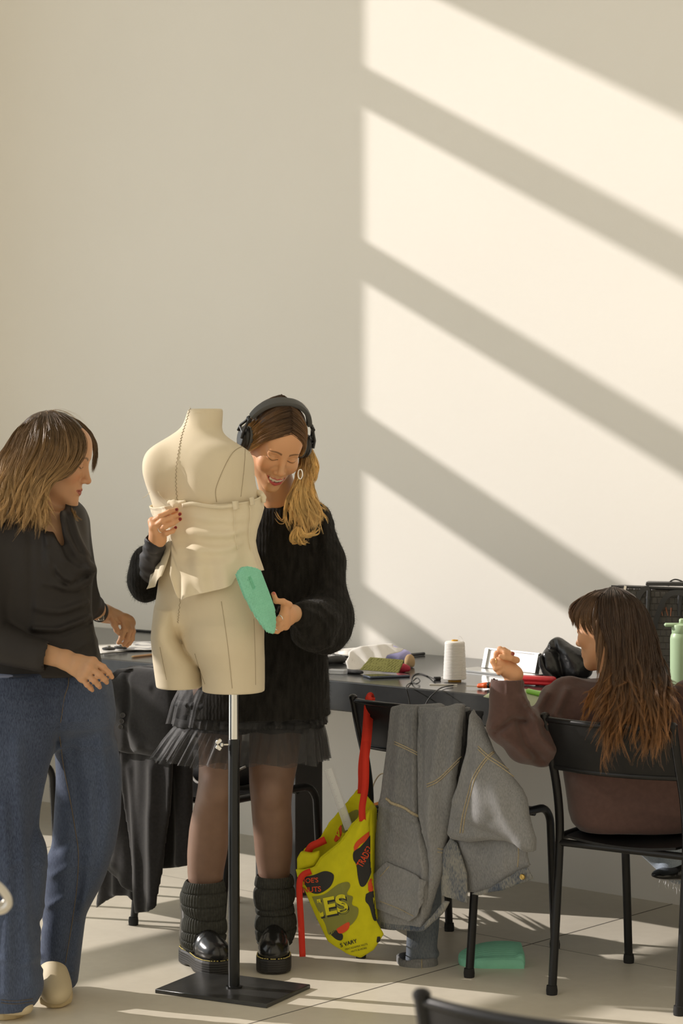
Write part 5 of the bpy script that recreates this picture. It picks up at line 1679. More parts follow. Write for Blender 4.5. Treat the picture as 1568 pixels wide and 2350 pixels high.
def shoe(heel, toe, par, lift=0.0):
    h = np.asarray(heel, float); t = np.asarray(toe, float); d = t - h; Ln = np.linalg.norm(d); d = d / Ln
    s_ = np.cross(d, [0, 0, 1.0]); s_ /= np.linalg.norm(s_); R = np.stack([s_, d, np.cross(s_, d)], 1)
    X = lambda pr: xf(pr, h, R)
    F = Field()
    F.u(X(ell((0, Ln * .75, .034), (.046, .072, .036)))); F.u(X(ell((0, Ln * .40, .050), (.038, .085, .048))), .03); F.u(X(ell((0, Ln * .16, .052), (.035, .045, .052))), .03)
    F.i(X(Prim(lambda p: .016 - p[:, 2], (0, Ln / 2, 0), 1)), 0)
    up = sculpt('shoe', F, .0035, M_shoe, par)
    s = np.linspace(0, 1, 16); w = np.interp(s, [0, .08, .25, .45, .7, .88, 1], [.016, .032, .038, .038, .050, .044, .014])
    pol = np.array(list(zip(w, s * Ln)) + list(zip(-w[::-1], s[::-1] * Ln)))
    def sf(p):
        d2 = sd_poly(pol, p[:, 0], p[:, 1]); dz = np.abs(p[:, 2] - .012) - .012
        a, b2 = d2 + .006, dz + .006
        return np.sqrt(np.maximum(a, 0) ** 2 + np.maximum(b2, 0) ** 2) + np.minimum(np.maximum(a, b2), 0) - .006
    sculpt('sole', Field().u(X(Prim(sf, (0, Ln / 2, .01), Ln / 2 + .05))), .0035, M_rubber, up)
shoe(G(-30, 2322), G(44, 2338) , w1)
h_ = G(128, 2262); shoe((h_[0], 6.395, .045), (h_[0] + .035, 6.185, .0), w1)
# watch and hair
M_strap = mat('black_leather_strap', (0.018, 0.017, 0.016), rough=.5)
wc = P(228, 1404, 6.415); ax = P(250, 1412, 6.47) - P(205, 1396, 6.36)
ax /= np.linalg.norm(ax); u_ = np.cross(ax, [0, 0, 1]); u_ /= np.linalg.norm(u_); q_ = np.cross(ax, u_)
v = []; 
for t in np.linspace(0, 2 * math.pi, 32, endpoint=False):
    c_, s2 = math.cos(t), math.sin(t)
    for (r, a) in ((.0265, -.008), (.0285, -.007), (.0285, .007), (.0265, .008)):
        v.append(wc + ax * a + (u_ * c_ * .92 + q_ * s2 * 1.05) * r)
f = [(i * 4 + k, ((i + 1) % 32) * 4 + k, ((i + 1) % 32) * 4 + (k + 1) % 4, i * 4 + (k + 1) % 4) for i in range(32) for k in range(4)]
st = mk('watch_strap', v, f, M_strap, w1)
autosmooth(MB().box(wc + np.array([.008, -.022, -.016]), (.008, .003, .007), None, .001).build('buckle', M_silver, st))
DK1, MD1, BL1 = srgb(66, 50, 36), srgb(108, 84, 56), srgb(186, 152, 104)
def hair1():
    capF = Field(disp=lambda p: .0016 * vnoise(p * 60), slack=.004)
    capF.u(xf(ell((0, -.022, .036), (.081, .100, .091)), H1o, H1R, H1s))
    def facecut(p):
        q = (p - H1o) @ H1R / H1s
        hl = np.interp(np.abs(q[:, 0]), [0, .02, .04, .055, .068, .09], [.080, .074, .056, .030, -.012, -.05])
        return np.maximum(q[:, 2] - hl, -(q[:, 1] - .012)) * .8
    capF.s(Prim(facecut, H1o, .3), .004)
    v, f = nets(capF, .0034)
    parts = [(v, f, np.tile(np.array(DK1) * .9, (len(v), 1)))]
    g = [[(128, 951, 6.16), (170, 976, 6.12), (191, 1012, 6.10), (184, 1050, 6.085), (158, 1082, 6.065), (138, 1093, 6.055), (108, 1102, 6.045), (96, 1150, 6.05), (104, 1200, 6.045), (100, 1236, 6.04)],
         [(122, 949, 6.16), (160, 975, 6.10), (180, 1020, 6.07), (165, 1060, 6.055), (135, 1085, 6.045), (106, 1110, 6.035), (90, 1155, 6.035), (92, 1205, 6.03), (84, 1240, 6.03)],
         [(116, 948, 6.16), (140, 975, 6.085), (152, 1020, 6.05), (135, 1065, 6.04), (105, 1095, 6.03), (84, 1135, 6.03), (74, 1185, 6.03), (66, 1235, 6.03)],
         [(110, 948, 6.16), (115, 978, 6.075), (115, 1025, 6.04), (95, 1075, 6.03), (72, 1120, 6.03), (60, 1170, 6.03), (48, 1226, 6.03)],
         [(104, 949, 6.16), (90, 980, 6.08), (78, 1030, 6.04), (55, 1080, 6.03), (38, 1130, 6.03), (30, 1180, 6.03), (20, 1222, 6.03)],
         [(98, 951, 6.17), (66, 984, 6.09), (46, 1030, 6.055), (20, 1085, 6.04), (4, 1135, 6.03), (-8, 1190, 6.03), (-18, 1226, 6.03)],
         [(92, 954, 6.18), (52, 986, 6.12), (26, 1030, 6.09), (-2, 1085, 6.07), (-20, 1140, 6.06), (-32, 1200, 6.05)],
         [(88, 956, 6.19), (44, 988, 6.16), (14, 1032, 6.14), (-14, 1085, 6.12), (-32, 1140, 6.10), (-44, 1200, 6.09)]]
    g = [[P(*q) for q in l] for l in g]
    rp = [(0, DK1), (.35, MD1), (.6, srgb(140, 110, 72)), (.85, BL1), (1, srgb(196, 160, 110))]
    parts.append(hair_from_guides(g, 5200, M=34, spread=.012, wob=.011, r=.00065, ramp=rp, seed=21, lenvar=.16, tight=.006, curl=.030, clump=18))
    parts.append(hair_from_guides([[q + np.array([0, .02, 0]) for q in l] for l in g], 1800, M=34, spread=.010, wob=.006, r=.0009, ramp=[(0, DK1), (.5, MD1), (1, MD1)], seed=22, lenvar=.1))
    far = [[P(*q) for q in l] for l in ([(130, 948, 6.18), (185, 972, 6.20), (214, 1012, 6.21), (217, 1050, 6.22), (211, 1085, 6.22)], [(126, 947, 6.20), (190, 978, 6.235), (220, 1025, 6.245), (216, 1070, 6.24), (208, 1090, 6.24)])]
    parts.append(hair_from_guides(far, 700, M=20, spread=.006, wob=.003, r=.0006, ramp=[(0, DK1), (1, MD1)], seed=23))
    loose = [[P(*q) for q in l] for l in ([(168, 1120, 6.22), (158, 1155, 6.16), (166, 1182, 6.09), (194, 1207, 6.075)], [(172, 1120, 6.22), (172, 1165, 6.15), (174, 1190, 6.08)])]
    parts.append(hair_from_guides(loose, 120, M=18, spread=.006, wob=.004, r=.0005, ramp=[(0, MD1), (1, BL1)], seed=24))
    fl = [[P(*q) for q in l] for l in ([(100, 958, 6.15), (130, 940, 6.15), (180, 962, 6.13), (216, 1005, 6.14)], [(95, 958, 6.15), (60, 962, 6.12), (28, 1000, 6.1), (10, 1050, 6.09)])]
    parts.append(hair_from_guides(fl, 40, M=18, spread=.012, wob=.005, r=.0003, clump=1, ramp=[(0, MD1), (1, BL1)], seed=25))
    return merge(parts)
v, f, c = hair1()
mk('hair', v, f, M_hair, w1, cols=c)
ec = P(104, 1118, 6.052)
b = MB().tube([ec + np.array([.007 * math.sin(t), -.003, -.010 + .013 * math.cos(t)]) for t in np.linspace(0, 6.283, 20, endpoint=False)], .0017, 6, closed=True)
autosmooth(b.lathe(ec + np.array([.004, -.003, -.030]), [(.002, -.006), (.0055, -.002), (.006, .002), (.0015, .007)], 10).build('drop_earring', M_gold, w1))
# ================================================================ the seated woman at the right, seen from behind
SK3 = np.array(srgb(214, 160, 118))
H3R = frame((-.80, .58, -.16), (-.10, .12, .985)); H3s = .96
H3o = P(1394, 1441, 6.46)
X3 = lambda *q: head_xyz(H3o, H3R, H3s, q)
def hand_l3():
    D = 6.33
    w = P(1180, 1548, 6.335)
    kn = [P(1160, 1500, D + .014), P(1150, 1518, D - .002), P(1152, 1532, D - .006), P(1160, 1540, D)]
    fg = [([P(1172, 1502, D + .012), P(1156, 1492, D + .010), P(1140, 1500, D + .006), P(1136, 1514, D + .004)], .0084),
          ([P(1166, 1507, D - .004), P(1148, 1490, D - .006), P(1160, 1497, D - .020), P(1177, 1500, D - .022)], .0082),
          ([kn[1], P(1132, 1518, D - .008), P(1138, 1534, D - .014), P(1150, 1530, D - .018)], .0082),
          ([kn[2], P(1139, 1535, D - .004), P(1146, 1544, D - .012), P(1156, 1538, D - .016)], .0076),
          ([P(1186, 1515, D - .010), P(1172, 1510, D - .022), P(1158, 1508, D - .026), P(1149, 1506, D - .026)], .0088)]
    return w, kn, fg
def body3():
    F = Field()
    add_head(F, H3o, H3R, H3s)
    F.u(cap(X3(0, -.024, -.055), P(1420, 1590, 6.47), .050, .054), .02)
    F.u(cap(P(1335, 1615, 6.46), P(1520, 1620, 6.40), .040), .05)
    F.u(loft(prow([(1590, 1340, 1540, 6.43, .075), (1700, 1320, 1560, 6.43, .085), (1820, 1330, 1560, 6.43, .085), (1870, 1330, 1565, 6.43, .09), (1885, 1340, 1555, 6.43, .08)])), .03)
    w, kn, fg = hand_l3()
    F.u(cap(P(1310, 1610, 6.45), P(1218, 1690, 6.37), .034, .028), .03); F.u(cap(P(1218, 1700, 6.37), P(1168, 1672, 6.335), .028, .027), .02); F.u(cap(P(1168, 1672, 6.335), P(1168, 1610, 6.33), .027, .026), .02); F.u(cap(P(1168, 1610, 6.33), w, .026, .0235), .02)
    add_hand(F, w, kn, fg, wr=.027, pr=.0125)
    F.u(cap(P(1570, 1625, 6.37), P(1660, 1740, 6.36), .036, .032), .03); F.u(cap(P(1660, 1740, 6.36), P(1640, 1590, 6.62), .034, .026), .02)
    return F
B3 = body3()
def col3(v):
    c = head_cols(v, H3o, H3R, H3s, SK3, lip=np.array(srgb(180, 98, 88)))
    w, kn, fg = hand_l3()
    nails_cols(c, v, [fg[1][0][-1] + np.array([0, -.004, 0])], srgb(150, 70, 58), .006)
    return c
b0, b1 = B3.bounds(.01)
nz_ = P(0, 1575, 6.46)[2]
h0, h1 = P(1112, 1580, 6.25), P(1212, 1475, 6.42)
w3 = sculpt('person', B3, .004, M_skin, None, origin=np.array([.92, 6.45, .0]), colfn=col3, boxes=[(b0, (b1[0], b1[1], nz_), .0075), ((H3o[0] - .15, H3o[1] - .16, nz_ - .008), (H3o[0] + .15, H3o[1] + .18, H3o[2] + .15), .0024), (h0, h1, .0021)])
tag(w3, 'person in brown sweater with very long brown hair seated at the table, hand raised', 'person')
M_brown = mat('brown_wool_knit', srgb(88, 67, 62), rough=.9, spec=.12, var=.08, vscale=60, bump=.35, bscale=380, bdist=.001, sheen=.25)
RD3 = ridges_px([([(1200, 1600), (1225, 1640), (1260, 1660)], .010, 9), ([(1255, 1590), (1228, 1640), (1240, 1690), (1270, 1720)], .012, 11), ([(1300, 1585), (1275, 1640), (1290, 1680)], .010, 10), ([(1140, 1680), (1180, 1650), (1205, 1655)], -.010, 7), ([(1190, 1660), (1210, 1710), (1245, 1745)], -.008, 8),
                 ([(1130, 1668), (1170, 1700), (1215, 1740)], .008, 10), ([(1162, 1562), (1166, 1600), (1164, 1650)], .0028, 2.5), ([(1262, 1560), (1240, 1590), (1206, 1620)], .004, 4), ([(1330, 1790), (1420, 1850), (1560, 1870)], .006, 16)])
F = Field(disp=lambda p: 1.7 * RD3(p) + .004 * vnoise(p * 10), slack=.02)
F.u(loft(prow([(1560, 1335, 1500, 6.46, .05), (1572, 1300, 1545, 6.45, .075), (1592, 1278, 1590, 6.44, .098), (1640, 1272, 1600, 6.43, .108), (1720, 1288, 1592, 6.43, .112), (1800, 1300, 1588, 6.43, .112), (1860, 1304, 1592, 6.43, .118), (1886, 1312, 1590, 6.43, .118), (1902, 1330, 1580, 6.43, .108)]), 2.4))
F.u(cap(P(1302, 1600, 6.45), P(1250, 1690, 6.38), .060, .062), .03)
F.u(cap(P(1250, 1690, 6.38), P(1205, 1712, 6.355), .062, .050), .03)
F.u(ell(P(1243, 1712, 6.375), (.046, .055, .058)), .03)
F.u(cap(P(1196, 1705, 6.35), P(1150, 1668, 6.34), .046, .034), .02)
F.u(cap(P(1160, 1668, 6.335), P(1164, 1600, 6.33), .050, .047), .02)
F.u(cap(P(1178, 1650, 6.335), P(1205, 1695, 6.345), .046, .048), .02)
F.u(cap(P(1164, 1600, 6.33), P(1165, 1566, 6.33), .0480, .0480), .01)
F.i(Prim(lambda p: np.where((p[:, 0] < P(1212, 0, 6.33)[0]), p[:, 2] - P(0, 1557, 6.33)[2], -1.0), H3o, 2), 0)
F.s(cap(P(1165, 1556, 6.33), P(1165, 1600, 6.33), .0445, .040), .003)
F.u(cap(P(1585, 1608, 6.36), P(1665, 1745, 6.36), .062, .06), .03); F.u(cap(P(1665, 1745, 6.36), P(1645, 1600, 6.60), .055, .04), .03)
F.s(cap(X3(0, -.03, -.10), P(1420, 1600, 6.475), .057, .050), .008)
sw3 = sculpt('sweater', F, .0048, M_brown, w3, soft=1)
# jeans: thighs under the table, one lower leg with a frayed cuff
M_jean3 = denim('pale_blue_denim', srgb(104, 124, 150), srgb(178, 190, 204), .6)
F = Field(disp=lambda p: .003 * vnoise(p * 12), slack=.01)
F.u(cap(P(1382, 1846, 6.50), P(1398, 1828, 6.78), .072, .066), .03); F.u(cap(P(1540, 1846, 6.46), P(1560, 1832, 6.72), .072, .066), .03)
F.u(rbox(P(1455, 1852, 6.46), (.13, .06, .055), .04, yaw(math.radians(-35))), .03)
kn_ = P(1562, 1832, 6.74); an_ = P(1548, 1985, 6.86)
F.u(cap(kn_, an_, .070, .052), .02)
kn2 = P(1398, 1828, 6.80)
F.u(cap(kn2, P(1560, 1990, 6.93), .068, .052), .02)
je3 = sculpt('jeans', F, .0065, M_jean3, w3)
b = MB(); rg = np.random.default_rng(5)
for k in range(46):
    a = an_ + np.array([rg.normal() * .030, -.045 + rg.normal() * .012, -.034 + rg.normal() * .010])
    b.tube([a, a + np.array([rg.normal() * .006, -.004, -.012 - rg.random() * .016])], .0007, 4)
b.build('frayed_threads', mat('white_fray', (0.75, 0.76, 0.78), rough=.9), je3)
F = Field(); ft = P(1532, 2012, 6.83)
R = yaw(math.radians(35))
F.u(ell(ft + np.array([.02, 0, .012]), (.085, .045, .020), R)); F.u(ell(ft + np.array([.06, .0, .03]), (.05, .042, .035), R), .02)
F.u(cap(P(1522, 1972, 6.86), P(1530, 1978, 6.86), .020), .01)
sculpt('shoe', F, .004, M_boot, w3)
DK3, MD3, BL3 = srgb(60, 44, 33), srgb(98, 73, 52), srgb(178, 122, 66)
def hair3():
    capF = Field(disp=lambda p: .0016 * vnoise(p * 60), slack=.004)
    capF.u(xf(ell((0, -.022, .034), (.077, .096, .086)), H3o, H3R, H3s))
    def facecut(p):
        q = (p - H3o) @ H3R / H3s
        hl = np.interp(np.abs(q[:, 0]), [0, .02, .04, .055, .068, .09], [.030, .028, .022, .014, -.004, -.05])
        return np.maximum(q[:, 2] - hl, -(q[:, 1] - .020)) * .8
    capF.s(Prim(facecut, H3o, .3), .004)
    v, f = nets(capF, .0034)
    parts = [(v, f, np.tile(np.array(DK3), (len(v), 1)))]
    g = [[(1392, 1354, 6.44), (1345, 1368, 6.37), (1316, 1405, 6.37), (1312, 1440, 6.385)],
         [(1395, 1354, 6.44), (1355, 1370, 6.36), (1330, 1406, 6.35), (1329, 1438, 6.36), (1338, 1458, 6.375)],
         [(1398, 1354, 6.44), (1370, 1372, 6.35), (1358, 1410, 6.33), (1366, 1446, 6.335), (1386, 1472, 6.34)],
         [(1400, 1354, 6.44), (1382, 1375, 6.345), (1382, 1425, 6.32), (1402, 1490, 6.315), (1404, 1560, 6.30), (1378, 1625, 6.27), (1348, 1666, 6.24)],
         [(1404, 1353, 6.44), (1394, 1375, 6.34), (1396, 1440, 6.31), (1408, 1515, 6.30), (1404, 1600, 6.275), (1384, 1670, 6.215), (1364, 1716, 6.20)],
         [(1408, 1353, 6.44), (1412, 1376, 6.34), (1416, 1440, 6.305), (1420, 1530, 6.29), (1416, 1620, 6.26), (1396, 1715, 6.20), (1392, 1760, 6.175), (1410, 1788, 6.17)],
         [(1412, 1354, 6.44), (1434, 1378, 6.345), (1444, 1445, 6.31), (1444, 1530, 6.285), (1444, 1620, 6.25), (1434, 1680, 6.19), (1424, 1716, 6.17)],
         [(1416, 1355, 6.44), (1454, 1385, 6.36), (1470, 1450, 6.33), (1474, 1530, 6.295), (1478, 1620, 6.24), (1488, 1700, 6.18), (1478, 1744, 6.16), (1494, 1770, 6.16)],
         [(1420, 1356, 6.45), (1466, 1390, 6.39), (1488, 1455, 6.36), (1494, 1530, 6.32), (1500, 1600, 6.25), (1510, 1690, 6.17), (1506, 1748, 6.15), (1520, 1774, 6.14)],
         [(1422, 1357, 6.46), (1470, 1395, 6.42), (1496, 1460, 6.39), (1508, 1525, 6.35), (1522, 1575, 6.28), (1536, 1640, 6.19), (1542, 1720, 6.14)],
         [(1422, 1357, 6.47), (1474, 1396, 6.45), (1500, 1460, 6.42), (1514, 1525, 6.38), (1532, 1572, 6.30), (1546, 1630, 6.2)]]
    for l in g:
        for i, (x, y, Y) in enumerate(l):
            if y > 1480: l[i] = (x, y, Y - .10 * min(1, (y - 1480) / 150.0))
    g = [[P(*q) for q in l] for l in g]
    rp = [(0, DK3), (.5, srgb(74, 54, 38)), (.78, MD3), (.93, srgb(128, 90, 56)), (1, srgb(166, 116, 68))]
    parts.append(hair_from_guides(g[3:], 6500, M=36, spread=.013, wob=.012, r=.0006, ramp=rp, seed=31, lenvar=.30, tight=.006, curl=.030, clump=18))
    parts.append(hair_from_guides(g[3:], 300, M=36, spread=.022, wob=.018, r=.0004, clump=5, ramp=rp, seed=34, lenvar=.1))
    parts.append(hair_from_guides([[q + np.array([.008, .022, 0]) for q in l] for l in g[3:]], 2200, M=34, spread=.012, wob=.005, r=.0009, ramp=[(0, DK3), (.8, DK3), (1, MD3)], seed=32, lenvar=.25))
    parts.append(hair_from_guides(g[:4], 1500, M=22, spread=.006, wob=.002, r=.0006, ramp=[(0, DK3), (.6, MD3), (1, srgb(120, 90, 62))], seed=33, lenvar=.1))
    fr = [[X3(x * .35, .010, .112), X3(x * .8, .062, .090), X3(x, .098 - 3.5 * x * x, .062), X3(x * 1.06, .101 - 6.5 * x * x, .026)] for x in np.linspace(-.066, .066, 7)]
    parts.append(hair_from_guides(fr, 1500, M=16, spread=.006, wob=.002, r=.0006, ramp=[(0, DK3), (.6, MD3), (1, srgb(120, 90, 62))], seed=36, lenvar=.08))
    side = [[P(*q) for q in l] for l in ([(1398, 1500, 6.33), (1386, 1548, 6.34), (1358, 1590, 6.33), (1328, 1620, 6.30)], [(1402, 1500, 6.32), (1392, 1560, 6.32), (1358, 1620, 6.29), (1338, 1680, 6.24)])]
    parts.append(hair_from_guides(side, 420, M=22, spread=.012, wob=.008, r=.0005, ramp=[(0, MD3), (1, BL3)], seed=35, lenvar=.3))
    return merge(parts)
v, f, c = hair3()
mk('hair', v, f, M_hair, w3, cols=c)
_, kn, fg = hand_l3()
for i, t in ((2, .75), (0, .3)):
    a, b_ = fg[i][0][0], fg[i][0][1]
    ring(w3, a * (1 - t) + b_ * t, b_ - a, .0094, .0013, M_gold)
ring(w3, (fg[3][0][0] * .5 + fg[3][0][1] * .5), fg[3][0][1] - fg[3][0][0], .0088, .0013, M_gold)
# ================================================================ coat over the chair behind the dress form
M_coat = mat('black_wool', (0.023, 0.022, 0.022), rough=.92, spec=.12, var=.15, vscale=120, bump=.3, bscale=320, bdist=.001, sheen=.2)
cb = chair_pt('coat', 0, -0.30, 0)
pc = Plane(cb[0], cb[1], -42)
W_c = lambda u, v: .006 * np.sin(u * 38 + 2.0 * v) + .004 * np.sin(u * 80 - v * 3)
coat = tag(empty('coat', cb + np.array([0, 0, .28])), 'black wool coat hung over the chair behind the dress form', 'coat')
F = Field(disp=lambda p: .0025 * vnoise(p * 13), slack=.02)
F.u(slab(pc, [(310, 1534), (345, 1528), (400, 1535), (440, 1560), (440, 1750), (436, 1985), (405, 1990), (300, 2000), (262, 1992), (250, 1700), (275, 1600)], .014, .0, .012, wfn=W_c,
         ridges=[([(330, 1540), (345, 1750), (340, 1990)], .018, .022), ([(395, 1560), (415, 1800), (418, 1985)], .016, .02), ([(372, 1700), (372, 1980)], -.012, .014)]))
F.u(slab(pc, [(264, 1700), (335, 1720), (380, 1900), (336, 2055), (302, 2030), (262, 1992), (255, 1850)], .010, .030, .008, wfn=W_c, ridges=[([(285, 1720), (300, 1850), (285, 1980)], .016, .022), ([(318, 1730), (322, 1900)], -.012, .014)]))
F.u(slab(pc, [(258, 1720), (300, 1800), (306, 2068), (284, 2058), (262, 2058), (247, 2064), (233, 2075), (217, 2085), (222, 2060), (240, 1985)], .008, -.012, .006, wfn=W_c, ridges=[([(262, 1900), (262, 2050)], .012, .02)]))
F.u(slab(pc, [(312, 1690), (425, 1700), (418, 1850), (411, 1900), (393, 2078), (372, 2087), (341, 2091), (332, 1990), (323, 1900), (312, 1790)], .009, .058, .007, wfn=W_c, ridges=[([(330, 1760), (345, 1950), (352, 2085)], .010, .014), ([(385, 1760), (385, 2080)], .008, .02)]))
# shoulder of the coat wrapped over the chair back
F.u(cap(chair_pt('coat', -.16, -.27, .80), chair_pt('coat', .19, -.27, .80), .050), .03)
sculpt('coat_body', F, .0062, M_coat, coat)
F = Field(disp=lambda p: .0025 * vnoise(p * 13), slack=.02)
F.u(slab(pc, [(304, 1548), (322, 1533), (348, 1528), (400, 1534), (448, 1560), (448, 1700), (400, 1730), (360, 1727), (326, 1723), (298, 1713), (264, 1697), (262, 1664), (269, 1630), (279, 1598), (290, 1568)], .034, .058, .030, bulge=.020, bw=.05, smooth_pts=True,
         ridges=[([(305, 1560), (340, 1620), (372, 1700)], .012, .028), ([(282, 1620), (310, 1690)], .010, .018), ([(296, 1556), (284, 1610), (272, 1680)], -.008, .008), ([(345, 1545), (352, 1620), (345, 1715)], -.010, .014), ([(330, 1540), (360, 1560), (400, 1570)], .008, .014), ([(268, 1690), (298, 1706), (330, 1716)], .005, .007)]), 0)
slv = sculpt('sleeve', F, .0055, M_coat, coat)
SLF = F
F = Field().u(slab(pc, [(300, 1546), (318, 1530), (352, 1528), (330, 1545), (308, 1575), (292, 1600), (290, 1572)], .014, .085, .010, ridges=[([(310, 1545), (298, 1580)], .008, .012)]))
sculpt('collar', F, .005, M_coat, coat)
M_btn = mat('dark_horn_button', (0.07, 0.068, 0.065), rough=.3)
for (x, y) in ((282, 1641), (279.5, 1655), (277, 1668)):
    c = front_of(x, y, SLF, 6.6, 7.6, off=.006)
    autosmooth(MB().lathe(c, [(.0075, -.002), (.0085, 0), (.0080, .0025), (.005, .002), (.0045, .0012)], 16, np.array([[1, 0, 0], [0, 0, -1], [0, 1, 0.0]])).build('button', M_btn, slv))
# a dark shoe-like bag of circles seen under the skirt: round embossed seat bag
M_bagk = mat('black_nylon', (0.018, 0.018, 0.019), rough=.6, bump=.2, bscale=90)
sb = tag(sculpt('belt_bag', Field().u(rbox(chair_pt('coat', -.02, .03, .52), (.13, .10, .065), .05, yaw(math.radians(-42)))), .006, M_bagk), 'small black bag lying on the seat of the coat draped chair', 'bag')
MB().tube(spline([chair_pt('coat', -.06, -.12, .50), chair_pt('coat', .02, -.15, .475), chair_pt('coat', .10, -.12, .50), chair_pt('coat', .14, -.06, .53)], 8), .004, 8).build('strap', mat('grey_webbing', (.35, .34, .32), rough=.8), sb, True)

# ================================================================ denim jacket over the middle chair
M_dj = denim('grey_washed_denim', srgb(98, 100, 103), srgb(138, 138, 138), .5, scale=4)
M_dj2 = denim('faded_blue_denim', srgb(66, 76, 92), srgb(138, 136, 128), .35, scale=16)
M_dst = mat('tan_topstitch', srgb(164, 152, 126), rough=.9, var=.2, vscale=200)
M_brass = mat('brass', (0.55, 0.38, 0.12), rough=.35, metal=1.0)
db = chair_pt('denim', 0, -0.315, 0)
pd = Plane(db[0], db[1], -37.7)
jk = tag(empty('denim_jacket', db + np.array([0, 0, .25])), 'grey washed denim jacket with pale seams hung over the middle chair', 'jacket')
WJ = lambda u, v: .0035 * np.sin(u * 46 + 3 * v + 1)
JD = lambda p: .0022 * vnoise(p * 16) + .0007 * vnoise(p * 70)
PA = [(913, 1620), (940, 1614), (976, 1614), (978, 1700), (977, 1870), (990, 1915), (1004, 1960), (1009, 2040), (1002, 2090), (985, 2128), (930, 2126), (874, 2116), (866, 2033), (874, 1978), (878, 1917), (883, 1874), (890, 1825), (904, 1718)]
PB = [(978, 1618), (1038, 1620), (1066, 1612), (1080, 1616), (1082, 1650), (1074, 1730), (1060, 1810), (1046, 1890), (1034, 1945), (1033, 1990), (1014, 2050), (1000, 2100), (990, 2110), (1003, 1990), (1002, 1950), (990, 1915), (978, 1868), (976, 1740)]
PC_ = [(1106, 1622), (1123, 1644), (1155, 1715), (1190, 1768), (1217, 1806), (1228, 1830), (1234, 1865), (1241, 1886), (1253, 1920), (1252, 1949), (1230, 1950), (1212, 1938), (1180, 1924), (1150, 1921), (1100, 1926), (1062, 1920), (1051, 1908), (1060, 1850), (1080, 1796), (1098, 1715), (1103, 1660)]
PDk = [(1040, 1880), (1120, 1880), (1212, 1925), (1221, 1978), (1225, 1986), (1180, 2010), (1140, 2036), (1100, 2048), (1060, 2040), (1040, 2000)]
F = Field(disp=JD, slack=.02)
F.u(slab(pd, PA, .011, .030, .010, bulge=.014, bw=.03, wfn=WJ, ridges=[([(945, 1620), (935, 1800), (925, 1950)], .010, .020), ([(886, 1835), (930, 1855), (978, 1878)], .008, .010), ([(970, 1640), (972, 1860)], .008, .008), ([(880, 2020), (940, 2050), (1000, 2040)], .006, .018), ([(985, 1905), (998, 1990), (996, 2090)], .012, .010), ([(905, 1880), (950, 1930)], -.006, .015)]))
fA = sculpt('front_panel', F, .0045, M_dj, jk); FA = F
F = Field(disp=JD, slack=.02)
F.u(slab(pd, PB, .013, .030, .012, bulge=.022, bw=.03, wfn=WJ, ridges=[([(1040, 1630), (1022, 1800), (1012, 1950)], .012, .022), ([(992, 1640), (992, 1850), (1010, 1950)], -.010, .010), ([(1080, 1640), (1060, 1780)], .008, .010)]))
fB = sculpt('sleeve', F, .0045, M_dj, jk); FB = F
F = Field(disp=JD, slack=.02)
F.u(slab(pd, PC_, .016, .046, .014, bulge=.030, bw=.04, wfn=WJ, ridges=[([(1110, 1640), (1100, 1730), (1075, 1830)], .012, .014), ([(1130, 1760), (1145, 1850), (1120, 1915)], .010, .030), ([(1180, 1800), (1200, 1870), (1225, 1930)], .010, .022), ([(1080, 1880), (1140, 1900), (1200, 1925)], -.010, .016)]))
fC = sculpt('sleeve', F, .005, M_dj, jk); FC = F
F = Field(disp=JD, slack=.02)
F.u(slab(pd, PDk, .008, .012, .007, bulge=.010, wfn=WJ, ridges=[([(1080, 1940), (1140, 1990), (1200, 1960)], .008, .03), ([(1170, 1900), (1172, 2000)], .004, .008)]))
F.u(cap(chair_pt('denim', .035, -.335, .780), chair_pt('denim', .16, -.330, .790), .016, .024), .03)
F.u(slab(pd, [(913, 1622), (1070, 1622), (1074, 1700), (1062, 1800), (1100, 1900), (930, 1900), (905, 1760)], .006, -.028, .005, wfn=WJ))
fD = sculpt('back_panel', F, .005, M_dj, jk); FD = F
sculpt('lining', Field(disp=JD, slack=.02).u(slab(pd, [(1072, 1630), (1112, 1630), (1108, 1720), (1096, 1800), (1072, 1850), (1052, 1850), (1062, 1780), (1070, 1700)], .004, .004, .003, wfn=WJ)), .005, mat('dark_lining', (.02, .02, .022), rough=.9), fD)
F = Field(disp=JD, slack=.02)
F.u(slab(pd, [(1034, 1944), (1053, 1918), (1068, 1930), (1082, 1965), (1092, 2000), (1094, 2069), (1052, 2057), (1030, 2052)], .004, .040, .003, wfn=WJ))
fE = sculpt('placket', F, .004, M_dj2, jk)
F = Field(disp=JD, slack=.02)
F.u(slab(pd, [(869, 2082), (920, 2106), (985, 2122), (1010, 2098), (1035, 2062), (1050, 2064), (1036, 2090), (1011, 2114), (993, 2130), (976, 2133), (930, 2130), (874, 2123)], .006, .040, .005, wfn=WJ))
F.u(slab(pd, [(1095, 2046), (1140, 2034), (1175, 2012), (1205, 1990), (1225, 1984), (1239, 2012), (1220, 2021), (1177, 2037), (1146, 2042), (1115, 2052)], .005, .034, .004, wfn=WJ))
fH = sculpt('hem_band', F, .004, M_dj2, jk)
pj = [(916, 1970), (1008, 2013), (1006, 2040), (1004, 2062), (985, 2096), (964, 2110), (915, 2088), (871, 2070), (869, 2030), (872, 2010)]
F = Field(disp=lambda p: JD(p), slack=.02)
F.u(slab(pd, pj, .0035, .0595, .003, wfn=lambda u, v: WJ(u, v) + 0.0, ridges=[([(880, 2020), (940, 2050), (1000, 2040)], .006, .018), ([(985, 1905), (998, 1990), (996, 2090)], .010, .010), ([(890, 2050), (960, 2075)], .004, .012)]))
pk = sculpt('patch_pocket', F, .0035, M_dj, jk); FP = F
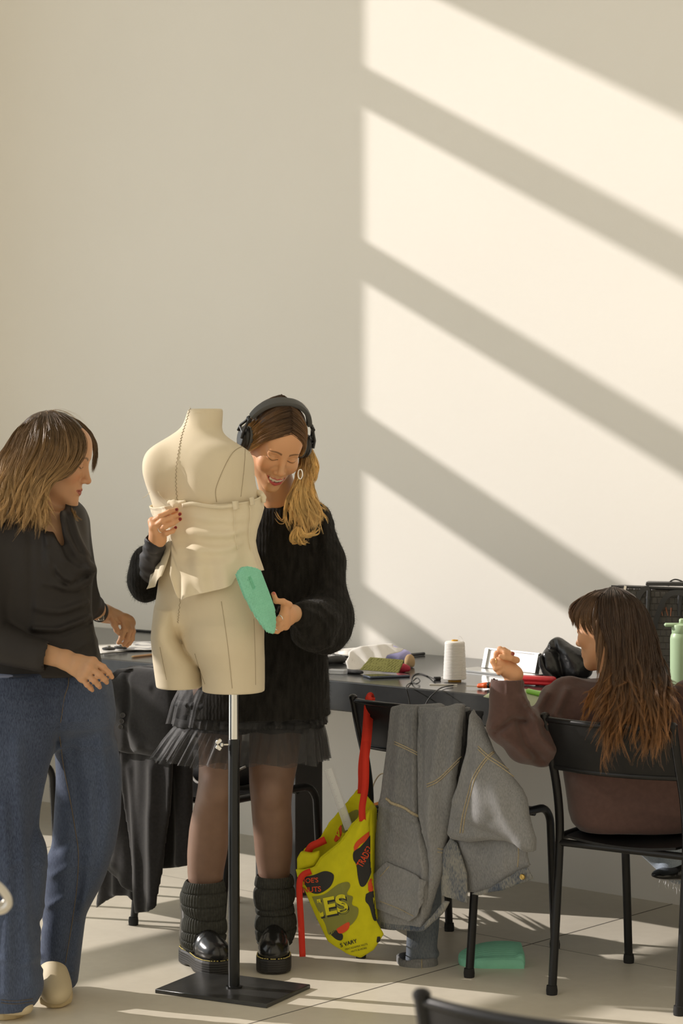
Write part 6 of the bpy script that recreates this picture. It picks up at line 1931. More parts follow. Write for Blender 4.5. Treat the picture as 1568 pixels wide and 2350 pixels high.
def on_surface(w, F, tol=.004):
    """the longest run of points that really lie on the field"""
    ok = np.abs(F.ev(w)) < tol
    best = (0, 0); i = 0
    while i < len(ok):
        if ok[i]:
            j = i
            while j < len(ok) and ok[j]: j += 1
            if j - i > best[1] - best[0]: best = (i, j)
            i = j
        else: i += 1
    return w[best[0]:best[1]]
def topstitch(name, pts, F, par, r=.0016, n=6, wob=.0):
    q = spline(np.array(pts, float), n)
    w = front_many([(x + wob * random.uniform(-1, 1), y + wob * random.uniform(-1, 1)) for x, y in q], F, 6.2, 7.3, off=.0004)
    w = on_surface(w, F)
    return MB().tube(w, r * 1.35, 5).build(name, M_dst, par, True) if len(w) > 2 else None
for pts in ([(906, 1702), (940, 1718), (976, 1736)], [(905, 1707), (940, 1723), (976, 1742)]): topstitch('topstitch', pts, FA, fA, .0014)
topstitch('frayed_seam', [(887, 1832), (900, 1843), (925, 1852), (950, 1868), (977, 1878)], FA, fA, .0034, 10, .8)
topstitch('topstitch', [(969, 1892), (975, 1925), (990, 1950), (1003, 1968)], FA, fA, .0014)
for dy in (0, 6): topstitch('topstitch', [(980, 1800 + dy), (1005, 1788 + dy), (1030, 1765 + dy), (1055, 1740 + dy), (1079, 1722 + dy)], FB, fB, .0014)
for dy in (0, 8): topstitch('topstitch', [(1004, 1947 + dy), (1018, 1949 + dy), (1032, 1945 + dy)], FB, fB, .0013)
for dy in (0, 7): topstitch('topstitch', [(1097, 1712 + dy), (1120, 1733 + dy), (1150, 1753 + dy), (1185, 1780 + dy), (1216, 1810 + dy)], FC, fC, .0015)
for dx in (0, 6): topstitch('topstitch', [(1150 + dx, 1716), (1125 + dx, 1730), (1105 + dx, 1752), (1085 + dx, 1785), (1075 + dx, 1820), (1062 + dx, 1870), (1056 + dx, 1912)], FC, fC, .0014)
topstitch('topstitch', [(872, 2012), (915, 1972), (960, 1992), (1006, 2015)], FP, pk, .0010)
topstitch('topstitch', [(872, 2068), (915, 2085), (963, 2107), (985, 2093), (1002, 2062)], FP, pk, .0010)
topstitch('frayed_edge', [(1003, 2045), (998, 2058), (990, 2075), (980, 2092), (966, 2108)], FP, pk, .0024, 10, 1.5)
topstitch('topstitch', [(1190, 1945), (1190, 1965), (1188, 1990)], FD, fD, .0012)
topstitch('topstitch', [(1088, 1985), (1090, 2020), (1090, 2064)], Field().u(slab(pd, [(1034, 1944), (1053, 1918), (1068, 1930), (1082, 1965), (1094, 2000), (1096, 2069), (1052, 2060), (1030, 2052)], .004, .040, .003, wfn=WJ)), fE, .0010)
bt = pd.at(1218, 2007, .042)
Rb = np.stack([pd.t, np.cross(pd.n, pd.t), pd.n], 1)
autosmooth(MB().lathe(bt, [(.008, -.002), (.0085, .001), (.0075, .003), (.006, .0028), (.005, .002), (.002, .0025)], 18, Rb).build('brass_button', M_brass, fH))

# ---- rolled jeans leg hanging down below the jacket
dj = denim('mid_blue_denim', srgb(76, 86, 100), srgb(120, 126, 132), .5, scale=7)
F = Field(disp=lambda p: .003 * vnoise(p * 22) + .0012 * np.sin(p[:, 0] * 150), slack=.01)
YJ = 6.72
F.u(loft(prow([(1930, 925, 1010, YJ, .040), (2060, 930, 1016, YJ, .036), (2130, 933, 1009, YJ, .034), (2160, 933, 1003, YJ, .036), (2185, 933, 1000, YJ, .040), (2215, 930, 1000, YJ, .044)]), 2.3))
F.u(ell(P(995, 2188, YJ), (.017, .03, .012)), .01)
tj = sculpt('rolled_jeans', F, .0045, dj)
tag(tj, 'blue jeans leg with rolled cuff hanging below the denim jacket', 'jeans')
F = Field(disp=lambda p: .004 * vnoise(p * 26), slack=.01)
F.u(loft(prow([(2192, 911, 1002, YJ, .052), (2205, 910, 1006, YJ, .056), (2225, 918, 1008, YJ, .056), (2234, 926, 1006, YJ, .052)]), 2.3))
F.s(loft(prow([(2180, 918, 996, YJ, .045), (2196, 918, 998, YJ, .047), (2204, 922, 998, YJ, .047)]), 2.3), .004)
sculpt('cuff', F, .004, M_dj, tj)
q = front_many([(968, y) for y in range(2194, 2234, 4)], F, 6.3, 7.2, off=.0005)
MB().tube(q, .0018, 5).build('cuff_seam', M_dst, tj, True)

# ================================================================ yellow tote bag hanging from the middle chair
M_tote = mat('yellow_canvas', srgb(196, 190, 26), rough=.8, spec=.2, var=.06, vscale=40, bump=.25, bscale=600, bdist=.0006)
M_red = mat('red_webbing', srgb(196, 52, 36), rough=.75, spec=.2, bump=.2, bscale=500)
M_ink = mat('black_print', (0.02, 0.02, 0.018), rough=.8)
M_olive = mat('olive_print', srgb(124, 124, 52), rough=.8)
M_ored = mat('red_print', srgb(206, 72, 30), rough=.8)
M_ypr = mat('yellow_print', srgb(206, 198, 30), rough=.8)
tp = chair_pt('denim', -.2, -.275, .8)
pt = Plane((770 - CX) / FPX * 6.62, 6.62, -12)
tote = tag(empty('tote_bag', pt.at(800, 2190)), 'yellow printed canvas tote bag with red straps hanging from the middle chair', 'tote bag')
FRONT = [(857, 1852), (853, 1888), (854, 1968), (862, 2040), (868, 2102), (886, 2139), (862, 2174), (833, 2192), (801, 2182), (774, 2167), (758, 2155), (732, 2102), (707, 2043), (688, 2008), (684, 1990), (700, 1990), (726, 1984), (740, 1962), (785, 1925), (811, 1885), (838, 1861)]
F = Field(disp=lambda p: .002 * vnoise(p * 12), slack=.02)
RT = [([(800, 1920), (765, 1980), (735, 2060)], .006, .03), ([(848, 1870), (800, 2000), (812, 2180)], .010, .02), ([(760, 1960), (800, 1990), (830, 2050)], -.006, .02), ([(750, 2080), (830, 2050), (865, 2080)], .006, .035)]
F.u(slab(pt, FRONT, .006, .03, .005, bulge=.026, bw=.05, ridges=RT))
F.u(slab(pt, [(694, 2003), (726, 1990), (760, 1960), (811, 1900), (850, 1880), (853, 2000), (866, 2100), (870, 2140), (836, 2186), (790, 2172), (758, 2150), (730, 2095)], .03, .012, .026, bulge=.02, bw=.05), .01)
tf = sculpt('front_panel', F, .0042, M_tote, tote); TFF = F
F = Field(disp=lambda p: .002 * vnoise(p * 12), slack=.02)
F.u(slab(pt, [(683, 1968), (690, 1953), (712, 1940), (728, 1926), (747, 1893), (774, 1861), (814, 1815), (828, 1824), (850, 1850), (858, 1862), (856, 2000), (840, 2100), (760, 2120), (700, 2030), (682, 2000)], .005, -.048, .004, bulge=-.015, bw=.05))
F.u(slab(pt, [(683, 1968), (692, 1952), (716, 1956), (735, 1950), (738, 1966), (726, 1986), (700, 1994), (684, 2000)], .018, .004, .012), .006)
F.u(slab(pt, [(846, 1850), (858, 1856), (858, 2000), (868, 2110), (850, 2120), (846, 1990)], .035, -.008, .01), .006)
tb = sculpt('back_panel', F, .0042, M_tote, tote); TBF = F
MB().tube(front_many(spline(np.array([(726, 1988), (742, 1966), (786, 1929), (812, 1889), (839, 1865), (856, 1856)], float), 5), TFF, 6.2, 7, off=.0006), .0012, 5).build('rim_stitching', M_tote, tf, True)
def strap(name, pts, w, par, tw=None):
    q = spline(np.array(pts, float), 8)
    t = np.gradient(q, axis=0); t /= np.linalg.norm(t, axis=1)[:, None]
    side = np.cross(t, np.array([0, -1.0, 0])); side /= np.linalg.norm(side, axis=1)[:, None] + 1e-9
    if tw is not None:
        side = side * math.cos(tw) + np.array([0, -1.0, 0]) * math.sin(tw)
    a = q - side * w / 2; b = q + side * w / 2
    v = np.concatenate([a, b]); k = len(q)
    o = mk(name, v, [(i, i + 1, k + i + 1, k + i) for i in range(k - 1)], M_red, par)
    s = o.modifiers.new('thickness', 'SOLIDIFY'); s.thickness = .0035; s.offset = 0
    return o
hook = tp + np.array([.012, -.006, .004])
strap('strap', [pt.at(840, 1878, .05), pt.at(840, 1845, .055), P(839, 1800, 6.58), P(840, 1720, 6.60), P(842, 1640, tp[1] - .062), P(846, 1607, tp[1] - .055), P(850, 1596, tp[1] - .025), P(853, 1604, tp[1] + .004)], .020, tote)
strap('strap', [pt.at(826, 1826, -.04), pt.at(829, 1800, -.03), P(834, 1755, 6.62), P(841, 1700, 6.62), P(846, 1640, tp[1] - .052), P(850, 1600, tp[1] - .03)], .030, tote)
strap('loose_strap', [pt.at(722, 1992, .050), pt.at(708, 1998, .062), pt.at(700, 2012, .066), pt.at(699, 2050, .064), pt.at(702, 2110, .062), pt.at(705, 2185, .060)], .0185, tote)
strap('loose_strap_root', [pt.at(702, 1962, -.02), pt.at(712, 1945, -.015), pt.at(728, 1937, -.015), pt.at(744, 1930, -.02)], .022, tote)
def print_poly(name, pts, m, par=None, F=None, off=.0012, smooth=True, grid=14):
    """ink on the cloth: a polygon laid onto the panel"""
    par = par or tf; F = F or TFF
    p = np.array(pts, float)
    if smooth: p = spline(list(p) + [p[0]], 4)[:-1]
    mn, mx = p.min(0), p.max(0)
    n = max(6, int(max(mx - mn) / 3.0))
    gx, gy = np.linspace(mn[0], mx[0], n), np.linspace(mn[1], mx[1], n)
    U, V_ = np.meshgrid(gx, gy); d = sd_poly(p, U.ravel(), V_.ravel()).reshape(n, n)
    # cells inside, border cells pulled to the outline
    pts2 = np.stack([U, V_], -1).copy()
    seg = np.vstack([p, p[:1]])
    def snap(q):
        best, bd = q, 1e9
        for i in range(len(seg) - 1):
            a, e = seg[i], seg[i + 1] - seg[i]
            t = np.clip(((q - a) @ e) / max(e @ e, 1e-9), 0, 1); c = a + t * e
            dd = np.linalg.norm(q - c)
            if dd < bd: best, bd = c, dd
        return best
    h = max(gx[1] - gx[0], gy[1] - gy[0])
    ids = {}; v = []; f = []
    for j in range(n - 1):
        for i in range(n - 1):
            if d[j:j + 2, i:i + 2].min() < 0 and d[j:j + 2, i:i + 2].mean() < h * .35:
                q = []
                for (a, b) in ((j, i), (j, i + 1), (j + 1, i + 1), (j + 1, i)):
                    if (a, b) not in ids:
                        w = pts2[a, b]
                        if d[a, b] > 0 or abs(d[a, b]) < h * .35: w = snap(w)
                        ids[(a, b)] = len(v); v.append(w)
                    q.append(ids[(a, b)])
                f.append(tuple(q[::-1]))
    return mk(name, front_many(v, F, 6.2, 7.2, off=off), f, m, par)
print_poly('black_blot', [(826, 1945), (838, 1932), (853, 1918), (854, 1968), (853, 2000), (840, 2030), (828, 2034), (822, 2015), (818, 1985), (811, 1972), (812, 1955)], M_ink)
print_poly('black_blot', [(840, 2052), (856, 2044), (862, 2052), (867, 2100), (865, 2112), (857, 2110), (848, 2080), (839, 2068)], M_ink)
print_poly('black_blot', [(692, 2014), (720, 2008), (745, 1999), (764, 2005), (766, 2018), (757, 2036), (735, 2050), (716, 2049), (703, 2035)], M_ink)
print_poly('olive_blot', [(716, 2058), (745, 2052), (775, 2030), (798, 2024), (804, 2034), (796, 2052), (810, 2058), (808, 2076), (822, 2084), (820, 2104), (804, 2124), (778, 2130), (756, 2146), (746, 2120), (728, 2085)], M_olive)
print_poly('black_blot', [(756, 2142), (768, 2134), (776, 2138), (787, 2146), (784, 2158), (772, 2156)], M_ink)
print_poly('black_blot', [(866, 2150), (873, 2150), (872, 2160), (865, 2163)], M_ink)
print_poly('red_mark', [(772, 2132), (800, 2116), (801, 2130), (790, 2140), (778, 2142)], M_ored, off=.0016)
print_poly('red_mark', [(812, 1944), (820, 1930), (853, 1905), (853, 1922), (828, 1938), (815, 1954)], M_ored, off=.0008)
print_poly('red_mark', [(845, 2026), (853, 2016), (860, 2040), (852, 2046), (846, 2044)], M_ored, off=.0016)
def lettering(text, px, py, hpx, m, rot=0.0, shear=0.0, F=None, par=None, off=.0022, name='lettering', bold=.0, wide=1.0):
    """words printed on the cloth: the letters' outline laid onto the panel"""
    F = F or TFF; par = par or tf
    cu = bpy.data.curves.new(name, 'FONT'); cu.body = text; cu.size = 1.0; cu.align_x = 'CENTER'; cu.align_y = 'CENTER'; cu.offset = bold
    ob = bpy.data.objects.new(name, cu); COL.objects.link(ob)
    dg = bpy.context.evaluated_depsgraph_get(); dg.update()
    me = bpy.data.meshes.new_from_object(ob.evaluated_get(dg))
    v = np.array([q.co[:] for q in me.vertices]); f = [tuple(p.vertices) for p in me.polygons]
    bpy.data.objects.remove(ob); bpy.data.curves.remove(cu); bpy.data.meshes.remove(me)
    s = hpx / .72
    x = (v[:, 0] * wide + v[:, 1] * shear) * s; y = -v[:, 1] * s
    c, s_ = math.cos(rot), math.sin(rot)
    w = front_many(np.stack([px + x * c - y * s_, py + x * s_ + y * c], 1), F, 6.2, 7.4, off=off)
    return mk(name, w, f, m, par, smooth=False)
lettering('IES', 766, 2084, 40, M_ink, rot=-.20, off=.0020, bold=.03, wide=1.05)
lettering('IES', 763, 2080, 40, M_ypr, rot=-.20, off=.0030, bold=.025, wide=1.05)
lettering('JOE\'S', 714, 2021, 11, M_ored, rot=-.06, off=.0024, bold=.015)
lettering('NUTS', 716, 2042, 12, M_ored, rot=-.08, off=.0024, bold=.015)
lettering('TRADER', 838, 1966, 16, M_ored, rot=-1.05, off=.0024, bold=.015, wide=.62)
lettering('P', 861, 2068, 17, M_ypr, rot=-.1, off=.0024, bold=.02, wide=.8)
lettering('S VARY', 800, 2165, 9, M_ink, rot=-.28, off=.0024, bold=.02)
lettering('MACADAMIA NUTS', 818, 2173, 4.4, M_ink, rot=-.24, off=.0024)
lettering('NUTS & MORE', 824, 2180, 4.2, M_ink, rot=-.24, off=.0024)
print_poly('red_mark', [(766, 1928), (782, 1893), (784, 1916), (772, 1932)], M_ored, par=tb, F=TBF, off=.0016)
lettering('V', 776, 1915, 16, M_tote, rot=-.5, par=tb, F=TBF, off=.003, bold=.02)
print_poly('olive_blot', [(782, 1900), (796, 1870), (820, 1858), (822, 1872), (806, 1896), (790, 1912)], M_olive, par=tb, F=TBF, off=.0012)
# clear ruler standing in the bag
def clear_mat():
    m, nt, b = _nodes('clear_acrylic')
    b.inputs['Base Color'].default_value = (.78, .80, .82, 1); b.inputs['Roughness'].default_value = .12
    t = nt.nodes.new('ShaderNodeBsdfTransparent'); mx = nt.nodes.new('ShaderNodeMixShader'); mx.inputs[0].default_value = .42
    nt.links.new(t.outputs[0], mx.inputs[1]); nt.links.new(b.outputs[0], mx.inputs[2]); nt.links.new(mx.outputs[0], nt.nodes['Material Output'].inputs[0])
    return m
M_clear = clear_mat()
M_mark = mat('ruler_print', (.16, .16, .18), rough=.7)
pr_ = Plane((770 - CX) / FPX * 6.62, 6.625, -12)
a0, a1 = pr_.at(753, 1765, -.004), pr_.at(800, 1905, -.012)
ax = (a1 - a0); Lr = np.linalg.norm(ax); ax /= Lr
sx = np.cross(ax, pr_.n); sx /= np.linalg.norm(sx); nz2 = np.cross(sx, ax)
ru = autosmooth(MB().box((a0 + a1) / 2, (.0135, Lr / 2, .0012), np.stack([sx, ax, nz2], 1), .0006).build('ruler', M_clear))
tag(ru, 'clear plastic ruler sticking up out of the yellow tote bag', 'ruler')
b = MB()
sg = 1 if (nz2 @ np.array([0, -1, 0])) > 0 else -1
for k in range(int(Lr / .004)):
    w = .006 if k % 5 == 0 else .0035
    b.box(a0 + ax * (.004 + k * .004) + nz2 * sg * .0015 + sx * (.0125 - w), (w, .0003, .0001), np.stack([sx, ax, nz2], 1))
b.box((a0 + a1) / 2 + nz2 * sg * .0015 - sx * .0115, (.0003, Lr / 2, .0001), np.stack([sx, ax, nz2], 1))
b.build('scale_marks', M_mark, ru)
# brown paper bag behind the chair leg
M_kraft = mat('kraft_paper', srgb(176, 128, 80), rough=.8, var=.08, vscale=10)
M_orange = mat('orange_band', srgb(190, 112, 32), rough=.7)
M_cord = mat('white_paper_cord', srgb(222, 206, 180), rough=.8)
pk_ = Plane((880 - CX) / FPX * 6.93, 6.93, -30)
kb = tag(empty('paper_bag', pk_.at(880, 2060)), 'brown paper carrier bag with white cord handle behind the middle chair', 'paper bag')
F = Field(disp=lambda p: .002 * vnoise(p * 14)).u(slab(pk_, [(866, 1842), (935, 1850), (935, 2060), (858, 2050), (862, 1960), (858, 1930)], .05, 0, .006))
sculpt('bag_body', F, .006, M_kraft, kb)
F = Field().u(slab(pk_, [(865, 1840), (936, 1847), (936, 1866), (864, 1856)], .052, 0, .004))
sculpt('top_band', F, .004, M_orange, kb)
MB().tube(spline([pk_.at(870, 1844, .052), pk_.at(875, 1805, .056), pk_.at(884, 1782, .056), pk_.at(897, 1770, .056), pk_.at(912, 1776, .056), pk_.at(925, 1805, .056), pk_.at(930, 1846, .052)], 6), .0022, 8).build('cord_handle', M_cord, kb, True)
MB().tube(spline([pk_.at(868, 1840, -.05), pk_.at(872, 1800, -.05), pk_.at(885, 1777, -.05), pk_.at(897, 1790, -.05), pk_.at(920, 1842, -.05)], 6), .0022, 8).build('cord_handle', M_cord, kb, True)

# ================================================================ second teal foam piece on the floor
pf2 = Plane((1120 - CX) / FPX * 6.72, 6.72, 8)
fc2 = G(1125, 2205)
def foam2():
    """a curved pad lying on its side: pointed at the left, hollow underneath at the right end"""
    X0, X1 = G(1047, 2190)[0], G(1196, 2200)[0]
    Yc = 6.72; L_ = X1 - X0
    def f(p):
        t = (p[:, 0] - X0) / L_
        tt = np.clip(t, 0, 1)
        wy = .058 * np.sqrt(np.clip(1 - (1 - np.clip(tt / .62, 0, 1)) ** 2, 0, 1)) + .002
        top = .030 + .028 * np.sin(np.pi * np.clip(tt * .62 + .10, 0, 1)) + .006 * tt
        c = top - .022 - 1.9 * (p[:, 1] - Yc) ** 2 / .06 * .10 + .28 * (p[:, 1] - Yc)
        d1 = np.abs(p[:, 2] - c) - .012
        d2 = np.maximum(np.abs(p[:, 1] - Yc + .006) - wy, np.maximum(X0 - p[:, 0], p[:, 0] - X1))
        a, b = d1 + .006, d2 + .006
        return (np.sqrt(np.maximum(a, 0) ** 2 + np.maximum(b, 0) ** 2) + np.minimum(np.maximum(a, b), 0) - .006) * .8
    F = Field().u(Prim(f, ((X0 + X1) / 2, Yc, .04), .16))
    F.u(rbox((X0 + L_ * .60, Yc - .050, .014), (L_ * .36, .010, .014), .009), .012)
    F.u(rbox((X1 - .010, Yc, .020), (.010, .052, .020), .009), .012)
    sl = (X0 + L_ * .62, Yc + .010)
    for z in (.02, .04, .06, .08):
        F.s(cap((sl[0], sl[1], z), (sl[0] + .034, sl[1], z), .0055))
    F.disp = lambda p: .0006 * np.sin(p[:, 1] * 700)
    return F
f2 = sculpt('foam_pad', foam2(), .0026, M_teal)
tag(f2, 'teal curved foam pad with a slot lying on the floor by a chair leg', 'foam pad')
# ================================================================ things on the worktable
M_paper = mat('white_paper', (.80, .78, .74), rough=.8)
def sheet(name, pts, m, z=.0, label=None, cat='paper', group=None, par=None, curl=.0, th=.0006, wav=0.0, seed=0, z2=None):
    """a sheet lying on the table: picture outline of its corners; z lifts, curl raises the far edge"""
    base = [T(x, y) for x, y in pts]
    p = np.array([[q[0], q[1]] for q in base]); ctr = p.mean(0)
    n = 14
    mn, mx = p.min(0), p.max(0)
    # bilinear grid for quads
    a, b, c, d = p[:4]
    v = []; f = []
    for j in range(n):
        for i in range(n):
            s, t = i / (n - 1), j / (n - 1)
            q = (a * (1 - s) + b * s) * (1 - t) + (d * (1 - s) + c * s) * t
            zz = TZ + z + curl * (1 - t) ** 2 + wav * (math.sin(5 * s + seed) * math.sin(4 * t + 2 * seed) * .5 + .5) * (1 if wav else 0)
            v.append((q[0], q[1], zz))
    for j in range(n - 1):
        for i in range(n - 1):
            f.append((j * n + i, (j + 1) * n + i, (j + 1) * n + i + 1, j * n + i + 1))
    o = mk(name, v, f, m, par)
    s_ = o.modifiers.new('thickness', 'SOLIDIFY'); s_.thickness = th; s_.offset = 1
    if label: tag(o, label, cat, group)
    return o
# left end: printed sheets, small black things, a tan pencil
def printed():
    m, nt, b = _nodes('printed_sheet'); N = nt.nodes.new
    tc = N('ShaderNodeTexCoord'); ck = N('ShaderNodeTexNoise'); ck.inputs['Scale'].default_value = 16; ck.inputs['Detail'].default_value = 1
    nt.links.new(tc.outputs['Object'], ck.inputs['Vector'])
    r = N('ShaderNodeValToRGB'); r.color_ramp.interpolation = 'CONSTANT'
    r.color_ramp.elements[0].color = (.30, .30, .31, 1); r.color_ramp.elements[1].position = .46; r.color_ramp.elements[1].color = (.78, .77, .74, 1)
    nt.links.new(ck.outputs['Fac'], r.inputs['Fac']); nt.links.new(r.outputs[0], b.inputs['Base Color'])
    return m
M_print = printed()
sheet('paper_sheet', [(215, 1483), (300, 1476), (330, 1492), (228, 1501)], M_paper, .0004, 'plain white paper sheet at the far left of the worktable', wav=.003, seed=1)
sheet('paper_sheet', [(262, 1477), (360, 1476), (380, 1494), (285, 1496)], M_print, .005, 'white printed paper sheet under the left woman\'s fingers', wav=.002, seed=2)
M_blk = mat('glossy_black_plastic', (.016, .016, .017), rough=.25)
M_gum = mat('dark_rubber', (.03, .03, .03), rough=.6)
for i, (x, y, lab) in enumerate(((250, 1492, 'small black pin cushion disc on the white sheets, left one'), (277, 1489, 'small black pin cushion disc under the left woman\'s fingertips'))):
    c = T(x, y, .008)
    o = tag(empty('pin_disc', c), lab, 'disc', None)
    autosmooth(MB().lathe(c, [(.022, 0), (.026, .004), (.025, .009), (.014, .012)], 24).build('disc_body', M_blk, o))
    autosmooth(MB().lathe(c, [(.006, .011), (.007, .016), (.004, .019)], 14).build('knob', M_silver, o))
a, b_ = T(306, 1507, .004), T(352, 1502, .004)
pc2 = tag(empty('pencil', (a + b_) / 2), 'tan pencil on the table edge beside the dress form', 'pencil')
autosmooth(MB().tube([a, b_], .0042, 6).build('barrel', mat('tan_wood_paint', srgb(196, 152, 110), rough=.5), pc2))
autosmooth(MB().tube([a, a + (a - b_) / np.linalg.norm(a - b_) * .012], [.0042, .0006], 6).build('tip', mat('pencil_wood', srgb(214, 180, 130), rough=.8), pc2))
tag(MB().tube(spline([T(296, 1446, .004), T(320, 1447, .004), T(345, 1449, .004), T(380, 1450, .004)], 6), .0045, 8).build('cable', M_gum, None, True), 'black cable lying at the back of the table left of the dress form', 'cable')

# the heap of paper and cloth behind the woman's elbow
def lump(name, px, py, r, m, label, cat, group=None, ang=-41, z=None, nz=.004, nf=40, h=.004):
    c = T(px, py)
    zc = r[2] * .75 if z is None else z
    F = Field(disp=lambda p: nz * vnoise(p * nf), slack=.01)
    F.u(ell(c + np.array([0, 0, zc]), r, yaw(math.radians(ang))))
    F.i(Prim(lambda p: TZ + .0008 - p[:, 2], c, 1), 0)
    o = sculpt(name, F, h, m)
    if label: tag(o, label, cat, group)
    return o
M_wht = mat('white_tissue', (.82, .80, .77), rough=.85, bump=.2, bscale=30)
sheet('paper_sheet', [(740, 1502), (830, 1490), (880, 1500), (800, 1512)], M_paper, .004, 'white paper sheet half hidden behind the knit sweater on the table', wav=.012, seed=3)
c0 = T(765, 1536, .004); c1 = T(905, 1530, .004)
pw_ = Plane(c0[0], c0[1], math.degrees(math.atan2(c1[1] - c0[1], c1[0] - c0[0])))
wp = sculpt('white_paper', Field(disp=lambda p: .003 * vnoise(p * 22), slack=.01).u(slab(pw_, [(796, 1536), (800, 1520), (822, 1502), (852, 1488), (885, 1484), (928, 1483), (926, 1489), (948, 1494), (938, 1500), (900, 1508), (872, 1524), (850, 1534), (810, 1541)], .0055, 0, .003,
            wfn=lambda u, v: -1.3 * (v - TZ) + .010 * np.sin(u * 42) + .006 * np.sin(u * 95 + 1))), .003, M_wht)
tag(wp, 'large crumpled white sheet piled behind the olive swatch', 'paper')
wp2 = sculpt('white_paper', Field(disp=lambda p: .002 * vnoise(p * 25), slack=.01).u(slab(Plane(T(780, 1506)[0], T(780, 1506)[1], -38), [(735, 1512), (752, 1496), (800, 1491), (838, 1492), (812, 1502), (770, 1512)], .006, 0, .003, wfn=lambda u, v: -1.5 * (v - TZ) + .006 * np.sin(u * 50))), .003, M_wht)
tag(wp2, 'long white roll of paper behind the crumpled white sheet', 'paper')
M_gk = mat('charcoal_knit_scrap', (.055, .054, .052), rough=.95, bump=.5, bscale=200)
lump('knit_scrap', 772, 1522, (.036, .05, .016), M_gk, 'charcoal knit scrap rolled up at the left of the fabric heap', 'fabric scrap')
lump('dark_scrap', 808, 1546, (.050, .018, .008), mat('black_cloth', (.03, .03, .032), rough=.9), 'black cloth scrap under the olive swatch', 'fabric scrap')
lump('lavender_cloth', 908, 1518, (.066, .042, .032), mat('lavender_cloth', srgb(172, 168, 214), rough=.8), 'folded lavender cloth behind the olive swatch', 'fabric scrap', z=.022, nz=.007, nf=28)
lump('red_cloth', 926, 1543, (.026, .028, .018), mat('crimson_cloth', srgb(160, 22, 50), rough=.7), 'crimson cloth peeping out beside the olive swatch', 'fabric scrap')
lump('tan_pouch', 942, 1532, (.018, .02, .028), mat('tan_suede', srgb(178, 150, 112), rough=.9), 'small tan pouch at the right end of the fabric heap', 'pouch', z=.02)
# olive swatch: thick felt leaning on the heap
c0 = T(822, 1543, .004); c1 = T(912, 1550, .004)
po = Plane(c0[0], c0[1] - .01, math.degrees(math.atan2(c1[1] - c0[1], c1[0] - c0[0])))
ol = sculpt('olive_swatch', Field(disp=lambda p: .0003 * vnoise(p * 60)).u(slab(po, [(838, 1509), (876, 1512), (917, 1516), (913, 1546), (866, 1542), (822, 1538)], .0022, 0, .0015, wfn=lambda u, v: -.55 * (v - TZ))), .0025, mat('olive_felt', srgb(112, 110, 54), rough=.95, var=.12, vscale=150, bump=.4, bscale=300))
tag(ol, 'olive green felt swatch leaning on the fabric heap', 'fabric swatch')
bx_ = T(775, 1547)
o = MB().box(bx_ + np.array([0, 0, .008]), (.030, .018, .008), yaw(math.radians(-20)), .002)
tag(o.build('pin_box', M_clear), 'clear plastic pin box at the table edge behind the knit sweater', 'box')
ph = (T(836, 1556) + T(938, 1552)) / 2
po_ = tag(empty('phone', ph), 'dark smartphone lying flat in front of the olive swatch', 'phone')
vx = T(938, 1552) - T(836, 1556); Lp = np.linalg.norm(vx) / 2; vx /= np.linalg.norm(vx)
Rph = np.stack([vx, np.array([-vx[1], vx[0], 0]), [0, 0, 1]], 1)
autosmooth(MB().box(ph + np.array([0, 0, .0042]), (.072, .036, .0040), Rph, .0022).build('phone_body', mat('blue_grey_metal', (.10, .12, .16), rough=.3, metal=.7), po_))
autosmooth(MB().box(ph + np.array([0, 0, .0083]), (.069, .033, .0003), Rph).build('screen', mat('dark_glass', (.012, .013, .016), rough=.05, coat=.5), po_))
pn = T(960, 1501); tag(autosmooth(MB().tube([T(942, 1503, .006), T(974, 1500, .006)], .0055, 8).build('marker_pen', M_blk)), 'black marker pen behind the fabric heap', 'pen')
# cables over the table edge
def cable(pts, label, r=.0021):
    return tag(MB().tube(spline(pts, 8), r, 7).build('cable', M_gum, None, True), label, 'cable')
zc_ = .0025
e1 = T(934, 1575, .0)
cable([T(1000, 1560, .008), T(985, 1553, zc_), T(965, 1546, zc_), T(950, 1549, zc_), T(945, 1560, .006), T(955, 1569, .008), T(964, 1563, .010), T(957, 1556, .012), T(945, 1566, zc_), T(936, 1571, .006), P(933, 1578, T(936, 1581)[1] - .008), P(938, 1600, T(938, 1581)[1] - .006), P(944, 1640, T(938, 1581)[1] - .01)], 'thin black cable looped on the table and hanging over its edge')
cable([T(1040, 1573, .004), T(1022, 1576, .004), T(1010, 1580, .006), P(1000, 1588, T(1005, 1588)[1] - .006), P(985, 1603, T(990, 1588)[1] - .01), P(974, 1625, T(980, 1588)[1] - .01), P(968, 1650, T(975, 1588)[1] - .01)], 'thin black cable falling over the table edge below the thread cone')
pg = T(1004, 1561); o = tag(empty('plug', pg), 'small black plug on the table beside the thread cone', 'plug')
autosmooth(MB().box(pg + np.array([0, 0, .006]), (.011, .007, .006), yaw(.4), .002).build('plug_body', M_blk, o))
MB().tube([pg + np.array([.008, .002, .008]), pg + np.array([.018, .005, .009])], .0016, 6).build('plug_pin', M_silver, o)
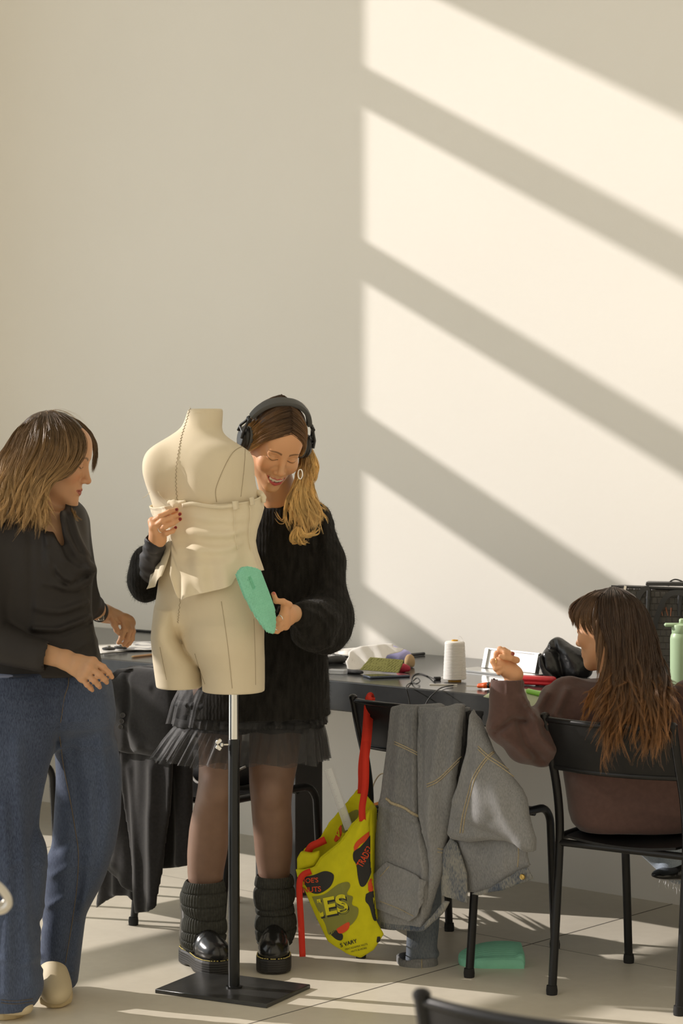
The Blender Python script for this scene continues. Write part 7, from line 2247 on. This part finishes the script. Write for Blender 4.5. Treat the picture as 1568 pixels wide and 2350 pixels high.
# thread cone
cc = T(1044, 1563)
cone = tag(empty('thread_cone', cc), 'large cone of white thread standing near the table edge', 'thread cone')
M_thread = mat('white_thread', (.80, .77, .73), rough=.75, wave=('Z', 60, .6, .3), bdist=.0008, sheen=.2)
prof = [(.034, .006)]
for k in range(26):
    t = k / 25; prof.append((.0385 - .0055 * t + .0003 * math.sin(k * 2.4), .008 + t * .120))
prof += [(.030, .131), (.014, .1325)]
autosmooth(MB().lathe(cc, prof, 40).build('thread_winding', M_thread, cone), 60)
M_ytube = mat('yellow_plastic', srgb(214, 160, 40), rough=.5)
autosmooth(MB().lathe(cc, [(.022, 0), (.022, .012)], 28).build('tube_foot', M_ytube, cone))
autosmooth(MB().lathe(cc, [(.011, .13), (.0105, .1365), (.007, .137), (.0065, .13)], 24).build('tube_top', M_ytube, cone))
MB().tube(spline([cc + np.array([.012, -.004, .137]), cc + np.array([.016, -.006, .150]), cc + np.array([.030, -.014, .125]), cc + np.array([.024, -.034, .06]), cc + np.array([.020, -.042, .002]), cc + np.array([.03, -.05, .001])], 8), .0005, 5).build('loose_thread', M_thread, cone, True)
tag(autosmooth(MB().box(T(1018, 1571, .002), (.045, .004, .002), yaw(-.1), .0005).build('metal_rule', M_silver)), 'thin metal rule lying at the foot of the thread cone', 'ruler')
# orange snips
sn = T(1100, 1581)
snip = tag(empty('snips', sn), 'orange handled snips lying at the table edge left of the raised hand', 'snips')
M_or = mat('orange_plastic', srgb(226, 92, 24), rough=.4)
dx = yaw(math.radians(-8))
for s in (-1, 1):
    F = Field(); R_ = dx
    X = lambda q: sn + R_ @ np.array(q)
    F.u(cap(X((.000, s * .004, .010)), X((.020, s * .014, .012)), .0075, .0080)); F.u(cap(X((.020, s * .014, .012)), X((.050, s * .012, .011)), .008, .007), .004); F.u(cap(X((.050, s * .012, .011)), X((.058, 0, .010)), .007, .005), .004)
    sculpt('handle', F, .0022, M_or, snip)
    autosmooth(MB().prism([(0, -.004), (-.045, s * .001), (0, .004)], .0075 + s * .001, .0095 + s * .001, lambda u, v, w: X((u, v, w))).build('blade', M_silver, snip))
    MB().tube([X((.026, s * .014, .0125)), X((.034, s * .0135, .0125))], .0085, 12).build('grip_band', M_blk, snip, True)
# open aluminium tray with a tilted white panel
M_alu = mat('brushed_aluminium', (.60, .60, .58), rough=.35, metal=.9)
tl = np.array([1122, 1491]); 
A_, B_ = T(1108, 1538), T(1232, 1552)
stand = tag(empty('light_panel', (A_ + B_) / 2), 'aluminium framed white panel tilted up on its tray behind the raised hand', 'panel')
ux = (B_ - A_); Lx = np.linalg.norm(ux); ux /= Lx
back = np.array([-ux[1], ux[0], 0])
up_ = back * .26 + np.array([0, 0, .966]); hgt = .068
nrm = np.cross(ux, up_)
Rl = np.stack([ux, up_, nrm], 1)
cen = A_ + ux * Lx / 2 + up_ * (hgt / 2 + .008)
autosmooth(MB().box(cen, (Lx / 2 - .012, hgt / 2 - .002, .003), Rl).build('white_sheet', mat('white_acrylic', (.90, .89, .87), rough=.35), stand))
for s in (-1, 1):
    autosmooth(MB().box(cen + ux * s * (Lx / 2 - .010), (.009, hgt / 2, .010), Rl, .001).build('side_rail', M_alu, stand))
autosmooth(MB().box(cen + up_ * (hgt / 2), (Lx / 2, .003, .006), Rl, .001).build('top_rail', M_alu, stand))
autosmooth(MB().box(A_ + ux * Lx * .46 - back * .035 + np.array([0, 0, .004]), (Lx / 2 + .03, .050, .004), np.stack([ux, back, [0, 0, 1]], 1), .001).build('tray', M_alu, stand))
# red pouch, green tube, cutting mat
sheet('cutting_mat', [(1150, 1576), (1290, 1592), (1270, 1640), (1110, 1600)], mat('pale_green_mat', srgb(150, 158, 122), rough=.7), .0006, 'pale green cutting mat under the seated woman\'s forearm', 'cutting mat', th=.002)
rp = T(1232, 1574)
F = Field(disp=lambda p: .0012 * np.sin(p[:, 2] * 420)).u(rbox(rp + np.array([.0, .02, .016]), (.062, .028, .0145), .010, yaw(math.radians(-25))))
tag(sculpt('red_pouch', F, .0028, mat('red_leather', srgb(190, 24, 34), rough=.5)), 'bright red pouch lying behind the seated woman\'s elbow', 'pouch')
ga, gb = T(1213, 1586, .010), T(1246, 1594, .010)
gt = tag(empty('lighter', (ga + gb) / 2), 'bright green tube shaped lighter in front of the red pouch', 'lighter')
autosmooth(MB().tube([ga, gb], .0085, 16).build('barrel', mat('lime_plastic', srgb(132, 196, 52), rough=.3), gt))
autosmooth(MB().tube([gb, gb + (gb - ga) * .22], .0075, 14).build('dark_end', M_blk, gt))
# black leather cap
cp = T(1300, 1556)
hc = tag(empty('cap', cp), 'black leather baker cap lying on the table left of the seated woman\'s face', 'cap')
M_leat = mat('soft_black_leather', (.02, .02, .022), rough=.32, spec=.6, bump=.35, bscale=45, bdist=.006)
Yc_ = cp[1] + .03
pcp = Plane((1300 - CX) / FPX * Yc_, Yc_, -20)
F = Field(disp=lambda p: .0035 * vnoise(p * 26) + .002 * vnoise(p * 60), slack=.01)
F.u(slab(pcp, [(1247, 1500), (1258, 1478), (1275, 1464), (1292, 1468), (1318, 1482), (1345, 1500), (1360, 1530), (1345, 1562), (1290, 1556), (1262, 1548), (1248, 1528)], .048, 0, .040, smooth_pts=True,
         ridges=[([(1275, 1470), (1292, 1520), (1300, 1556)], -.018, .010), ([(1262, 1485), (1290, 1500)], -.014, .008), ([(1256, 1500), (1268, 1540)], .012, .014), ([(1310, 1485), (1330, 1540)], .012, .018)]))
F.i(Prim(lambda p: TZ + .001 - p[:, 2], cp, 1), 0)
sculpt('crown', F, .004, M_leat, hc)
F = Field().u(slab(pcp, [(1246, 1502), (1252, 1500), (1262, 1530), (1285, 1552), (1280, 1560), (1258, 1548), (1247, 1526)], .030, .030, .005))
sculpt('brim', F, .0035, M_leat, hc)
# handbag
hbY = 7.36
ph_ = Plane((1490 - CX) / FPX * hbY, hbY, -14)
hb = tag(empty('handbag', ph_.at(1490, 1560)), 'large black crocodile pattern handbag standing on the table at right', 'handbag')
def croc():
    m, nt, b = _nodes('black_croc_leather'); N = nt.nodes.new
    b.inputs['Base Color'].default_value = (.085, .078, .070, 1); b.inputs['Roughness'].default_value = .45
    tc = N('ShaderNodeTexCoord'); mp = N('ShaderNodeMapping'); mp.inputs['Rotation'].default_value = (math.pi / 2, 0, 0)
    br = N('ShaderNodeTexBrick'); br.inputs['Scale'].default_value = 16; br.inputs['Mortar Size'].default_value = .035; br.inputs['Mortar Smooth'].default_value = .8
    br.inputs['Brick Width'].default_value = .30; br.inputs['Row Height'].default_value = .34
    nt.links.new(tc.outputs['Object'], mp.inputs['Vector']); nt.links.new(mp.outputs[0], br.inputs['Vector'])
    iv = N('ShaderNodeMath'); iv.operation = 'SUBTRACT'; iv.inputs[0].default_value = 1; nt.links.new(br.outputs['Fac'], iv.inputs[1])
    bp = N('ShaderNodeBump'); bp.inputs['Strength'].default_value = .8; bp.inputs['Distance'].default_value = .004
    nt.links.new(iv.outputs[0], bp.inputs['Height']); nt.links.new(bp.outputs[0], b.inputs['Normal'])
    return m
M_croc = croc()
zb = HY + FPX * (EH - TZ) / hbY
F = Field().u(slab(ph_, [(1411, 1345), (1600, 1352), (1618, zb - 2), (1398, zb - 2)], .075, -.02, .012))
sculpt('bag_body', F, .005, M_croc, hb)
def strip(name, pts, w, par, m, tilt=0.0):
    return MB().tube(spline(pts, 8), w, 8).build(name, m, par, True)
M_hl = mat('black_handle_leather', (.05, .05, .051), rough=.38)
autosmooth(MB().tube([ph_.at(1408, 1343, .055), ph_.at(1600, 1350, .055)], .004, 8).build('top_edge', M_hl, hb))
autosmooth(MB().box((ph_.at(1530, 1338, .03)), (.062, .03, .006), np.stack([ph_.t, ph_.n, [0, 0, 1]], 1), .002).build('zip_strip', M_hl, hb))
for (x0, x1) in ((1464, 1700 - 190),):
    pass
def flat_strap(name, pts, wn, wt, par, m):
    q = spline(np.array(pts), 10)
    v = []
    t = np.gradient(q, axis=0); t /= np.linalg.norm(t, axis=1)[:, None]
    for p, tt in zip(q, t):
        a = ph_.n; b = np.cross(tt, a); b /= np.linalg.norm(b)
        v += [p + a * wn + b * wt, p - a * wn + b * wt, p - a * wn - b * wt, p + a * wn - b * wt]
    f = [(i * 4 + k, i * 4 + (k + 1) % 4, i * 4 + 4 + (k + 1) % 4, i * 4 + 4 + k) for i in range(len(q) - 1) for k in range(4)]
    f += [(0, 1, 2, 3), tuple(len(v) - 4 + k for k in (3, 2, 1, 0))]
    return autosmooth(mk(name, v, f, m, par))
flat_strap('front_handle', [ph_.at(1493, 1470, .062), ph_.at(1506, 1436, .070), ph_.at(1522, 1390, .080), ph_.at(1536, 1365, .085), ph_.at(1556, 1356, .088), ph_.at(1580, 1362, .088), ph_.at(1602, 1400, .075), ph_.at(1612, 1450, .062)], .0022, .0085, hb, M_hl)
flat_strap('rear_handle', [ph_.at(1455, 1420, .060), ph_.at(1466, 1378, .064), ph_.at(1480, 1352, .066), ph_.at(1496, 1347, .066)], .0022, .009, hb, M_hl)
for x in (1494, 1566):
    autosmooth(MB().tube([ph_.at(x, 1352, .066), ph_.at(x - 3, 1410, .064)], [.0075, .006], 10).build('handle_tab', M_hl, hb))
    autosmooth(MB().tube([ph_.at(x - .5, 1366, .066), ph_.at(x - .7, 1371, .066)], .0085, 12).build('tab_ring', M_hl, hb))
flat_strap('top_loop', [ph_.at(1536, 1344, .02), ph_.at(1540, 1334, .02), ph_.at(1552, 1329, .02), ph_.at(1568, 1334, .02), ph_.at(1578, 1345, .02)], .006, .0022, hb, M_hl)
flat_strap('side_stud', [ph_.at(1441, 1342, .06), ph_.at(1438, 1356, .06)], .003, .004, hb, M_silver)
M_cop = mat('copper_letters', srgb(186, 126, 100), rough=.35, metal=.6)
# the monogram: three slanted strokes of a copper letter pair
for (x, y, x2, y2) in ((1520, 1392, 1525, 1410), (1532, 1391, 1537, 1410), (1545, 1392, 1543, 1411), (1515, 1391, 1519, 1391)):
    autosmooth(MB().tube([ph_.at(x, y, .0565), ph_.at(x2, y2, .0565)], [.0030, .0016], 6).build('monogram_stroke', M_cop, hb))
# green bottle
bc = np.array([P(1566, 1500, 6.98)[0], 6.98, TZ])
bt = tag(empty('water_bottle', bc), 'pale green water bottle with carry handle in front of the handbag', 'bottle')
M_grn = mat('sage_green_enamel', srgb(172, 198, 160), rough=.4, spec=.4)
zt = lambda py: EH - (py - HY) / FPX * 6.98
autosmooth(MB().lathe(bc, [(.034, 0), (.0375, .004), (.0375, zt(1466) - TZ), (.0355, zt(1458) - TZ), (.031, zt(1452) - TZ), (.030, zt(1448) - TZ)], 36).build('flask', M_grn, bt))
autosmooth(MB().lathe(bc, [(.031, zt(1454) - TZ), (.0325, zt(1452) - TZ), (.0325, zt(1440) - TZ), (.030, zt(1434) - TZ), (.012, zt(1430) - TZ)], 32).build('lid', M_grn, bt))
autosmooth(MB().box(bc + np.array([-.020, -.002, zt(1434) - TZ]), (.036, .010, .006), None, .004).build('carry_handle', M_grn, bt))
autosmooth(MB().box(bc + np.array([.002, 0, zt(1426) - TZ]), (.011, .010, .009), None, .004).build('spout_cap', M_grn, bt))
